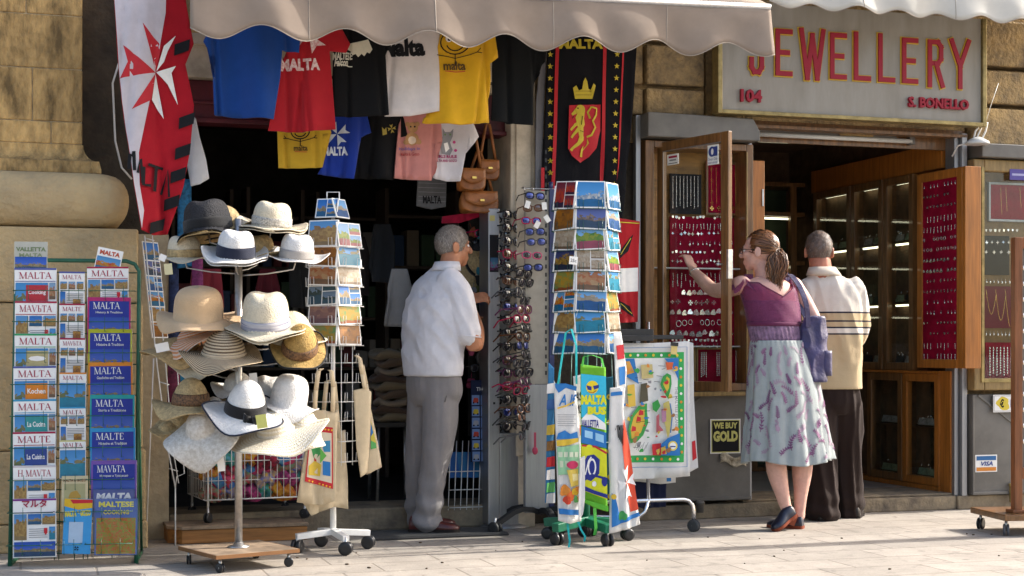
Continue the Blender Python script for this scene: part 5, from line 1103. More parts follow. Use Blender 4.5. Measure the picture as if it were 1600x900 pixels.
hat('white sun hat half hidden behind the gauze bow hat', 372, 606, 78, 24, 7.15, s_white, 'round', rx=.2, floppy=.1)
hat('cream sun hat with wide ringed brim, lowest on the right', 432, 672, 142, 34, 6.99, s_cs, 'round', rx=.30, ry=-.16, floppy=.40, crown_k=.42)
hat('second cream ringed brim drooping below the cloche', 468, 668, 92, 30, 7.06, s_cs, 'round', rx=.35, ry=.30, floppy=.55)
hat('white crochet floppy hat drooping at the lower left', 314, 668, 112, 26, 6.90, lace, 'round', rx=.75, ry=-.25, floppy=.75, crown_k=.40)
hat('plain straw brim poking out at the far lower left', 266, 672, 64, 14, 7.1, s_nat, 'round', rx=.2, ry=.3, floppy=.3)
hat('tan straw hat behind the charcoal trilby', 350, 352, 96, 30, 7.22, s_nat, 'round', rx=.06, ry=.05)
hat('second sand straw trilby peeping out behind the white navy trilby', 402, 398, 92, 30, 7.18, s_nat, rx=.1, ry=-.05)
hat('plain cream straw hat tucked behind the panama brim', 455, 522, 110, 34, 7.16, s_cream, 'round', rx=.25, ry=.12, floppy=.2)
hat('pale straw hat behind the ring striped sun hat', 322, 566, 104, 26, 7.16, s_cream, 'round', rx=.15, ry=-.1, floppy=.3)
hat('white straw hat tucked between the cloche and the gauze bow hat', 420, 622, 84, 34, 7.18, s_white, rx=.2, ry=.1)
hat('natural straw hat filling the gap under the leopard band hat', 285, 660, 92, 22, 7.16, s_nat, 'round', rx=.2, ry=-.1, floppy=.35)
# the blue patch and paper tags
def slip(label, px, py, w, h, Y, col, rot=0.0, name='price_tag'):
    b = MB(); b.box(-w / 2, w / 2, 0, .0012, -h, 0); o = b.build(name, col); o.location = WP(px, py, Y); o.rotation_euler = (.1, rot, .1); tag(o, label, 'price tag', 'paper tags on the hats'); return o
b = MB(); hpk = bpy.data.objects['hat.005']
b.grid(lambda u, v: Vector((.045 + .045 * u, -.085 + .03 * u - .008 * math.sin(PI * u), .030 + .03 * v + .004 * u)), 5, 2, smooth=True); b.build('blue_patch', bluep, hpk, solid=.002)
slip('white paper tag clipped to the beige hat brim', 256, 398, .030, .030, 6.99, m_paper, .4); slip('cream paper tag hanging from the beige hat', 262, 412, .036, .050, 6.98, C(.60, .56, .34), -.1)
slip('white tag hanging from the cream panama brim', 411, 532, .05, .02, 6.83, m_paper, .1); slip('white tag under the orange striped hat', 252, 536, .06, .04, 6.95, m_paper, -.2)
slip('white tag beside the gauze bow hat crown', 395, 583, .035, .07, 6.97, m_paper, -.1); slip('yellow green tag dangling from the gauze bow hat', 407, 648, .045, .06, 6.70, C(.55, .55, .16), -.15); slip('long white tag below the crochet hat', 344, 714, .032, .065, 6.86, m_paper, -.1)
b = MB()                                               # hooked arms of the stand, reaching to the hats
for o in [q for q in bpy.data.objects if q.name.split('.')[0] == 'hat']:
    p = o.location - HS; p = Matrix.Rotation(-.62, 3, 'Z') @ p; z0 = p.z - .05
    b.tube([(0, 0, z0 - .03), (p.x * .5, p.y * .5, z0 - .02), (p.x * .95, p.y * .95, z0 + .0), (p.x, p.y, p.z - .004)], .004, 6)
b.build('hat_arms', m_steel, t)

# ------------------------------------------------------------ wooden platform, wire trolley of scarves
sA, _ = FR(262, 850, .30); sB, _ = FR(482, 840, .30)
t = fthing('wooden_platform', 'low orange wood platform in front of the souvenir doorway', 'platform', (sA + sB) / 2)
b = fmb(t); P = [(sA, .02), (sA, -.22), (sA + .07, -.30), (sB, -.30), (sB, .02)]
b.add([(x, y, .074) for x, y in P] + [(x, y, .092) for x, y in P], [tuple(range(5))[::-1], (5, 6, 7, 8, 9)] + [(i, (i + 1) % 5, (i + 1) % 5 + 5, i + 5) for i in range(5)]); b.build('top_board', m_ply, t, bevel=.003)
b = fmb(t); P2 = [(sA + .006, .0), (sA + .006, -.217), (sA + .073, -.292), (sB - .005, -.292), (sB - .005, .0)]
b.add([(x, y, .002) for x, y in P2] + [(x, y, .072) for x, y in P2], [tuple(range(5))[::-1], (5, 6, 7, 8, 9)] + [(i, (i + 1) % 5, (i + 1) % 5 + 5, i + 5) for i in range(5)]); b.build('riser', m_plat, t, bevel=.003)
TR = Vector((-1.595, 7.98, .092)); TRZ = .42
t = thing('wire_trolley', 'white wire trolley filled with colourful scarves behind the hats', 'trolley', TR, TRZ)
b = MB(); Lx, Ly, z0, z1 = .56, .42, .12, .46
def wire(pts, r=.0022): b.tube(pts, r, 5)
for z in (z0, z0 + .10, z0 + .2, z1): wire([(0, 0, z), (Lx, 0, z), (Lx, Ly, z), (0, Ly, z), (0, 0, z)], .0035 if z in (z0, z1) else .002)
for i in range(17):
    x = Lx * i / 16; wire([(x, 0, z0), (x, 0, z1)]); wire([(x, Ly, z0), (x, Ly, z1)]); wire([(x, 0, z0), (x, Ly, z0)])
for i in range(12):
    y = Ly * i / 11; wire([(0, y, z0), (0, y, z1)]); wire([(Lx, y, z0), (Lx, y, z1)])
b.build('basket', m_whitewire, t)
b = MB()
for x, y in ((.02, .02), (Lx - .02, .02), (.02, Ly - .02), (Lx - .02, Ly - .02)): b.tube([(x, y, .06), (x, y, z1)], .006, 6)
b.build('legs', m_whitewire, t)
for x, y in ((.02, .02), (Lx - .02, .02), (.02, Ly - .02), (Lx - .02, Ly - .02)): caster(t, x, y, .027, .025, m_blackp)
rnd = random.Random(9); cols = [(.42, .02, .05), (.03, .10, .40), (.50, .05, .22), (.04, .26, .14), (.55, .34, .03), (.02, .02, .03), (.10, .30, .42), (.36, .04, .02)]
cn = ['red', 'blue', 'pink', 'green', 'yellow', 'black', 'turquoise', 'rust']
for k in range(30):
    ci = k % 8; x = .07 + .085 * (k % 6) + rnd.uniform(-.02, .02); y = .06 + (.09 if k < 18 else .2) * 0 + rnd.uniform(0, .05) + (0 if k < 24 else .16); z = z0 + .04 + .055 * (k // 6) + rnd.uniform(-.01, .01)
    b = MB(); ph = rnd.uniform(0, 6)
    b.grid(lambda u, v: Vector((.085 * math.cos(2 * PI * u) * math.sin(PI * (.02 + .96 * v)) * (1 + .2 * math.sin(6 * PI * u + ph)), .06 * math.sin(2 * PI * u) * math.sin(PI * (.02 + .96 * v)) * (1 + .15 * math.sin(8 * PI * u + 9 * v)), -.038 * math.cos(PI * (.02 + .96 * v)) * (1 + .5 * math.sin(10 * PI * u + 3 * v + ph)))), 28, 10)
    o = b.build('scarf', M('printed_scarf', cols[ci], .85, vs_=38, col2=cols[(ci + 3) % 8], var=.4)); o.location = TR + Matrix.Rotation(TRZ, 3, 'Z') @ Vector((x, y, z)); o.rotation_euler = (rnd.uniform(-.4, .4), rnd.uniform(-.4, .4), TRZ + rnd.uniform(-.6, .6))
    tag(o, 'crumpled %s printed scarf, %s layer of the wire trolley' % (cn[ci], ['lowest', 'second', 'third', 'fourth', 'top'][k // 6]), 'scarf', 'scarves heaped in the wire trolley')
# dark printed scarves hanging at the left jamb behind the hats
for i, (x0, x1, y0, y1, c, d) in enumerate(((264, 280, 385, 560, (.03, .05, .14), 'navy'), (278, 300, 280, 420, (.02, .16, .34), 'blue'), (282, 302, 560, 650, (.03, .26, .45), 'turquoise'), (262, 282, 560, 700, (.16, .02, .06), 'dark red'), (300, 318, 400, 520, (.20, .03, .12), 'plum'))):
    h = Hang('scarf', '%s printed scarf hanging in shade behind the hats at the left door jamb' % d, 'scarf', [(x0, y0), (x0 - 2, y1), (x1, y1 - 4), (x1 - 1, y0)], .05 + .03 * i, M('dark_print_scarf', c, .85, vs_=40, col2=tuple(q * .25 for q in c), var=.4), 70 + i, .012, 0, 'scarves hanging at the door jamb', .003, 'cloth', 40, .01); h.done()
h = Hang('towel', 'red towel corner hanging behind the top of the white stand', 'towel', [(300, 420), (298, 470), (330, 500), (350, 480), (345, 420)], .02, cloth('dark_red_towel', (.20, .02, .03)), 79, .01); h.done()

# white side rack of postcards at the left jamb, seen edge on
SR = WP(250, 770, 7.78); SR.z = 0
t = thing('postcard_stand', 'narrow white wire postcard rack leaning by the left door jamb', 'postcard stand', SR, .2)
L2 = lambda px, py, y=0.0: (lambda q: Vector((q[0], y, q[1])))(rayloc(SR, .2, px, py, y))
b = MB()
b.tube([L2(226, 368), L2(244, 560), L2(262, 700), L2(274, 762)], .004, 6); b.tube([L2(238, 368), L2(258, 560), L2(270, 700), L2(279, 755)], .003, 6); b.tube([L2(226, 368, .14), L2(244, 560, .14), L2(262, 700, .14), L2(274, 762, .14)], .004, 6)
b.tube([L2(274, 762), L2(276, 745), L2(288, 740), L2(276, 560), L2(262, 552)], .003, 6)
for k in range(9):
    y = 372 + 45 * k; x = 226 + .104 * (y - 368); b.tube([L2(x, y), L2(x + 14, y + 4), L2(x + 14, y + 4, .14), L2(x, y, .14)], .003, 5)
for y in (0, .14): b.tube([L2(274, 762, y), Vector((L2(274, 762, y).x, y, .0))], .004, 6); b.tube([L2(240, 560, y), Vector((L2(240, 560, y).x - .04, y + .06, .0))], .004, 6)
b.build('wire_frame', m_whitewire, t)
for k in range(6):
    y = 408 + 24 * k; x = 231 + .104 * (y - 368); p = L2(x + 3, y, .07); card(SR + Matrix.Rotation(.2, 3, 'Z') @ p, 1.15, .13, .10, PIC[PK[(k * 3) % 10]], 'edge-on postcard of %s, %s slot of side rack' % (PK[(k * 3) % 10], ORD[k]), 'postcards in the narrow side rack', -.15, .006)
# ------------------------------------------------------------ sunglasses
m_lens = M('dark_lens', (.02, .018, .025), .05, spec=.8, coat=1.0); m_lensb = M('brown_lens', (.10, .04, .02), .06, spec=.8, coat=1.0); m_lensblue = M('blue_mirror_lens', (.03, .05, .25), .06, metal=.5, coat=1.0)
def P_(c, n='frame_plastic'): return M(n, c, .25, var=.05)
fr = [('black', P_((.012, .012, .014))), ('tortoiseshell', P_((.10, .035, .012))), ('pink', P_((.55, .08, .18))), ('dark grey', P_((.05, .05, .055))), ('crimson', P_((.36, .012, .06))), ('plum', P_((.12, .02, .08)))]
lens = [m_lens, m_lensb, m_lensblue]
def make_glasses():
    r = thing('sunglasses', 'proto', 'sunglasses')
    b = MB()
    for s in (-1, 1):
        b.tube([(s * .034 + .027 * math.copysign(abs(math.cos(a)) ** .8, math.cos(a)), -.002 * 0, .020 * math.copysign(abs(math.sin(a)) ** .8, math.sin(a))) for a in [2 * PI * k / 20 for k in range(20)]], .0035, 6, closed=True)
    b.tube([(-.01, 0, .006), (0, -.002, .009), (.01, 0, .006)], .003, 6); b.build('frame', fr[0][1], r)
    for s in (-1, 1):
        b = MB(); n = 20
        b.loft([[Vector((s * .034 + q * .026 * math.copysign(abs(math.cos(a)) ** .8, math.cos(a)), -.004 * (1 - q * q), q * .0195 * math.copysign(abs(math.sin(a)) ** .8, math.sin(a)))) for a in [2 * PI * k / n for k in range(n)]] for q in (.02, .4, .75, 1)], 0, True); b.build('lens', m_lens, r)
        b = MB(); b.beam((s * .062, 0, .010), (s * .064, .10, .006), .0035, .006); b.beam((s * .064, .10, .006), (s * .062, .138, -.022), .0035, .006); b.build('temple', fr[0][1], r)
    return r
gproto = make_glasses(); gused = [False]
def glasses(pos, rz, fi, li, label, group, tilt=0.0, sc=1.0):
    g = gproto if not gused[0] else copy_tree(gproto); gused[0] = True
    g.location = pos; g.rotation_euler = (tilt, random.uniform(-.06, .06), rz); g.scale = (sc, sc, sc); tag(g, label, 'sunglasses', group)
    for c in g.children:
        c.material_slots[0].link = 'OBJECT'; c.material_slots[0].material = lens[li] if c.name.startswith('lens') else fr[fi][1]
    return g
C1 = FW(*(lambda q: (q[0], .02, 0))(FR(789, 800, .02)))
t = thing('sunglasses_column', 'tall silver sunglasses column with round foot in the doorway', 'display stand', C1, A)
def l1(px, py, y): return rayloc(C1, A, px, py, y)
xa = l1(763, 600, -.09)[0]; xb = l1(781, 600, -.09)[0]; xc = l1(811, 600, -.09)[0]; zt = l1(790, 326, -.09)[1]; zm = l1(790, 676, -.06)[1]
b = MB(); b.box(xa, xb, -.09, .09, .02, zt); b.build('side_profile', m_alu, t, bevel=.006)
b = MB(); b.box(xb + .001, xc, -.085, .09, .02, zm); b.build('lower_panel', m_alu, t, bevel=.004)
b = MB(); b.box(xb + .001, xc, .0, .09, zm, zt - .01); b.box(xc - .006, xc, -.03, 0, zm, zt - .01); b.build('white_insert', M('white_insert', (.62, .61, .58), .5), t)
b = MB(); b.lathe([(.001, .0), (.14, .0), (.14, .006), (.10, .022), (.06, .03), (.001, .032)], 28); b.build('foot', m_alu, t)
a = Art(lambda u, v, o: Vector((u, -.0903 - o, v))); x0, z0 = l1(765, 425, -.09); x1, z1 = l1(779, 367, -.09)
a.rect(x0, z0, x1, z1, K); a.rect(x0 + .004, z0 + .01, x1 - .004, z0 + .08, picture('poster_print', (.02, .10, .20), (.30, .02, .20), (.02, .30, .34), (.14, .02, .10), .6, .2, 21, 6, False)); x0, z0 = l1(765, 345, -.09); a.rect(x0, z0, x0 + .03, z0 + .03, C(.5, .42, .14)); a.rect(x0 + .02, z0 - 1.02, x0 + .032, z0 - 1.008, K); a.build('poster', t)
G1 = 'sunglasses on the silver column'; random.seed(5)
order = [0, 0, 3, 4, 0, 1, 0, 3, 0, 0, 3, 5, 5, 4, 0, 3, 0]
for i in range(17):
    z = zt - .035 - i * (zt - zm - .04) / 16.5
    glasses(C1 + Matrix.Rotation(A, 3, 'Z') @ Vector((xb + .072, -.10, z)), A + .42, order[i], (0, 0, 0, 1, 0, 1, 0, 2)[i % 8], '%s framed sunglasses, pair %d down the silver column' % (fr[order[i]][0], i + 1) if 0 else '%s framed sunglasses, %s on the silver column' % (fr[order[i]][0], (ORD + ['tenth', 'eleventh', 'twelfth', 'thirteenth', 'fourteenth', 'fifteenth', 'sixteenth', 'lowest'])[i]), G1, 0, 1.2)
# pegboard stand with blue post
C2 = FW(*(lambda q: (q[0], .28, 0))(FR(850, 820, .28)))
t = thing('sunglasses_stand', 'grey pegboard sunglasses stand with blue post and black curved legs', 'display stand', C2, A)
def l2(px, py, y): return rayloc(C2, A, px, py, y)
x0 = l2(820, 500, 0)[0]; x1 = l2(857, 500, 0)[0]; zt2 = l2(840, 298, 0)[1]; zl = l2(840, 600, 0)[1]
b = MB(); b.box(x0, x1, -.006, .012, zl, zt2); b.box(x0, x0 + .008, -.012, -.006, zl, zt2)
b.build('pegboard', M('warm_grey_panel', (.34, .31, .26), .5, var=.1), t)
b = MB()
for i in range(28): z = zl + .05 + i * .045; b.box(x1 - .022, x1 - .012, -.0075, -.0062, z, z + .022)
b.build('slots', m_blackp, t)
b = MB(); b.box(x0, x1, -.012, .03, .10, zl - .003); b.build('lower_panel', m_alu, t, bevel=.004)
b = MB(); xp = l2(861.5, 500, -.01)[0]; b.box(xp - .013, xp + .013, -.02, .02, .08, zt2 + .01); b.tube([(xp, 0, zt2 + .01), (xp, 0, zt2 + .05)], .013, 10); b.build('post', M('navy_post', (.03, .04, .12), .35), t)
b = MB(); b.tube([(x0 - .02, -.01, zt2 + .01), (xp + .14, -.01, zt2 + .01)], .004, 6)
for x in (x0 - .02, x0 + .03, xp + .14): b.tube([(x, -.01, zt2 + .012), (x, -.05, zt2 + .012), (x, -.06, zt2 - .005)], .003, 5)
b.build('top_bar', m_steel, t)
b = MB()
for k in range(5):
    a_ = 3.55 + k * 2 * PI / 5 - .12; d = Vector((math.cos(a_), math.sin(a_), 0)); pts = [d * q * .30 + Vector((xp - .06, .0, .10 + .035 * math.sin(PI * min(1, q * 1.1)) - .05 * q * q)) for q in (0, .2, .4, .6, .8, 1)]
    for p, q in zip(pts, pts[1:]): b.beam(p, q, .032, .026)
b.build('legs', m_black, t)
for k in range(5):
    a_ = 3.55 + k * 2 * PI / 5 - .12; caster(t, xp - .06 + .30 * math.cos(a_), .30 * math.sin(a_), .034, .05, m_black)
G2 = 'sunglasses on the grey pegboard stand'
for i, (px, py, fi, li, rz) in enumerate(((836, 306, 0, 2, .1), (833, 325, 1, 1, 0), (830, 345, 4, 2, .1), (836, 362, 3, 2, 0), (838, 378, 3, 2, .1), (831, 399, 2, 0, 0), (833, 418, 0, 2, .05))):
    x, z = l2(px, py, -.06); glasses(C2 + Matrix.Rotation(A, 3, 'Z') @ Vector((x, -.06, z)), A + rz, fi, li, '%s sunglasses, %s on the grey pegboard' % (fr[fi][0], ORD[i]), G2, 0, .92)
ON = ORD + ['tenth', 'eleventh', 'twelfth', 'thirteenth', 'fourteenth', 'fifteenth', 'sixteenth', 'seventeenth', 'eighteenth', 'lowest']
for i in range(19):
    px = 818 + 4 * math.sin(i * 2.3); py = 428 + 14 * i; x, z = l2(px, py, -.035); fi = (0, 0, 3, 0, 5, 4, 0, 1)[i % 8]; glasses(C2 + Matrix.Rotation(A, 3, 'Z') @ Vector((x, -.045, z)), A + random.uniform(.5, 1.0), fi, i % 3 if i % 4 == 0 else 0, '%s sunglasses on the left edge of the pegboard stand, %s down' % (fr[fi][0], ON[i]), G2, random.uniform(-.2, .3), 1.1)
for i in range(16):
    z = zt - .06 - i * (zt - zm - .04) / 15.5; fi = (0, 3, 0, 5, 0, 0, 1, 0)[i % 8]; glasses(C1 + Matrix.Rotation(A, 3, 'Z') @ Vector((xb + .03, -.05, z)), A - .35, fi, 0, '%s sunglasses in the left file of the silver column, %s down' % (fr[fi][0], ON[i]), G1, random.uniform(-.1, .15), .85)
for i, (px, py) in enumerate(((842, 346), (852, 337), (826, 314), (850, 316))):
    x, z = l2(px, py, -.075); b = MB(); b.box(-.014, .014, 0, .001, -.04, 0); o = b.build('price_tag', m_paper); o.location = C2 + Matrix.Rotation(A, 3, 'Z') @ Vector((x, -.075, z)); o.rotation_euler = (0, (.5, -.6, .3, -.1)[i], A); tag(o, 'white paper tag hanging among the sunglasses, %s on the pegboard' % ['below the crimson pair', 'tilted at the right', 'upper left', 'upper right'][i], 'price tag', 'tags among the sunglasses')
for i, (px, py) in enumerate(((842, 684), (844, 700))):
    pass
b = MB(); x, z = l2(836, 690, -.05); b.beam((0, 0, .05), (0, 0, -.03), .012, .008); b.ball((0, 0, -.05), (.016, .008, .022), 10); o = b.build('key_ring', C(.45, .05, .10)); o.location = C2 + Matrix.Rotation(A, 3, 'Z') @ Vector((x, -.05, z)); tag(o, 'pink key ring dangling at the foot of the pegboard', 'key ring')

# ------------------------------------------------------------ things inside the souvenir shop
t = thing('door_mat', 'dark grey ribbed door mat on the paving before the souvenir shop', 'door mat', Vector((-.42, 8.27, 0)), A + .02)
b = MB(); b.box(-.37, .37, -.17, .15, .002, .012); b.build('mat', M('dark_mat', (.045, .043, .042), .95, vs_=30, bump=.4, bs=200), t, bevel=.003)
b = MB()
for i in range(14): b.box(-.365, .365, -.165 + i * .0225, -.155 + i * .0225, .012, .016)
b.build('ribs', M('mat_rib', (.06, .058, .056), .95), t)
for i in range(9):                                     # folded towels stacked on a stool
    z = .60 + .045 * i; s, _ = FR(612, 650, -.45); b = MB(); ph = i * 1.7
    b.grid(lambda u, v: Vector(((.11 + .02 * math.sin(ph)) * math.copysign(abs(math.cos(2 * PI * u)) ** .5, math.cos(2 * PI * u)) * math.sin(PI * (.02 + .96 * v)) ** .4, .12 * math.copysign(abs(math.sin(2 * PI * u)) ** .5, math.sin(2 * PI * u)) * math.sin(PI * (.02 + .96 * v)) ** .4, -.026 * math.cos(PI * (.02 + .96 * v)) + .014 * math.sin(6 * u * PI + ph) * (.3 + v))), 28, 8)
    cc = [(.16, .12, .07), (.07, .04, .025), (.2, .15, .1), (.1, .065, .04)][i % 4]
    o = b.build('folded_shawl', cloth('shawl', cc, trans=0)); o.location = FW(s, -.45, z); o.rotation_euler = (0, .04 * math.sin(ph), A + .1 * math.sin(ph)); tag(o, 'folded %s shawl, %s in the stack behind the man' % (['beige', 'brown', 'cream', 'tan'][i % 4], (ORD[::-1])[i]), 'shawl', 'shawls stacked inside the doorway')
s, _ = FR(612, 650, -.45); t = thing('stool', 'dim wire stool under the folded shawls in the doorway', 'stool', FW(s, -.45, .12), A)
b = MB(); b.box(-.13, .13, -.13, .13, .43, .455); b.build('seat', m_dark, t)
for x, y in ((-.11, -.11), (.11, -.11), (-.11, .11), (.11, .11)): b = MB(); b.tube([(x, y, 0), (x * .9, y * .9, .43)], .01, 6); b.build('leg', m_steel, t)
# hanging dim garments at the back
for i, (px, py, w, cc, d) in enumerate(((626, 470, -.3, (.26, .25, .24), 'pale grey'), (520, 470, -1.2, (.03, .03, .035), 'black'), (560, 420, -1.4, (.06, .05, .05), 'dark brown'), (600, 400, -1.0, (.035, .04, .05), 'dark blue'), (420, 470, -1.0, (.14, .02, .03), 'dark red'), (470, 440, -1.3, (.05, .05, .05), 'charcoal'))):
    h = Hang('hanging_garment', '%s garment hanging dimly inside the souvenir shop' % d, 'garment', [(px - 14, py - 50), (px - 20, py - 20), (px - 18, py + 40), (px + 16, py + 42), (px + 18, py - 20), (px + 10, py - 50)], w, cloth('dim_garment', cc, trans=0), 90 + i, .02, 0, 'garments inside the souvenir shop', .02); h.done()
h = Hang('towel', 'bright red folded cloth hanging above the man in the doorway', 'towel', [(692, 338), (690, 349), (720, 348), (752, 338), (750, 330), (720, 334)], -.1, cloth('bright_red_cloth', (.50, .015, .06)), 97, .01, 0, None, .01); h.done()
s, z = FR(746, 415, -.22); t = thing('hat', 'beige straw hat with dark band hanging behind the sunglasses column', 'hat', FW(s, -.22, z), 0); t.rotation_euler = (1.1, .5, .3)
b = MB(); b.lathe([(.17, 0), (.10, .01), (.085, .02), (.08, .09), (.05, .11), (.001, .112)], 28, cap=False); b.build('body', s_nat, t, solid=.004)
b = MB(); b.lathe([(.092, .015), (.09, .04)], 28, cap=False); b.build('band', blk, t, solid=.002)
# toy rack and wire basket at the right of the doorway
s0, z0 = FR(736, 722, -.02); s1, z1 = FR(764, 616, -.02)
t = fthing('toy_display', 'hanging display of boxed toy cars beside the silver column', 'display', (s0 + s1) / 2)
b = fmb(t); b.box(s0, s1, .02, .03, z0, z1 + .08); b.build('card_back', C(.015, .022, .06), t)
a = fart(t, -.0195)
ccs = [C(.45, .05, .03), C(.62, .30, .03), C(.55, .42, .04), C(.08, .2, .5), C(.35, .35, .38), C(.4, .05, .05)]
for j in range(6):
    for i in range(2):
        u0 = s0 + .004 + i * (s1 - s0) / 2; u1 = u0 + (s1 - s0) / 2 - .008; v1 = z1 - .004 - j * (z1 - z0) / 6; v0 = v1 - (z1 - z0) / 6 + .008
        a.rect(u0, v0, u1, v1, C(.16, .26, .5)); um = (u0 + u1) / 2; vm = (v0 + v1) / 2; c = ccs[(j * 2 + i) % 6]
        a.poly([(u0 + .006, v0 + .012), (u1 - .006, v0 + .012), (u1 - .006, vm + .004), (um + .012, vm + .012), (um - .01, vm + .012), (u0 + .008, vm)], c); a.poly(ell(um - .012, v0 + .012, .005, .005, 10), K); a.poly(ell(um + .012, v0 + .012, .005, .005, 10), K)
a.text('THE', (s0 + s1) / 2, z1 + .02, .02, WH, align='c'); a.build('toy_packets', t)
sL, zb_ = FR(700, 795, -.02); t = fthing('wire_rack', 'white wire rack of brochures low inside the doorway', 'rack', sL)
b = fmb(t)
Z = lambda py: FR(730, py, -.02)[1]
for x in range(7):
    px = 702 + 9.5 * x; s = FR(px, 740, -.02)[0]; b.tube([(s - .012, .0, Z(796)), (s + .01, .05, Z(735)), (s + .03, .10, Z(690))], .003, 5)
for y_, py in ((.0, 792), (.025, 765), (.05, 737)): b.tube([(FR(702, py)[0], y_ - .002, Z(py)), (FR(762, py)[0], y_ - .002, Z(py))], .003, 5)
b.tube([(FR(757, 800)[0], -.02, .126), (FR(768, 700)[0], .0, Z(725))], .006, 6); b.build('frame', m_whitewire, t)
for i in range(4):
    s, z = FR(712 + 13 * i, 738, -.07); b = MB(); b.box(-.03, .03, 0, .006, 0, .15); o = b.build('brochure', [C(.03, .13, .40), C(.04, .2, .42)][i % 2]); o.location = FW(s, -.08, z - .03); o.rotation_euler = (-.35, .05 * (i - 1), A); tag(o, '%s blue brochure standing in the low wire rack of the doorway' % ['leftmost', 'second', 'third', 'rightmost'][i], 'brochure', 'brochures in the low wire rack')
for k, (px, py, w) in enumerate(((752, 380, -.1), (754, 365, -.1), (756, 470, -.08), (750, 500, -.08), (752, 540, -.08), (748, 575, -.08), (754, 600, -.08), (744, 520, -.1))):
    s, z = FR(px, py, w); glasses(FW(s, w, z), A + .5, (0, 4, 3, 0, 0, 3, 0, 0)[k], (0, 0, 2, 0)[k % 4], '%s sunglasses on the shaded rack left of the silver column, %s down' % (fr[(0, 4, 3, 0, 0, 3, 0, 0)[k]][0], ORD[k]), 'sunglasses on the shaded inner rack')

rnd = random.Random(31)                                # small goods on the shaded inner rack
tn = [('rust', (.20, .05, .02)), ('turquoise', (.02, .16, .22)), ('cream', (.34, .28, .20)), ('black', (.015, .015, .017)), ('pink', (.34, .05, .12)), ('olive', (.10, .10, .03)), ('grey', (.14, .14, .15))]
for k in range(34):
    px = rnd.uniform(736, 762); py = 358 + 7.2 * k + rnd.uniform(-3, 3); w = rnd.uniform(-.16, -.06); s, z = FR(px, py, w); nm, cc = tn[k % 7]; b = MB()
    b.prism(blob(0, -.03, rnd.uniform(.016, .03), rnd.uniform(.022, .04), k, 12, .5), -.012, .012); b.tube([(0, 0, .0), (0, .004, .03)], .002, 5)
    o = b.build('trinket', C(*cc), None, bevel=.003); o.location = FW(s, w, z); o.rotation_euler = (0, rnd.uniform(-.4, .4), A + rnd.uniform(-.5, .5)); tag(o, 'small %s trinket hanging on the shaded rack left of the silver column' % nm, 'trinket', '%s trinkets on the shaded inner rack' % nm)
t = fthing('goods_rack', 'dark rack of hooks behind the silver sunglasses column', 'rack', .0 - .1)
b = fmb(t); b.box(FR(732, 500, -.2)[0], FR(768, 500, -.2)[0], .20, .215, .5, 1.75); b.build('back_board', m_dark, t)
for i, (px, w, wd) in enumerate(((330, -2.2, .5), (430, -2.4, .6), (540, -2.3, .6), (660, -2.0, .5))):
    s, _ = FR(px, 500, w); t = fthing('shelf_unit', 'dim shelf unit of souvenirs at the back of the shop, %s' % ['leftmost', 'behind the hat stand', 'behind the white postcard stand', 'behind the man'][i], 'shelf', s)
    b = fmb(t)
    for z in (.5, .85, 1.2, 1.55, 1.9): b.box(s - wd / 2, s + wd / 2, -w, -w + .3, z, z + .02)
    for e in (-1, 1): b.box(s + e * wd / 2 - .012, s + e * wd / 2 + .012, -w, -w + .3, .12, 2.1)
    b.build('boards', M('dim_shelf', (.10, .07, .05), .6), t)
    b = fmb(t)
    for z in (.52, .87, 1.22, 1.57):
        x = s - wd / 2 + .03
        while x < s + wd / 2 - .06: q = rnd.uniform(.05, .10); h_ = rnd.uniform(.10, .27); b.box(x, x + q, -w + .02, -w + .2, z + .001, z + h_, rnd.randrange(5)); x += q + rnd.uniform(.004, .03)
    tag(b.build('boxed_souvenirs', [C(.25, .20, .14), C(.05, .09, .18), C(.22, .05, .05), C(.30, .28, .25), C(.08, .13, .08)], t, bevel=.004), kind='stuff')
# ------------------------------------------------------------ jewellery displays
def shp(kind):
    b = MB()
    if kind == 'star':
        P = star(0, -.011, .013, 4, .38); b.prism(P, -.0025, .0015); b.tube([(0, 0, .004), (0, 0, .0)], .001, 5)
    elif kind == 'drop': b.tube([(0, 0, .005), (0, 0, -.008)], .0011, 5); b.ball((0, 0, -.016), (.006, .004, .009), 8)
    elif kind == 'hoop': b.tube([(.010 * math.cos(2 * PI * k / 16), 0, -.012 + .012 * math.sin(2 * PI * k / 16)) for k in range(16)], .0018, 5, closed=True)
    elif kind == 'cross':
        for p in cross8(0, -.013, .013): b.prism(p, -.002, .0015)
    elif kind == 'leaf': b.prism(blob(0, -.014, .011, .014, 3, 14, .5), -.002, .0015); b.ball((.004, -.003, -.010), .003, 6)
    elif kind == 'long':
        for k in range(4): b.ball((0, 0, -.006 - .010 * k), (.0042 - .0004 * k, .003, .0055), 6)
    elif kind == 'tag': b.prism([(-.008, 0), (.008, 0), (.008, -.012), (0, -.017), (-.008, -.012)], -.0015, .0015)
    return b
jm = {}
def jewel(kind, px, py, w, label, group, mat=None, sc=1.0, cat='earring', name='earring', rot=0.0):
    k = (kind, (mat or m_silver).name)
    if k not in jm:
        o = shp(kind).build(name, mat or m_silver); jm[k] = o
    else: o = jm[k].copy(); COL.objects.link(o)
    s, z = FR(px, py, w); o.name = name; o.location = FW(s, w, z); o.rotation_euler = (random.uniform(-.15, .15), rot + random.uniform(-.12, .12), A + random.uniform(-.3, .3)); o.scale = (sc * random.uniform(.85, 1.15),) * 3
    tag(o, label, cat, group); return o
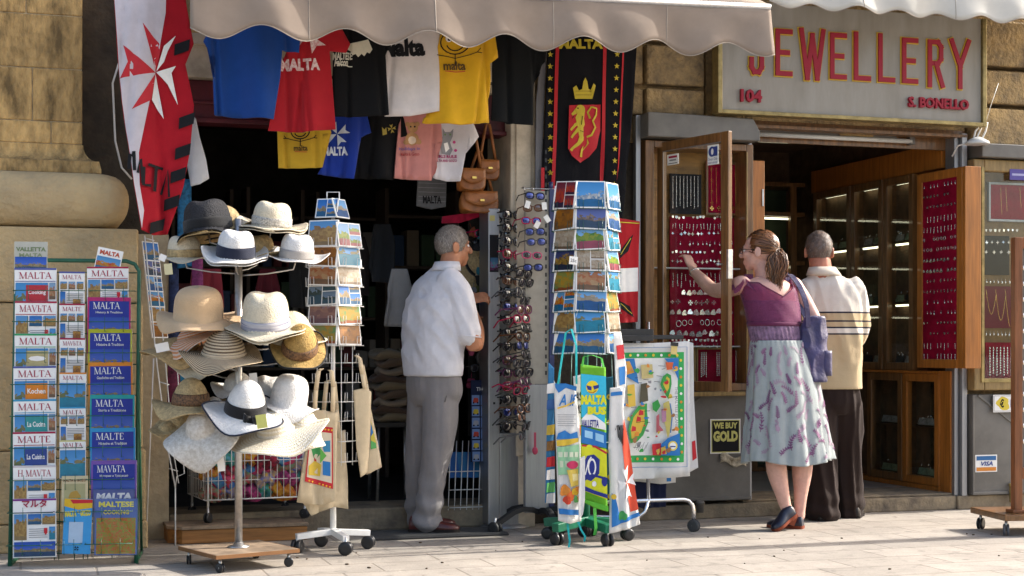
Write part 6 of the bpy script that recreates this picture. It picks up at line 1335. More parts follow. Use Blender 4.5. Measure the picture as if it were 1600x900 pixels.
def chain_(px0, py0, px1, py1, w, label, group, mat, sag=0.0, name='chain', bead=.003, cat='chain'):
    s0, z0 = FR(px0, py0, w); s1, z1 = FR(px1, py1, w); L_ = max(abs(z1 - z0), abs(s1 - s0)); n = max(4, int(L_ / (bead * 2.6)))
    b = MB(); sm = (s0 + s1) / 2
    if sag: b.tube([(s0 + (s1 - s0) * q - sm, -.003, z0 + (z1 - z0) * q - z1 - sag * math.sin(PI * q)) for q in [i / 12 for i in range(13)]], bead * .5, 5)
    else:
        for i in range(n): b.ball((s0 + (s1 - s0) * (i + .5) / n - sm, -.003, z0 + (z1 - z0) * (i + .5) / n - z1), (bead, bead * .8, bead * 1.3), 6)
        b.tube([(s0 - sm, -.003, z0 - z1), (s1 - sm, -.003, 0)], bead * .4, 4)
    o = b.build(name, mat); o.location = FW(sm, w, z1); o.rotation_euler = (0, 0, A); return tag(o, label, cat, group)
def board(label, x0, y0, x1, y1, w, mat, frame=None, name='display_board', dep=.012, fw=.014):
    sa, za = FR(x0, y0, w); sb, zb = FR(x1, y1, w); t = fthing(name, label, 'display board', (sa + sb) / 2)
    b = fmb(t); b.box(sa, sb, -w, -w + dep, zb, za); b.build('velvet', mat, t)
    if frame:
        b = fmb(t)
        for q in ((sa - fw, sa, -w - .008, -w + dep, zb - fw, za + fw), (sb, sb + fw, -w - .008, -w + dep, zb - fw, za + fw), (sa, sb, -w - .008, -w + dep, za, za + fw), (sa, sb, -w - .008, -w + dep, zb - fw, zb)): b.box(*q)
        b.build('frame', frame, t, bevel=.002)
    return t
random.seed(21)
# open wall cabinet
t = fthing('wall_cabinet', 'open wooden wall cabinet of silver jewellery left of the doorway', 'cabinet', 1.13)
zc0, zc1, ca, cb = .752, 2.205, .815, 1.47
b = fmb(t); b.box(ca, cb, .105, .118, zc0, zc1); b.build('back_panel', M('amber_wood_panel', (.30, .155, .035), .5, var=.3, vs_=5, stretch=(1, 1, 6)), t)
b = fmb(t)
for q in ((ca - .03, ca + .025, -.075, .105, zc0, zc1), (cb - .045, cb + .002, -.075, .105, zc0, zc1), (ca + .025, cb - .045, -.075, .105, zc1 - .04, zc1), (ca + .025, cb - .045, -.075, .105, zc0, zc0 + .045)): b.box(*q)
b.build('frame', m_wood, t, bevel=.004)
b = fmb(t); b.box(ca - .035, cb + .01, -.10, -.02, zc0 - .028, zc0 - .003); b.box(cb - .046, cb - .036, -.082, -.0755, zc0 + .05, zc1 - .045); b.build('sill', m_gold, t, bevel=.004)
b = fmb(t)
for py in (420, 541): s, z = FR(1090, py, -.07); b.box(ca + .027, cb - .047, -.0, .104, z - .005, z + .003)
b.build('glass_shelf', M('pale_shelf_edge', (.50, .52, .50), .2), t)
W1 = -.085
board('large crimson velvet panel hung with silver earrings in the open cabinet', 1047, 338, 1150, 540, W1, m_velvet)
board('black velvet panel of silver chains at the cabinet top left', 1047, 271, 1096, 335, W1 + .01, m_blackvelvet)
board('framed red panel of gold chains at the cabinet top right', 1106, 256, 1160, 334, W1 + .012, m_velvet, m_wood)
board('red panel of bracelets at the cabinet bottom left', 1048, 546, 1083, 597, W1 + .012, m_velvet, m_gold); board('wide red panel of bracelets at the cabinet bottom centre', 1090, 546, 1132, 597, W1 + .012, m_velvet, m_gold, fw=.01)
board('red panel of one chain at the cabinet bottom right', 1140, 546, 1162, 600, W1 + .012, m_velvet)
ws = W1 + .022
for i in range(8): chain_(1051 + 5.6 * i, 275, 1051 + 5.6 * i, 326 - 2 * (i % 3), ws, 'silver bead chain on the black velvet panel of the open cabinet', 'silver chains on black velvet', m_silver, name='bead_chain')
for i in range(7): chain_(1111 + 7.5 * i, 262, 1112 + 7.5 * i, 322 - 4 * (i % 2), ws, 'thin gold chain on the framed red panel of the open cabinet', 'gold chains on the framed red panel', m_goldmetal, name='gold_chain', bead=.0018)
for i in range(5): jewel('cross', 1112 + 11 * i, 322, ws, 'gold pendant at the end of a chain on the framed red panel', 'gold pendants on the framed red panel', m_goldmetal, 1.1, 'pendant', 'gold_pendant')
for i in range(13): chain_(1050 + 2.6 * i + (8 if i > 4 else 0) + (0 if i < 9 else 14) + (0), 550, 1050 + 2.6 * i + (8 if i > 4 else 0) + (0 if i < 9 else 14), 590 - 2 * (i % 3), ws, 'silver link bracelet on the red panels at the cabinet bottom', 'silver bracelets at the cabinet bottom', m_silver, name='bracelet', cat='bracelet', bead=.0042)
for i in range(4): chain_(1120 + 3.2 * i, 550, 1120 + 3.2 * i, 588, ws, 'silver link bracelet on the red panels at the cabinet bottom', 'silver bracelets at the cabinet bottom', m_silver, name='bracelet', cat='bracelet', bead=.004)
chain_(1150, 548, 1150, 596, ws, 'silver bead chain alone on the bottom right red panel', None, m_silver, name='bracelet', cat='bracelet', bead=.0045)
rowsJ = [(338, 'tag', 5.4, 'white tagged', 'highest'), (349, 'long', 5.4, 'long drop', 'second highest'), (362, 'star', 6.4, 'star shaped', 'third'), (378, 'drop', 6.6, 'drop', 'fourth'), (392, 'tag', 6.2, 'white tagged', 'fifth'), (406, 'star', 6.6, 'star shaped', 'sixth'), (427, 'long', 6.6, 'long drop', 'one under the shelf'), (438, 'long', 6.8, 'long drop', 'second under the shelf'),
         (452, 'leaf', 8.5, 'leaf shaped', 'third under the shelf'), (468, 'cross', 9, 'cross shaped', 'fourth under the shelf'), (483, 'leaf', 9, 'leaf shaped', 'fifth under the shelf'), (500, 'hoop', 9, 'hoop', 'sixth under the shelf'), (516, 'leaf', 10, 'leaf shaped', 'lowest on crimson'), (530, 'tag', 6.2, 'white tagged', 'one at the lower shelf'), (538, 'drop', 6.4, 'drop', 'one behind the lower shelf')]
for y, kd, st, d, rw in rowsJ:
    x = 1051
    while x < 1147:
        if random.random() < .88: jewel(kd, x + random.uniform(-1, 1), y + random.uniform(-1.2, 1.2), ws, 'silver %s earring, %s row of the open cabinet' % (d, rw), 'earrings in the %s row of the open cabinet' % rw, None, random.uniform(.85, 1.15) * (1.25 if kd in ('leaf', 'cross', 'hoop') else .9))
        x += st
jewel('star', 1158, 520, ws, 'white star pendant alone on the wood right of the crimson panel', None, None, 1.2, 'pendant', 'star_pendant')
# its glass door, swung open towards the street
H0 = Vector((.855, 8.935, 0)); H1 = Vector((1.196, 8.42, 0)); dz = (H1 - H0).normalized(); DRZ = math.atan2(dz.y, dz.x); DL = (H1 - H0).length
t = thing('glass_door', 'wooden framed glass cabinet door swung open in front of the jewellery', 'door', (H0.x, H0.y, .765), DRZ)
Hh = 1.43; sw = .052
for nm, q in (('stile', (0, sw, -.014, .014, 0, Hh)), ('stile', (DL - sw - .01, DL, -.014, .014, 0, Hh)), ('rail', (sw, DL - sw - .01, -.014, .014, Hh - sw, Hh)), ('rail', (sw, DL - sw - .01, -.014, .014, 0, sw))):
    b = MB(); b.box(*q); b.build(nm, m_wood, t, bevel=.003)
b = MB(); b.box(sw - .002, DL - sw - .008, -.002, .002, sw - .002, Hh - sw + .002); b.build('pane', m_glass, t)
b = MB(); b.box(sw, sw + .006, -.016, -.0145, sw, Hh - sw); b.box(sw + .006, DL - sw - .01, -.016, -.0145, Hh - sw - .006, Hh - sw); b.build('beading', m_alu, t)
b = MB(); b.box(DL - .012, DL + .003, -.016, .016, .62, .78); b.tube([(DL - .05, -.014, .70), (DL - .05, -.04, .70)], .006, 8); b.ball((DL - .05, -.045, .70), .011, 10); b.build('lock', m_steel, t)
def stick(name, u0, v0, w, h, fn):
    b = MB(); b.box(u0, u0 + w, -.0045, -.0025, v0, v0 + h); o = b.build(name, m_paper, t); a = Art(lambda u, v, of: Vector((u0 + u * w, -.0045 - of, v0 + v * h))); fn(a); a.build('sticker_print', o)
stick('sticker', sw + .03, Hh - sw - .085, .10, .06, lambda a: (a.rect(.12, .64, .88, .84, crim), a.rect(.2, .36, .8, .5, GY), a.rect(.1, .1, .9, .16, K)))
stick('sticker', DL - sw - .13, Hh - sw - .12, .09, .11, lambda a: (a.poly(ell(.42, .66, .34, .26), C(.03, .05, .22)), a.rect(.45, .42, .92, .9, C(.03, .05, .22)), a.poly(ell(.45, .66, .12, .16), WH), a.text('Diners Club', .5, .22, .13, C(.03, .05, .22), w=.84, align='c'), a.text('International', .5, .06, .11, C(.03, .05, .22), w=.84, align='c')))
# poster and stickers on the grey panels
def plate(name, label, cat, px0, py0, px1, py1, w, bg, fn, pts=None, group=None):
    sa, za = FR(px0, py0, w); sb, zb = FR(px1, py1, w); t = fthing(name, label, cat, (sa + sb) / 2); ww, hh = sb - sa, za - zb
    b = fmb(t); b.box(sa, sb, -w, -w + .003, zb, za); b.build('sheet', bg, t)
    a = Art(lambda u, v, of: Vector((sa - t['s0'] + u * ww, -w - of, zb + v * hh))); fn(a); a.build('print', t); return t
yl = C(.55, .52, .16)
def pg(a):
    a.rect(.03, .03, .97, .97, yl); a.rect(.055, .055, .945, .945, K); a.text('WE BUY', .5, .72, .18, yl, w=.80, align='c', bold=.05); a.text('GOLD', .5, .34, .32, yl, w=.82, align='c', bold=.06)
plate('gold_poster', 'black WE BUY GOLD poster on the grey panel under the open cabinet', 'poster', 1110, 655, 1157, 708, .040, m_paper, pg)
b = MB(); s, z = FR(1146, 718, .045); b.grid(lambda u, v: Vector(((u - .5) * .17, -.006 * math.sin(3 * u + 5 * v), (v - .5) * .055 - .03 * u + .012 * math.sin(9 * u))), 10, 4); o = b.build('torn_paper', M('torn_paper_print', (.55, .50, .38), .7, vs_=30, col2=(.12, .09, .05), var=.5), None, solid=.001); o.location = FW(s, .045, z + .01); o.rotation_euler = (0, 0, A); tag(o, 'torn printed paper strip below the WE BUY GOLD poster', 'paper')
plate('card_sticker', 'blue white and orange VISA sticker on the right grey panel', 'sticker', 1524, 711, 1558, 737, .054, m_paper, lambda a: (a.rect(.05, .68, .95, .93, C(.03, .13, .32)), a.rect(.05, .06, .95, .28, C(.60, .22, .03)), a.text('VISA', .5, .36, .26, C(.03, .06, .25), w=.6, align='c', bold=.03, shear=.2)))
plate('shop_plate', 'white plate with yellow euro motif above the VISA sticker', 'sign', 1552, 617, 1640, 643, .075, m_paper, lambda a: (a.rect(.012, .05, .988, .95, C(.5, .5, .48)), a.rect(.02, .09, .98, .91, m_paper), a.poly(blob(.17, .5, .12, .36, 5), C(.65, .5, .05)), a.text('€', .15, .26, .5, K, w=.07, align='c', bold=.04), a.text('FAIR', .30, .28, .46, db, w=.36, bold=.02)))
# inside: tube lamp, cupboards
s0, z0 = FR(1168, 209, -.06); s1, z1 = FR(1424, 216, -.06)
t = fthing('tube_lamp', 'unlit white fluorescent tube lamp under the jewellery lintel', 'lamp', (s0 + s1) / 2)
b = fmb(t); b.tube([(s0, .06, z0), (s1, .06, z0)], .014, 10); b.build('tube', C(.55, .55, .52, .3), t)
b = fmb(t); b.box(s0, s1 - .1, .065, .10, z0 + .012, z0 + .045); b.box(s1 - .015, s1 + .02, .05, .09, z0 - .018, z0 + .03); b.build('housing', m_panel, t)
b = fmb(t); b.box(s0 + .62, s0 + .85, .05, .058, z0 + .015, z0 + .045); b.build('brass_label', m_gold, t)
m_striplamp = M('strip_lamp', (.8, .9, .7), .5); _b = m_striplamp.node_tree.nodes['Principled BSDF']; _b.inputs['Emission Color'].default_value = (1.0, .95, .66, 1); _b.inputs['Emission Strength'].default_value = 1.3
def cup(label, d0, d1, z0, z1, sx, openpane=True, mat=None, shelves=3, seed=1):
    """cupboard front in the side wall (plane s = sx), from depth d0 (near the street) to d1"""
    t = fthing('display_cupboard', label, 'cupboard', sx)
    b = fmb(t); fwid = .05
    for q in ((sx - .012, sx + .03, d0, d0 + fwid, z0, z1), (sx - .012, sx + .03, d1 - fwid, d1, z0, z1), (sx - .012, sx + .03, d0 + fwid, d1 - fwid, z1 - fwid, z1), (sx - .012, sx + .03, d0 + fwid, d1 - fwid, z0, z0 + fwid)): b.box(*q)
    b.build('door_frame', mat or m_wood, t, bevel=.003)
    b = fmb(t); b.box(sx + .002, sx + .006, d0 + fwid - .002, d1 - fwid + .002, z0 + fwid - .002, z1 - fwid + .002); b.build('pane', m_glass, t)
    b = fmb(t); b.box(sx + .22, sx + .23, d0, d1, z0, z1); b.box(sx + .03, sx + .22, d0, d0 + .01, z0, z1); b.box(sx + .03, sx + .22, d1 - .01, d1, z0, z1)
    for k in range(shelves + 1): zz = z0 + .04 + (z1 - z0 - .06) * k / shelves; b.box(sx + .035, sx + .215, d0 + .012, d1 - .012, zz - .012, zz)
    b.build('shelving', M('dark_brown_wood', (.12, .055, .022), .6, var=.3), t)
    for k in range(shelves) if mat is None else ():
        zz = z0 + .04 + (z1 - z0 - .06) * (k + 1) / shelves; b = fmb(t); b.box(sx + .05, sx + .065, d0 + .06, d1 - .06, zz - .024, zz - .0125); b.build('shelf_lamp', m_striplamp, t)
    return t
sx = 2.885
SF = lambda sx, d, z: P0 + U * sx - N * d + Vector((0, 0, z))
tray_m = [M('green_tray', (.28, .36, .22), .4, var=.4, vs_=40), M('grey_tray', (.38, .38, .35), .4, var=.4, vs_=40), M('black_tray', (.02, .022, .02), .5, var=.3)]
def trays(sx, d0, d1, z0, z1, shelves, who, n=3):
    for k in range(shelves):
        zz = z0 + .045 + (z1 - z0 - .06) * k / shelves
        for i in range(n):
            d = d0 + (d1 - d0) * (i + .5) / n; b = MB(); w2 = (d1 - d0) / n * .38; hh = .13 + .06 * random.random()
            b.box(-.006, .006, -w2, w2, 0, hh)
            for q in range(9): b.ball((-.012, -w2 * .8 + w2 * 1.6 * q / 8, hh * random.uniform(.3, .8)), (.004, .006, .01), 6, 1)
            o = b.build('jewel_tray', [tray_m[(k + i) % 3], m_silver]); o.location = SF(sx + .075, d, zz + .004); o.rotation_euler = (0, .35, A); tag(o, 'small tray of jewellery standing on a shelf of %s' % who, 'tray', 'trays on the shelves of ' + who)
cup('first tall glazed cupboard inside, beside the red velvet door', .435, .80, .86, 2.14, sx, seed=2); trays(sx, .45, .79, .86, 2.14, 3, 'the first tall cupboard')
cup('second tall glazed cupboard deeper inside the jewellery shop', .81, 1.22, .86, 2.14, sx, seed=3); trays(sx, .83, 1.2, .86, 2.14, 3, 'the second tall cupboard')
cup('third tall glazed cupboard deepest along the jewellery shop wall', 1.23, 1.75, .86, 2.14, sx, seed=4); trays(sx, 1.25, 1.7, .86, 2.14, 3, 'the third tall cupboard')
cup('bright orange low glazed cupboard beside the doorway step', .14, .56, .13, .84, sx, True, m_orange, 2); trays(sx, .2, .55, .13, .84, 2, 'the low orange cupboard', 1)
cup('low brown glazed cupboard beneath the first tall cupboard', .57, 1.0, .13, .84, sx, True, m_wood, 2); trays(sx, .6, 1.0, .13, .84, 2, 'the low brown cupboard', 1)
t = thing('display_cupboard', 'orange pine carcass holding the cupboards on the right inner wall', 'cupboard', SF(sx, 0, 0), A)
for nm, q in (('plinth', (-.02, .25, .13, 1.8, .10, .128)), ('counter', (-.02, .25, .13, 1.8, .842, .858)), ('cornice', (.0, .25, .13, 1.8, 2.142, 2.30)), ('post', (.0, .04, .03, .138, .10, .86))): b = MB(); b.box(*q); b.build(nm, m_orange, t)
# red velvet door panel of the first cupboard, standing open in the doorway
da, db_ = SF(sx - .045, .31, 0), SF(sx - .035, -.17, 0); dv = (db_ - da); drz = math.atan2(dv.y, dv.x); dl = dv.length
t = thing('velvet_door', 'orange framed door lined with crimson velvet and silver pendants in the doorway', 'door', (da.x, da.y, .88), drz)
hh = 1.235; fw_ = .055
for nm, q in (('stile', (0, fw_, -.016, .016, 0, hh)), ('stile', (dl - fw_, dl, -.016, .016, 0, hh)), ('rail', (fw_, dl - fw_, -.016, .016, 0, fw_)), ('rail', (fw_, dl - fw_, -.016, .016, hh - fw_, hh))): b = MB(); b.box(*q); b.build(nm, m_orange, t, bevel=.003)
b = MB(); b.box(fw_, dl - fw_, -.008, .008, fw_, hh - fw_); b.build('velvet_panel', m_velvet, t)
b = MB(); b.box(dl - .001, dl + .03, -.014, .10, .0, hh); b.build('door_edge', m_orange, t, bevel=.003)
Rm = Matrix.Rotation(drz, 3, 'Z'); kk = ['long', 'tag', 'drop', 'star', 'leaf', 'hoop']
for r_ in range(17):
    z = .09 + (hh - .17) * r_ / 16
    for c_ in range(10):
        if random.random() < .2: continue
        x = fw_ + .02 + (dl - 2 * fw_ - .04) * c_ / 9
        k = kk[(r_ // 2) % 6]; key = (k, m_silver.name); src = jm.get(key)
        if src is None: src = shp(k).build('pendant', m_silver); jm[key] = src; o = src
        else: o = src.copy(); COL.objects.link(o)
        o.name = 'pendant'; o.location = Vector((da.x, da.y, .88)) + Rm @ Vector((x, -.013, z)); o.rotation_euler = (0, random.uniform(-.1, .1), drz); o.scale = (random.uniform(.7, 1.05),) * 3
        tag(o, 'silver %s pendant, %s of the crimson velvet door' % (k, 'upper half' if z > hh / 2 else 'lower half'), 'pendant', 'silver pendants on the crimson velvet door, ' + ('upper' if z > hh / 2 else 'lower') + ' half')
# back wall cupboards and the left inner door edge
t = fthing('display_cupboard', 'dark back wall cupboard of green lit glass at the end of the shop', 'cupboard', 2.0)
b = fmb(t)
for i in range(5): s = 1.5 + .32 * i; b.box(s, s + .05, 1.92, 1.96, .1, 2.2)
for z in (.1, .8, 1.25, 1.62, 1.98, 2.2): b.box(1.5, 2.9, 1.925, 2.2, z, z + .03)
b.build('frame', m_wood, t)
b = fmb(t); b.box(1.5, 2.9, 2.22, 2.24, .1, 2.25); b.build('backing', C(.06, .085, .05), t)
for z in (1.2, 1.57, 1.93): b = fmb(t); b.box(1.56, 2.8, 1.97, 1.985, z + .03, z + .042); b.build('shelf_lamp', m_striplamp, t)
for i in range(12):
    s = 1.58 + .32 * (i % 4); z = (.84, 1.29, 1.66)[i // 4]; b = MB(); b.box(-.09, .09, -.005, .005, 0, .2)
    for q in range(10): b.ball((random.uniform(-.08, .08), -.008, random.uniform(.03, .18)), (.005, .004, .012), 6, 1)
    o = b.build('jewel_tray', [tray_m[i % 3], m_goldmetal]); o.location = FW(s + .08, -2.0, z + .004); o.rotation_euler = (-.25, 0, A); tag(o, 'jewellery tray leaning in the back wall cupboard, %s shelf' % ['low', 'middle', 'high'][i // 4], 'tray', 'trays on the %s shelf of the back cupboard' % ['low', 'middle', 'high'][i // 4])
t = fthing('cabinet_door', 'orange pine cabinet door edge standing left of the jewellery doorway', 'door', 1.53)
b = fmb(t); b.box(1.495, 1.575, -.02, .02, .88, 2.12); b.build('panel', m_orange, t, bevel=.004)
b = fmb(t); b.box(1.555, 1.565, -.028, -.02, 1.85, 1.95); b.build('hinge', m_steel, t)
# right cabinet
Wr = .06
t = fthing('wall_cabinet', 'gold framed wall cabinet of necklaces right of the doorway', 'cabinet', 3.4)
b = fmb(t); a0, a1, y0_, y1_ = 2.975, 3.80, .742, 2.178
for q in ((a0, a0 + .075, -.09, .02, y0_, y1_), (a1 - .075, a1, -.09, .02, y0_, y1_), (a0 + .075, a1 - .075, -.09, .02, y1_ - .075, y1_), (a0 + .075, a1 - .075, -.09, .02, y0_, y0_ + .075)): b.box(*q)
b.build('frame', m_gold, t, bevel=.008)
b = fmb(t); b.box(a0 + .05, a0 + .07, -.098, -.0905, y0_ + .05, y1_ - .05); b.box(a0 + .071, a1 - .06, -.098, -.0905, y0_ + .05, y0_ + .07); b.build('moulding', m_brass, t)
b = fmb(t); b.box(a0 + .07, a1 - .07, .012, .02, y0_ + .07, y1_ - .07); b.build('back_panel', M('brown_back_panel', (.20, .11, .035), .6, var=.25), t)
wr = -.008
board('silver framed red panel of gold chains, top of the gold framed cabinet', 1547, 288, 1640, 345, wr + .01, m_velvet, m_alu); board('black velvet panel of star earrings in the gold framed cabinet', 1537, 368, 1577, 430, wr + .004, m_blackvelvet)
board('dark red panel with looped necklaces in the gold framed cabinet', 1537, 447, 1640, 513, wr + .004, C(.14, .012, .03)); board('crimson panel of silver bracelets at the bottom of the gold framed cabinet', 1540, 535, 1586, 595, wr + .004, m_velvet)
b = MB(); o = plate('sticker', 'purple sticker at the upper corner of the gold framed cabinet', 'sticker', 1578, 264, 1610, 282, .093, C(.10, .08, .30), lambda a: (a.rect(.1, .4, .9, .6, C(.4, .4, .6)),))
for i in range(3): chain_(1563 + 8 * i + 14 * (i > 1), 293, 1565 + 8 * i + 14 * (i > 1), 335 - 5 * i, wr + .02, 'thin gold chain on the silver framed red panel at right', 'gold chains on the silver framed red panel', m_goldmetal, name='gold_chain', bead=.0022)
for y, kd, n_, d in ((358, 'tag', 8, 'row above the black velvet'), (376, 'star', 5, 'top row of the black velvet'), (391, 'star', 4, 'middle row of the black velvet'), (437, 'drop', 9, 'row under the black velvet'), (519, 'drop', 9, 'row above the bracelets')):
    for i in range(n_): jewel(kd, 1541 + (35 if n_ < 8 else 48) * i / (n_ - 1), y, wr + .02, 'silver %s earring, %s at right' % (kd, d), 'earrings of the %s' % d, None, 1.0)
for i in range(3): chain_(1540 + 15 * i, 452, 1556 + 15 * i, 460, wr + .02, 'looped gold necklace on the dark red panel at right', 'necklaces on the dark red panel', m_goldmetal, .14 + .04 * i, 'necklace', .004, 'necklace')
for i in range(7): chain_(1546 + 5.5 * i, 542, 1546 + 5.5 * i, 588 - 3 * (i % 2), wr + .02, 'silver bead bracelet on the lowest crimson panel at right', 'bracelets on the lowest crimson panel at right', m_silver, name='bracelet', cat='bracelet', bead=.006)
b = fmb(t); b.box(a0 + .076, a1 - .076, -.062, -.058, y0_ + .076, y1_ - .076); b.build('pane', m_glass, t)
# white spot lamp with wire arms
s, z = FR(1527, 222, .16); t = thing('spot_lamp', 'small white spot lamp with bent wire arms beside the sign corner', 'lamp', FW(s, .16, z), A)
b = MB(); b.lathe([(.075, -.015), (.072, .0), (.05, .015), (.02, .03), (.001, .032)], 20); b.build('shade', C(.6, .6, .58, .3), t)
b = MB(); q = lambda px, py: (FR(px, py, .16)[0] - s, 0, FR(px, py, .16)[1] - z)
b.tube([q(1521, 218), q(1524, 205), q(1533, 193), q(1543, 192), q(1540, 205), q(1534, 218)], .006, 6); b.tube([q(1526, 216), q(1535, 196)], .005, 6); b.tube([q(1540, 192), q(1548, 165), q(1560, 130)], .0025, 5); b.tube([q(1521, 222), (q(1512, 224)[0], .1, q(1512, 224)[2]), (q(1508, 240)[0], .14, q(1508, 240)[2])], .005, 6); b.build('wire_arm', m_whitewire, t)
# pipe stubs at the foot of the panels
for i, (px, py) in enumerate(((1094, 790), (1580, 770))):
    s, z = FR(px, py, .07); b = MB(); b.lathe([(.022, -.04), (.022, .01), (.026, .012), (.026, .02), (.02, .03)], 12) if i == 0 else b.lathe([(.012, -.06), (.012, .04), (.016, .042), (.015, .06)], 12)
    o = b.build('pipe_stub', m_panel if i == 0 else m_brass); o.location = FW(s, .07, z); tag(o, ['grey pipe stub at the step below the WE BUY GOLD poster', 'brass pipe stub at the step below the VISA sticker'][i], 'pipe')
# wooden stand at the right edge
DS = WP(1568, 836, 8.25); DS.z = 0; DSZ = .15
t = thing('display_stand', 'tall wooden display stand on casters at the right edge of the scene', 'display stand', DS, DSZ)
b = MB(); b.box(-.04, .62, -.10, .32, .085, .118); b.build('base_board', m_wood, t, bevel=.005)
caster(t, 0, -.03, .032, .03, M('grey_caster', (.10, .10, .11), .5)); caster(t, .57, -.03, .032, .03, m_blackp); caster(t, 0, .27, .032, .03, m_blackp); caster(t, .57, .27, .032, .03, m_blackp)
b = MB()
for x in (.06, .52): b.box(x, x + .045, -.01, .04, .118, 1.60)
b.box(.105, .52, -.008, .038, 1.54, 1.60); b.box(.105, .52, -.008, .038, .30, .36); b.box(.04, .125, -.03, .06, .118, .135); b.build('frame', M('red_brown_wood', (.24, .085, .03), .4, var=.3, vs_=6, stretch=(8, 8, .7)), t, bevel=.004)
b = MB(); b.box(.106, .519, .02, .03, .361, 1.539); b.build('panel', m_panel, t)
for i in range(12):
    b = MB(); b.ball((0, 0, 0), (.008, .006, .014), 8); o = b.build('pendant', m_silver); o.location = DS + Matrix.Rotation(DSZ, 3, 'Z') @ Vector((.12, .012, .5 + .085 * i)); tag(o, 'silver pendant on the edge of the wooden stand at right', 'pendant', 'pendants on the wooden stand')
# ------------------------------------------------------------ people (built with x to the right, y away from the street, z up)
def skin_mat(name, col):
    m = M(name, col, .5, var=.10, vs_=25, bump=.05, bs=120, spec=.35); b = m.node_tree.nodes['Principled BSDF']
    b.inputs['Subsurface Weight'].default_value = .12; b.inputs['Subsurface Radius'].default_value = (.01, .004, .002); return m
def organic(mb, name, mat, parent, voxel=.006, smooth=6, wr=None):
    o = mb.build(name, mat, parent)
    md = o.modifiers.new('remesh', 'REMESH'); md.mode = 'VOXEL'; md.voxel_size = voxel; md.use_smooth_shade = True
    ms = o.modifiers.new('smooth', 'SMOOTH'); ms.factor = .5; ms.iterations = smooth
    bpy.context.view_layer.update(); dg = bpy.context.evaluated_depsgraph_get()
    me = bpy.data.meshes.new_from_object(o.evaluated_get(dg)); o.modifiers.clear(); old = o.data; o.data = me; bpy.data.meshes.remove(old); me.name = name
    if not me.materials: me.materials.append(mat)
    if wr:
        ns = [v.normal.copy() for v in me.vertices]
        for v, n in zip(me.vertices, ns): v.co += n * wr(v.co)
    for p in me.polygons: p.use_smooth = True
    return o
def ring(c, a, b, phi, n=24, e=1.0):
    c = Vector(c); R_ = Vector((math.cos(phi), -math.sin(phi), 0)); Fw = Vector((math.sin(phi), math.cos(phi), 0)); out = []
    for k in range(n):
        t = 2 * PI * k / n; x, y = math.cos(t), math.sin(t)
        x = math.copysign(abs(x) ** e, x); y = math.copysign(abs(y) ** e, y); out.append(c + R_ * a * x + Fw * b * y)
    return out
def fine(pts, k=4):                                     # smooth a list of tuples by Catmull-Rom
    out = []; n = len(pts)
    for i in range(n - 1):
        p0, p1, p2, p3 = pts[max(0, i - 1)], pts[i], pts[i + 1], pts[min(n - 1, i + 2)]
        for q in range(k):
            t = q / k; out.append(tuple(.5 * (2 * b + (c - a) * t + (2 * a - 5 * b + 4 * c - d) * t * t + (3 * b - a - 3 * c + d) * t ** 3) for a, b, c, d in zip(p0, p1, p2, p3)))
    out.append(tuple(pts[-1])); return out
def limb(mb, pts, n=14, k=4):                           # (x, y, z, r)
    q = fine(pts, k); mb.tube([p[:3] for p in q], [p[3] for p in q], n); mb.ball(q[0][:3], q[0][3] * .98, 12); mb.ball(q[-1][:3], q[-1][3] * .98, 12)
def head(mb, c, phi, s=1.0, nose=1.0):
    T = Matrix.Translation(c) @ Matrix.Rotation(-phi, 4, 'Z') @ Matrix.Scale(s, 4); old = mb.T; mb.T = old @ T
    mb.ball((0, -.012, .022), (.075, .094, .092), 20); mb.ball((0, .022, -.035), (.060, .066, .072), 18); mb.ball((0, .052, -.088), (.030, .030, .026), 14)
    mb.ball((0, .068, .022), (.052, .022, .016), 12); mb.tube([(0, .088, .012), (0, .102, -.012), (0, .112, -.030)], [.009, .011, .014], 8); mb.ball((0, .104, -.034), (.016, .012, .009), 10)
    mb.ball((0, .082, -.062), (.022, .012, .006), 10); mb.ball((0, .080, -.073), (.020, .012, .007), 10)
    for sx_ in (-1, 1):
        mb.ball((sx_ * .036, .060, -.022), (.026, .024, .022), 12)
        mb.loft([[Vector((sx_ * (.066 + .020 * q), -.012 - .016 * q + .022 * rr * math.cos(a), -.012 + .033 * rr * math.sin(a) * 1.0)) for a in [2 * PI * k / 14 for k in range(14)]] for q, rr in ((0, .7), (.5, .95), (.85, 1.0), (1.0, .85))])
    mb.T = old; return T
def eyes(T, parent):
    for sx_ in (-1, 1):
        b = MB(); b.T = T; b.ball((sx_ * .031, .073, .002), .0105, 10); b.ball((sx_ * .031, .0795, .002), .0052, 8, 1); b.build('eye', [C(.7, .68, .66, .2), C(.05, .04, .03, .1)], parent)
        b = MB(); b.T = T; b.tube([(sx_ * .014, .088, .018), (sx_ * .032, .087, .024), (sx_ * .048, .076, .018)], .003, 6); b.build('eyebrow', C(.12, .08, .06), parent)
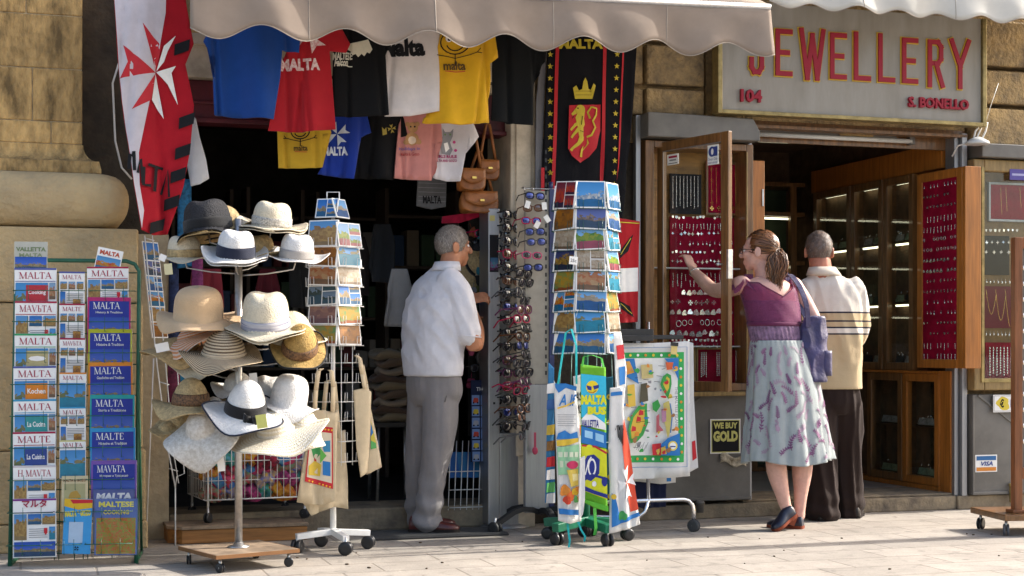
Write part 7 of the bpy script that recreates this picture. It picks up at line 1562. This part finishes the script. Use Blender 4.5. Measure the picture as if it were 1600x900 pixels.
def hand(mb, w, d, nrm, s=1.0, curl=.5, side=1):
    d = Vector(d).normalized(); nrm = Vector(nrm); nrm = (nrm - d * nrm.dot(d)).normalized(); sd = d.cross(nrm) * side; w = Vector(w)
    mb.loft([[w + d * q * s + (sd * a_ * math.cos(t) + nrm * b_ * math.sin(t)) * s for t in [2 * PI * k / 12 for k in range(12)]] for q, a_, b_ in ((-.02, .024, .019), (.01, .028, .017), (.045, .039, .015), (.08, .041, .013), (.094, .036, .010))])
    for i, (o_, L_) in enumerate(((.031, .068), (.011, .078), (-.010, .073), (-.030, .056))):
        p = w + (d * .085 + sd * o_) * s; dirv = d.copy(); pts = [(*p, .0092 * s)]; cu = curl * (.8 + .18 * i)
        for j, f in enumerate((.45, .32, .25)):
            ang = cu * (.55 if j == 0 else 1.0); dirv = (dirv * math.cos(ang) - nrm * math.sin(ang) + sd * o_ * .8).normalized(); nn = (nrm + d * 0); p = p + dirv * L_ * f * s; pts.append((*p, (.0088 - .0010 * j) * s))
            nrm2 = nrm
        mb.tube([q[:3] for q in pts], [q[3] for q in pts], 8); mb.ball(pts[-1][:3], pts[-1][3], 8)
    p = w + (d * .022 + sd * .030) * s; pts = [(*p, .013 * s)]
    for f, dv in ((.032, d * .6 + sd * .7 - nrm * .3), (.030, d * .85 + sd * .3 - nrm * .45)): p = p + dv.normalized() * f * s; pts.append((*p, .0095 * s))
    mb.tube([q[:3] for q in pts], [q[3] for q in pts], 8); mb.ball(pts[-1][:3], pts[-1][3], 8)
def shoe(parent, heel, toe, wd, mat, sole, lift=0.0, name='shoe', ht=.075, openness=.6):
    h = Vector(heel); t = Vector(toe); d = t - h; L_ = d.length; d.normalize(); s = d.cross(Vector((0, 0, 1))).normalized(); u = s.cross(d)
    secs = [(.0, .55, .75), (.05, .80, 1.0), (.2, .86, 1.05), (.38, .80, .95), (.55, .92, .72), (.75, 1.0, .52), (.9, .82, .42), (1.0, .35, .25)]
    b = MB(); b.loft([[h + d * L_ * q + s * wd * w_ * math.copysign(abs(math.cos(a)) ** .75, math.cos(a)) + u * (.014 + ht * hh * max(0, math.sin(a)) ** .8 - .004 * max(0, -math.sin(a))) for a in [2 * PI * k / 18 for k in range(18)]] for q, w_, hh in [(p[0], p[1], p[2]) for p in fine(secs, 3)]])
    o = b.build(name, mat, parent)
    b = MB(); out = [(q, w_ * 1.05) for q, w_, _ in fine(secs, 3)]
    P = [h + d * L_ * (q * 1.02 - .01) + s * wd * w_ for q, w_ in out] + [h + d * L_ * (q * 1.02 - .01) - s * wd * w_ for q, w_ in out[::-1]]; n = len(P)
    b.add([p + u * .001 for p in P] + [p + u * .018 for p in P], [tuple(range(n))[::-1], tuple(range(n, 2 * n))] + [(i, (i + 1) % n, (i + 1) % n + n, i + n) for i in range(n)])
    b.beam(h + d * L_ * .02 + u * .004, h + d * L_ * .28 + u * .004, wd * 1.7, .016, up=u); b.build('sole', sole, o); return o
def ridged(p, sc, amp, st=(1, 1, 1)):
    q = Vector((p.x * sc * st[0], p.y * sc * st[1], p.z * sc * st[2])); return amp * (.5 - abs(mnoise.noise(q)) * 1.6)
def short_hair(T, parent, mat, strand_mats, lo=-.035, front=.045, bald=0.0, seed=1):
    """cropped hair: a close shell and some thousand-odd short bristles lying on it"""
    rnd = random.Random(seed); b = MB(); b.T = T
    def inside(p): return p.z > (lo if p.y < .0 else lo + (p.y / front) ** 1.2 * (.095 + .0)) and not (abs(p.x) > .06 and -.045 < p.y < .03 and p.z < .012 and False)
    def sp(u, v):
        a = 2 * PI * u; t = PI * v; d = Vector((math.sin(t) * math.cos(a), math.sin(t) * math.sin(a), math.cos(t)))
        return Vector((.0785 * d.x, -.012 + .0985 * d.y, .022 + .0965 * d.z)), d
    N_ = 44; V = 26; ok = {}
    for j in range(V + 1):
        for i in range(N_): ok[i, j] = inside(sp(i / N_, .02 + .75 * j / V)[0])
    vid = {}; vv = []; ff = []
    for j in range(V):
        for i in range(N_):
            c4 = [(i, j), ((i + 1) % N_, j), ((i + 1) % N_, j + 1), (i, j + 1)]
            if all(ok[k] for k in c4):
                for k in c4:
                    if k not in vid:
                        p, d = sp(k[0] / N_, .02 + .75 * k[1] / V); vid[k] = len(vv); vv.append(p + d * .004 * mnoise.noise(d * 9))
                ff.append(tuple(vid[k] for k in c4[::-1]))
    b.add(vv, ff, 0, None, True); o = b.build('hair', mat, parent)
    b = MB(); b.T = T
    for _ in range(2600):
        p, d = sp(rnd.random(), math.acos(1 - 1.6 * rnd.random()) / PI)
        if not inside(p): continue
        if bald and d.z > .72 and rnd.random() < bald: continue
        fl = Vector((rnd.uniform(-.4, .4) + d.x * .5, .35 + rnd.uniform(-.3, .3) if d.z > .5 else rnd.uniform(-.2, .2), -.8 if d.z < .6 else .25)).normalized(); fl = (fl - d * fl.dot(d) + d * .2).normalized(); s = d.cross(fl).normalized() * .0013; L_ = rnd.uniform(.012, .024); q = p - d * .001
        b.add([q - s, q + s, q + fl * L_], [(0, 1, 2)], rnd.randrange(len(strand_mats)))
    b.build('bristles', strand_mats, o); return o

# --- man in the white polo shirt
man_skin = skin_mat('tanned_skin', (.46, .20, .105))
R1 = WP(680, 832, 8.36); R1.z = .016
m1 = thing('person', 'grey haired man in white polo shirt and grey trousers before the dark doorway', 'person', R1)
ph = rad(50); k1 = .80
def X1(px, py): return (px - 680) / 287.0, 1 - (py - 545) / 287.0 - .016
b = MB(); hc = (.098, .035, 1.545)
T1 = head(b, hc, rad(62), .98)
limb(b, [(.060, -.015, 1.36, .066), (.076, .0, 1.42, .060), (.090, .015, 1.49, .058)])
limb(b, [(.112, -.105, 1.325, .044), (.160, -.138, 1.18, .046), (.215, -.13, 1.005, .044), (.225, -.02, 1.09, .042), (.180, .08, 1.215, .034), (.172, .10, 1.245, .027)])
hand(b, (.170, .105, 1.25), (.85, .25, .22), (-.1, -.75, .65), .98, .62, -1)
limb(b, [(-.02, .10, 1.30, .045), (-.015, .24, 1.08, .044), (.12, .30, 1.12, .03)]); hand(b, (.13, .30, 1.125), (.9, .1, .3), (0, .3, .95), .95, .5)
b.loft([ring((.01, 0, z), a, bb, ph) for z, a, bb in ((.84, .12, .07), (1.1, .13, .08), (1.3, .12, .07), (1.38, .06, .05))])
organic(b, 'body', man_skin, m1, .0052, 4)
eyes(T1, m1)
grey_h = [M('grey_hair_a', (.22, .185, .155), .45, var=.1), M('grey_hair_b', (.50, .45, .40), .4, var=.1), M('grey_hair_c', (.12, .095, .08), .5, var=.1)]
short_hair(T1, m1, grey_h[0], grey_h, -.055, .075, 0, 3)
b = MB()
prof = [(.835, -.012, .158), (.90, -.012, .163), (1.00, -.012, .167), (1.10, -.006, .170), (1.20, .002, .170), (1.28, .012, .158), (1.335, .020, .142), (1.375, .030, .114), (1.405, .042, .086), (1.430, .056, .066)]
b.loft([ring((p[1], .0 + .01 * math.sin(p[0] * 5), p[0]), p[2] / k1, p[2] / k1 * (.64 if p[0] < 1.28 else .58), ph, 28, .92) for p in fine(prof, 3)])
limb(b, [(.085, -.095, 1.345, .074), (.130, -.128, 1.28, .076), (.155, -.142, 1.19, .069), (.172, -.143, 1.11, .066), (.185, -.140, 1.065, .066)])
limb(b, [(-.02, .10, 1.32, .07), (-.02, .2, 1.18, .065), (-.015, .24, 1.10, .062)])
sh1 = cloth('white_polo_knit', (.72, .70, .73), trans=.04, bs=260)
def wr1(p):
    a = ridged(Vector((p.x + p.z * .55, p.y, p.z * .35 - p.x * .2)), 7.5, .015, (1.7, 1.3, .8)) + ridged(p, 16, .004); return a * (.55 + .45 * max(0, min(1, (1.35 - p.z) * 3))) * max(.15, min(1, (p.z - .845) * 9))
organic(b, 'polo_shirt', sh1, m1, .0075, 5, wr1)
b = MB(); cr = [ring((.064, .002, 1.412 + 0), .072, .066, ph, 24), ring((.068, .004, 1.452), .066, .062, ph, 24), ring((.066, .003, 1.455), .071, .067, ph, 24), ring((.058, -.002, 1.408), .085, .078, ph, 24)]
b.loft(cr, 0, False); b.build('collar', sh1, m1, solid=.003)
b = MB(); b.tube([(.185 + .0665 * math.cos(t), -.140 + .0665 * math.sin(t), 1.052 - .006 * math.cos(t)) for t in [2 * PI * k / 24 for k in range(24)]], .0035, 6, closed=True); b.build('sleeve_hem', sh1, m1)
tr1 = cloth('grey_cotton_twill', (.235, .215, .21), trans=0, bs=300)
b = MB()
b.loft([ring((p[1], 0, p[0]), p[2] / k1, p[2] / k1 * .66, ph, 24) for p in fine([(.90, -.012, .130), (.82, -.008, .150), (.74, -.004, .150), (.68, .0, .12)], 3)])
limb(b, [(.030, -.065, .76, .098), (.032, -.075, .60, .094), (.014, -.075, .44, .082), (-.014, -.077, .25, .074), (-.038, -.08, .08, .078), (-.042, -.08, .045, .080)], 18)
limb(b, [(-.060, .07, .76, .098), (-.075, .085, .60, .090), (-.090, .09, .42, .080), (-.098, .09, .22, .072), (-.092, .09, .07, .076)], 18)
def wr2(p):
    lo = max(0, min(1, (.42 - p.z) * 3)); return ridged(Vector((p.x * 1.4 + p.z * .22, p.y, p.z * .30)), 7, .012, (1.3, 1.3, 1.0)) * (.8 - .3 * lo) + .009 * lo * lo * math.sin(p.z * 60 + 9 * p.x + 2 * math.sin(20 * p.y)) - .003 * math.exp(-((p.x - .03) / .012) ** 2)
organic(b, 'trousers', tr1, m1, .0085, 4, wr2)
b = MB(); b.tube([(.085, -.135, .80), (.06, -.165, .70)], .003, 5); b.build('pocket_seam', C(.12, .11, .105), m1)
mar = M('oxblood_leather', (.10, .022, .018), .35, var=.3, coat=.2); sol = C(.02, .016, .014)
shoe(m1, (-.135, -.085, -.002), (.135, -.10, -.002), .048, mar, sol); shoe(m1, (-.14, .085, -.002), (.105, .12, -.002), .048, mar, sol)

# --- woman at the open cabinet
R2 = WP(1228, 545, 8.52); R2.z = 0
w = thing('person', 'woman in purple sheer top and leaf print skirt reaching into the open cabinet', 'person', R2)
wskin = skin_mat('fair_skin', (.62, .36, .29)); pw = rad(-28)
b = MB(); hcw = (-.148, .03, 1.545); Tw = head(b, hcw, rad(-62), .95, .9)
limb(b, [(-.105, .02, 1.36, .062), (-.118, .025, 1.42, .050), (-.13, .03, 1.48, .047)])
b.loft([ring((p[1], .01, p[0]), p[2], p[2] * .62, pw, 22) for p in fine([(.90, -.03, .16), (1.05, -.045, .150), (1.20, -.07, .155), (1.30, -.09, .165), (1.36, -.10, .145), (1.395, -.105, .085)], 3)])
limb(b, [(-.250, -.035, 1.355, .052), (-.31, .08, 1.335, .047), (-.372, .22, 1.335, .041), (-.425, .31, 1.395, .036), (-.470, .385, 1.455, .025)])
hand(b, (-.474, .392, 1.462), (-.22, .52, .80), (.5, -.70, .42), .92, .55, 1)
limb(b, [(.055, .075, 1.355, .050), (.125, .08, 1.25, .045), (.180, .07, 1.12, .040), (.15, .20, 1.02, .034), (.10, .28, 1.0, .026)]); hand(b, (.095, .285, 1.0), (-.7, .6, .1), (0, .3, .9), .9, .6)
limb(b, [(-.045, -.03, .80, .085), (-.060, -.035, .55, .064), (-.066, -.04, .44, .056), (-.060, -.052, .33, .0575), (-.030, -.055, .20, .040), (-.008, -.052, .125, .032), (.012, -.05, .10, .032)])
limb(b, [(.07, .04, .80, .085), (.088, .04, .55, .064), (.098, .04, .44, .057), (.096, .032, .33, .058), (.088, .03, .20, .040), (.082, .03, .11, .032), (.078, .03, .07, .034)])
organic(b, 'body', wskin, w, .0052, 4)
eyes(Tw, w)
# spectacles, watch, ear ring
b = MB(); b.T = Tw
for s in (-1, 1):
    b.tube([(s * .034 + .024 * math.cos(a), .094, .0 + .016 * math.sin(a)) for a in [2 * PI * k / 18 for k in range(18)]], .0018, 5, closed=True); b.tube([(s * .058, .092, .005), (s * .078, .05, .006), (s * .080, -.02, .004)], .0018, 5)
b.tube([(-.01, .096, .004), (.01, .096, .004)], .0018, 5); b.build('spectacles', m_blackp, w)
b = MB(); b.tube([Vector((-.462, .372, 1.442)) + (Vector((1, 0, .35)).normalized() * math.cos(t) + Vector((.2, .75, -.55)).normalized() * math.sin(t)) * .030 for t in [2 * PI * k / 16 for k in range(16)]], .0045, 6, closed=True); b.build('bracelet', m_silver, w)
# hair: a close shell, strands combed to the tie and a wavy tail
hm = [M('brown_hair_a', (.15, .056, .018), .38, var=.2, spec=.5), M('brown_hair_b', (.25, .105, .035), .36, var=.2, spec=.5), M('brown_hair_c', (.07, .03, .013), .42, var=.2, spec=.5)]
rnd = random.Random(17); b = MB(); b.T = Tw
shell = []
for j in range(12):
    t = .04 + .62 * PI * j / 11; shell.append([Vector((.0795 * math.sin(t) * math.cos(a), -.022 + .098 * math.sin(t) * math.sin(a) - .004, .026 + .099 * math.cos(t))) for a in [2 * PI * k / 30 for k in range(30)]])
keep = [[not (p.y > .035 and p.z < .075 - (p.y - .035) * .2) for p in r] for r in shell]
for j in range(11):
    for i in range(30):
        k = (i + 1) % 30
        if keep[j][i] and keep[j][k] and keep[j + 1][i] and keep[j + 1][k]: b.add([shell[j][i], shell[j][k], shell[j + 1][k], shell[j + 1][i]], [(3, 2, 1, 0)], 0, None, True)
tie = Vector((.0, -.118, .005))
for _ in range(240):
    a = rnd.uniform(0, 2 * PI); tt = rnd.uniform(.05, .60) * PI
    p = Vector((.081 * math.sin(tt) * math.cos(a), -.022 + .1 * math.sin(tt) * math.sin(a), .026 + .101 * math.cos(tt)))
    if p.y > .035 and p.z < .07: continue
    pts = []
    for q in range(6):
        f = q / 5; c = p.lerp(tie, f); e = c - Vector((0, -.022, .02)); ee = Vector((e.x / .083, e.y / .103, e.z / .103)); l = ee.length
        if l < 1: c = Vector((0, -.022, .02)) + Vector((ee.x / l * .083, ee.y / l * .103, ee.z / l * .103)) if f < .9 else c
        pts.append(c)
    b.tube(pts, [.0022, .003, .003, .003, .003, .004], 4, rnd.randrange(3))
hair = b.build('hair', hm, w)
b = MB(); b.T = Tw; b.tube([tie + Vector((.016 * math.cos(t), -.004, .016 * math.sin(t))) for t in [2 * PI * k / 14 for k in range(14)]], .006, 6, closed=True); b.build('hair_tie', m_blackp, hair)
b = MB(); tw = Tw @ tie
for _ in range(190):
    ox, oy = rnd.uniform(-1, 1), rnd.uniform(-1, 1); L_ = rnd.uniform(.15, .25); sx_ = rnd.uniform(-.035, .030); pp = rnd.uniform(0, 6); pts = []
    for q in range(9):
        f = q / 8; pts.append(tw + Vector((ox * (.012 + .038 * math.sin(PI * min(1, f * 1.15)) ** .8) - .02 * f + sx_ * f * f * 1.2 + .008 * math.sin(9 * f + pp), -.020 * math.sin(PI * f * .6) - .010 + oy * (.010 + .018 * math.sin(PI * f)) - .012 * f, .01 * math.sin(PI * f) - L_ * f + .004 * math.sin(14 * f + pp))))
    b.tube(pts, [.0022, .0032, .0034, .0034, .0032, .003, .0026, .002, .001], 4, rnd.randrange(3))
b.build('ponytail', hm, hair)
# bodice
sheer = bpy.data.materials.new('purple_chiffon'); sheer.use_nodes = True; nt = sheer.node_tree; pb = nt.nodes['Principled BSDF']; pb.inputs['Base Color'].default_value = (.17, .03, .11, 1); pb.inputs['Roughness'].default_value = .6; pb.inputs['Sheen Weight'].default_value = .3
tp = nt.nodes.new('ShaderNodeBsdfTransparent'); tp.inputs[0].default_value = (.9, .6, .75, 1); mx = nt.nodes.new('ShaderNodeMixShader'); mx.inputs[0].default_value = .40; nt.links.new(tp.outputs[0], mx.inputs[1]); nt.links.new(pb.outputs[0], mx.inputs[2]); nt.links.new(mx.outputs[0], nt.nodes['Material Output'].inputs[0])
plum = cloth('plum_piping', (.10, .015, .055), trans=0); under = M('lilac_print_lining', (.30, .27, .36), .8, var=.4, vs_=40, col2=(.15, .05, .13), bump=.3, bs=60)
def bod(z):
    tab = fine([(.97, -.03, .166), (1.05, -.042, .163), (1.13, -.058, .164), (1.20, -.070, .168), (1.28, -.086, .172), (1.335, -.096, .172), (1.38, -.102, .13)], 6)
    for p, q in zip(tab, tab[1:]):
        if p[0] <= z <= q[0]: f = (z - p[0]) / (q[0] - p[0]); return p[1] + (q[1] - p[1]) * f, p[2] + (q[2] - p[2]) * f
    return tab[-1][1:] if z > 1 else tab[0][1:]
def bpt(u, z, g=0.0, pl=0.0):
    c, a = bod(z); t = 2 * PI * u; a += g + pl * math.sin(40 * t); Rv = Vector((math.cos(pw), -math.sin(pw), 0)); Fv = Vector((math.sin(pw), math.cos(pw), 0)); return Vector((c, .01, z)) + Rv * a * math.cos(t) + Fv * a * .66 * math.sin(t)
b = MB(); b.grid(lambda u, v: bpt(u, 1.13 + .135 * v, -.001), 48, 6); b.build('camisole', under, w, solid=.002)
def neck(u):                                             # the back of the top dips in a V
    d = abs(((u - .75) + .5) % 1 - .5); return 1.285 + min(1, d / .13) * .078
b = MB(); b.grid(lambda u, v: bpt(u, 1.13 + (neck(u) - 1.13) * v, .005 + .002 * math.sin(60 * u + 9 * v)), 64, 10); b.build('sheer_top', sheer, w, solid=.001)
b = MB(); b.tube([bpt(i / 64, neck(i / 64), .007) for i in range(64)], .0035, 5, closed=True); b.build('piping', plum, w)
b = MB(); b.grid(lambda u, v: bpt(u, 1.035 + .105 * v, .006, .0035), 160, 4); b.build('gathered_waist', M('mauve_smocking', (.22, .13, .22), .8, var=.35, vs_=30, bump=.3, bs=80), w, solid=.002)
b = MB(); b.grid(lambda u, v: bpt(u, 1.125 + .022 * v, .011), 64, 2); b.build('sash', plum, w, solid=.003)
for s, (cx_, cy_, cz_) in ((-1, (-.245, -.025, 1.392)), (1, (.048, .08, 1.392))):
    b = MB()
    b.grid(lambda u, v: Vector((cx_ + s * (.004 + .055 * v) * (.6 + .4 * math.sin(PI * u)) + .012 * v * math.sin(30 * u), cy_ + (u - .5) * .17 + .010 * v * math.cos(26 * u), cz_ + .016 * math.sin(PI * u) - .062 * v - .03 * abs(u - .5) * 2 + .012 * v * math.sin(34 * u))), 40, 6); b.build('flutter_sleeve', sheer, w, solid=.001)
    b = MB(); b.grid(lambda u, v: Vector((cx_ - s * (.01 + .05 * v), cy_ + (u - .5) * .19, 1.40 + .012 * math.sin(PI * u) - .04 * v * (u < .5) - .05 * abs(u - .5) * 2)), 20, 5); b.build('shoulder_strap', sheer, w, solid=.001)
# skirt with leaf sprigs
sk_tab = fine([(1.045, -.040, .160), (1.0, -.035, .172), (.90, -.022, .190), (.80, -.012, .206), (.70, -.004, .216), (.62, .0, .224), (.52, .006, .236), (.44, .011, .247), (.385, .014, .254)], 4)
def sk_(v):
    f = v * (len(sk_tab) - 1); i = min(len(sk_tab) - 2, int(f)); f -= i; return [sk_tab[i][k] + (sk_tab[i + 1][k] - sk_tab[i][k]) * f for k in range(3)]
def skirt(u, v, o=0.0):
    z, c, a = sk_(v); t = 2 * PI * u
    g = 1 + (.012 + .055 * v) * math.sin(11 * t + 1.3 + 1.2 * math.sin(2 * v)) + .025 * v * math.sin(23 * t + 3 * v) + .012 * math.sin(37 * t) * (max(0, 1 - abs(v - .02) * 9) + max(0, 1 - abs(v - .66) * 9) * (v > .655))
    z += -.014 * v * math.sin(3 * t + .6) - (.010 if v > .655 else 0)
    Rv = Vector((math.cos(pw), -math.sin(pw), 0)); Fv = Vector((math.sin(pw), math.cos(pw), 0)); a2 = a * g * 1.03 + (.006 if v > .655 else 0) + o
    return Vector((c, .01, z)) + Rv * a2 * math.cos(t) + Fv * (a * .78 * g + o) * math.sin(t)
b = MB(); b.grid(lambda u, v: skirt(u, v), 200, 40); b.build('skirt', cloth('pale_aqua_cotton', (.37, .405, .405), trans=.15, bs=200), w, solid=.002)
aq = Art(lambda u, v, o: skirt(u / 1.4, 1 - v / .66, .0055 + o * .2), .0085, .05, base=.0005, step=.000002); rnd = random.Random(4)
lf = [C(.16, .05, .145), C(.26, .12, .22), C(.20, .075, .17), C(.32, .22, .30), C(.34, .25, .32)]
for k in range(190):
    u0, v0 = (.70 * 0 + 1.4 * ((k * .56984) % 1)), .03 + .60 * ((k * .75488 + .1) % 1); cv = rnd.uniform(-2.0, 2.0); ln = rnd.uniform(.05, .095); m = lf[k % 5]; up_ = rnd.uniform(1.0, 2.1); pts = [(u0, v0)]; ang = up_
    for i in range(7): ang += cv * .12; pts.append((pts[-1][0] + math.cos(ang) * ln / 7, pts[-1][1] + math.sin(ang) * ln / 7))
    if max(p[1] for p in pts) > .65 or min(p[1] for p in pts) < .012: continue
    aq.stroke(pts, .003, m)
    for i in range(1, 7):
        for s in (-1, 1):
            a_ = math.atan2(pts[i][1] - pts[i - 1][1], pts[i][0] - pts[i - 1][0]) + s * .9; l = .0125 * (1.1 - .07 * i); c = (pts[i][0] + math.cos(a_) * l * .6, pts[i][1] + math.sin(a_) * l * .6); 
            if c[1] < .645 and c[1] > .015: aq.poly(ell(c[0], c[1], l * .62, l * .26, 8, a_), m)
aq.build('leaf_print', w)
nv = M('navy_leather', (.012, .014, .03), .35, var=.2, coat=.3); rs_ = C(.20, .05, .025)
o = shoe(w, (.042, -.045, .082), (-.085, -.115, -.002), .038, nv, rs_, ht=.060); b = MB(); b.beam((.036, -.049, .088), (.012, -.055, .030), .05, .03); b.build('heel', rs_, o)
shoe(w, (.098, .01, .0), (-.085, .10, -.002), .039, nv, rs_, ht=.062)
# shoulder bag (carried)
bgp = R2 + Vector((.150, -.015, .82)); t = thing('shoulder_bag', "slouchy violet shoulder bag hanging from the woman's right shoulder", 'bag', bgp, .35)
vio = M('violet_nylon', (.035, .028, .10), .45, var=.25, vs_=8, bump=.4, bs=22, sheen=.2)
b = MB(); b.loft([ring((.004 * math.sin(9 * q), 0, .36 * q), (.076 * (.78 + .35 * math.sin(PI * min(1, q * .75 + .15))) if q < .75 else .076 * (1.1 - 1.1 * (q - .75))), .055 * (1.05 - .55 * q), 0, 24, .8) for q in [i / 14 for i in range(15)]])
organic(b, 'body', vio, t, .006, 3, lambda p: ridged(p, 14, .012, (1, 1, .5)))
b = MB(); b.loft([ring((.065, -.02, z), .035, .03, 0, 14, .8) for z in (.03, .06, .15, .17)]); b.build('side_pocket', vio, t)
b = MB(); pts = fine([(-.05, -.03, .30), (-.075, -.05, .42), (-.105, -.03, .52), (-.125, .03, .585), (-.115, .09, .58), (-.07, .10, .50), (-.01, .05, .34)], 4)
for p, q in zip(pts, pts[1:]): b.beam(p, q, .030, .006, up=(0, -1, .2))
b.build('strap', vio, t)

# --- man in the cream striped shirt
R3 = WP(1310, 545, 9.0); R3.z = 0
m3 = thing('person', 'balding man in cream shirt with navy stripes and brown trousers beside the woman', 'person', R3)
b = MB(); T3 = head(b, (-.110, .03, 1.575), rad(6), 1.0)
limb(b, [(-.09, .0, 1.38, .075), (-.10, .005, 1.45, .066), (-.108, .012, 1.52, .064)])
b.loft([ring((-.04, 0, z), a, a * .55, rad(8)) for z, a in ((.80, .10), (1.0, .11), (1.3, .12), (1.40, .07))])
for s, p in ((1, [(.095, .01, 1.30, .042), (.128, .06, 1.10, .042), (.10, .24, 1.04, .036), (.06, .34, 1.05, .028)]), (-1, [(-.185, .0, 1.30, .045), (-.230, .04, 1.09, .045), (-.18, .22, 1.04, .036), (-.14, .33, 1.05, .028)])): limb(b, p); hand(b, p[-1][:3], (-.2 * s, .9, .1), (0, 0, 1), 1.0, .5, s)
organic(b, 'body', skin_mat('ruddy_skin', (.46, .19, .12)), m3, .0055, 4); eyes(T3, m3)
gh2 = [M('pepper_hair_a', (.12, .09, .075), .45, var=.1), M('pepper_hair_b', (.22, .19, .165), .42, var=.1), M('pepper_hair_c', (.10, .08, .07), .5, var=.1)]
short_hair(T3, m3, M('thinning_hair', (.15, .10, .075), .55, var=.35, vs_=30), gh2, -.05, .07, .75, 8)
shm = cloth('cream_pique', (.66, .58, .47), trans=.03, bs=260); nt = shm.node_tree; L = nt.links; pb = nt.nodes['Principled BSDF']; src = pb.inputs['Base Color'].links[0].from_socket
tc = nt.nodes.new('ShaderNodeTexCoord'); sz = nt.nodes.new('ShaderNodeSeparateXYZ'); L.new(tc.outputs['Object'], sz.inputs[0]); cr_ = nt.nodes.new('ShaderNodeValToRGB'); mr = nt.nodes.new('ShaderNodeMapRange'); mr.inputs[1].default_value = .7; mr.inputs[2].default_value = 1.5; L.new(sz.outputs[2], mr.inputs[0]); L.new(mr.outputs[0], cr_.inputs[0])
e = cr_.color_ramp; e.interpolation = 'CONSTANT'; P_z = lambda z: (z - .7) / .8
tan_, crm_, nvy_ = (.52, .40, .24, 1), (.70, .64, .56, 1), (.02, .018, .035, 1); e.elements[0].position = 0; e.elements[0].color = tan_; e.elements[1].position = P_z(1.080); e.elements[1].color = nvy_
for z, c in ((1.088, crm_), (1.118, nvy_), (1.126, tan_), (1.156, nvy_), (1.164, tan_), (1.205, nvy_), (1.213, crm_)): q = e.elements.new(P_z(z)); q.color = c
for l in list(pb.inputs['Base Color'].links): L.remove(l)
mxx = nt.nodes.new('ShaderNodeMix'); mxx.data_type = 'RGBA'; mxx.blend_type = 'MULTIPLY'; mxx.inputs[0].default_value = 0; L.new(cr_.outputs[0], mxx.inputs[6]); L.new(src, mxx.inputs[7]); L.new(mxx.outputs[2], pb.inputs['Base Color'])
b = MB(); prof = [(.765, -.022, .160), (.85, -.024, .158), (.95, -.026, .158), (1.05, -.028, .162), (1.15, -.032, .164), (1.24, -.036, .168), (1.31, -.04, .166), (1.37, -.055, .150), (1.41, -.075, .112), (1.445, -.09, .082)]
b.loft([ring((p[1], 0, p[0]), p[2], p[2] * .64, rad(8), 28, .9) for p in fine(prof, 3)])
limb(b, [(.085, .0, 1.345, .078), (.112, .02, 1.26, .074), (.126, .04, 1.15, .068), (.125, .07, 1.07, .066)]); limb(b, [(-.16, .0, 1.345, .078), (-.205, .0, 1.26, .076), (-.232, .02, 1.15, .070), (-.225, .05, 1.07, .068)])
organic(b, 'striped_shirt', shm, m3, .0075, 5, lambda p: (ridged(Vector((p.x + (p.z - 1.2) * .2, p.y, p.z * .30)), 9, .014, (1.5, 1.2, 1)) + ridged(p, 18, .003)) * max(.12, min(1, (p.z - .79) * 7)))
b = MB(); b.loft([ring((-.088, .005, 1.425), .085, .078, 0, 24), ring((-.094, .008, 1.472), .072, .070, 0, 24), ring((-.094, .006, 1.476), .077, .075, 0, 24), ring((-.086, .0, 1.43), .100, .092, 0, 24)], 0, False); b.build('collar', cloth('cream_collar', (.68, .60, .49), trans=0), m3, solid=.003)
br_ = cloth('dark_brown_suiting', (.022, .012, .0095), trans=0, sheen=.05)
b = MB(); b.loft([ring((p[1], 0, p[0]), p[2], p[2] * .66, rad(8), 24) for p in fine([(.85, -.022, .120), (.76, -.02, .138), (.68, -.018, .146), (.62, -.018, .11)], 3)])
limb(b, [(-.090, .0, .68, .092), (-.098, .0, .55, .096), (-.10, -.005, .40, .092), (-.102, -.015, .22, .094), (-.100, -.03, .08, .098), (-.10, -.03, .045, .098)], 18); limb(b, [(.045, .02, .68, .092), (.062, .05, .55, .092), (.068, .08, .40, .086), (.076, .10, .22, .084), (.085, .12, .08, .088), (.085, .12, .05, .088)], 18)
organic(b, 'trousers', br_, m3, .0085, 4, lambda p: ridged(Vector((p.x * 1.3 + p.z * .10, p.y, p.z * .16)), 9, .016, (1.4, 1.4, 1)) + .010 * max(0, 1 - p.z / .25) ** 1.5 * math.sin(p.z * 62 + p.x * 14))
dkl = M('dark_leather', (.02, .015, .013), .4, var=.2); shoe(m3, (-.10, -.10, -.002), (-.13, .16, -.002), .05, dkl, sol); shoe(m3, (.095, .05, -.002), (.17, .28, -.002), .05, dkl, sol)
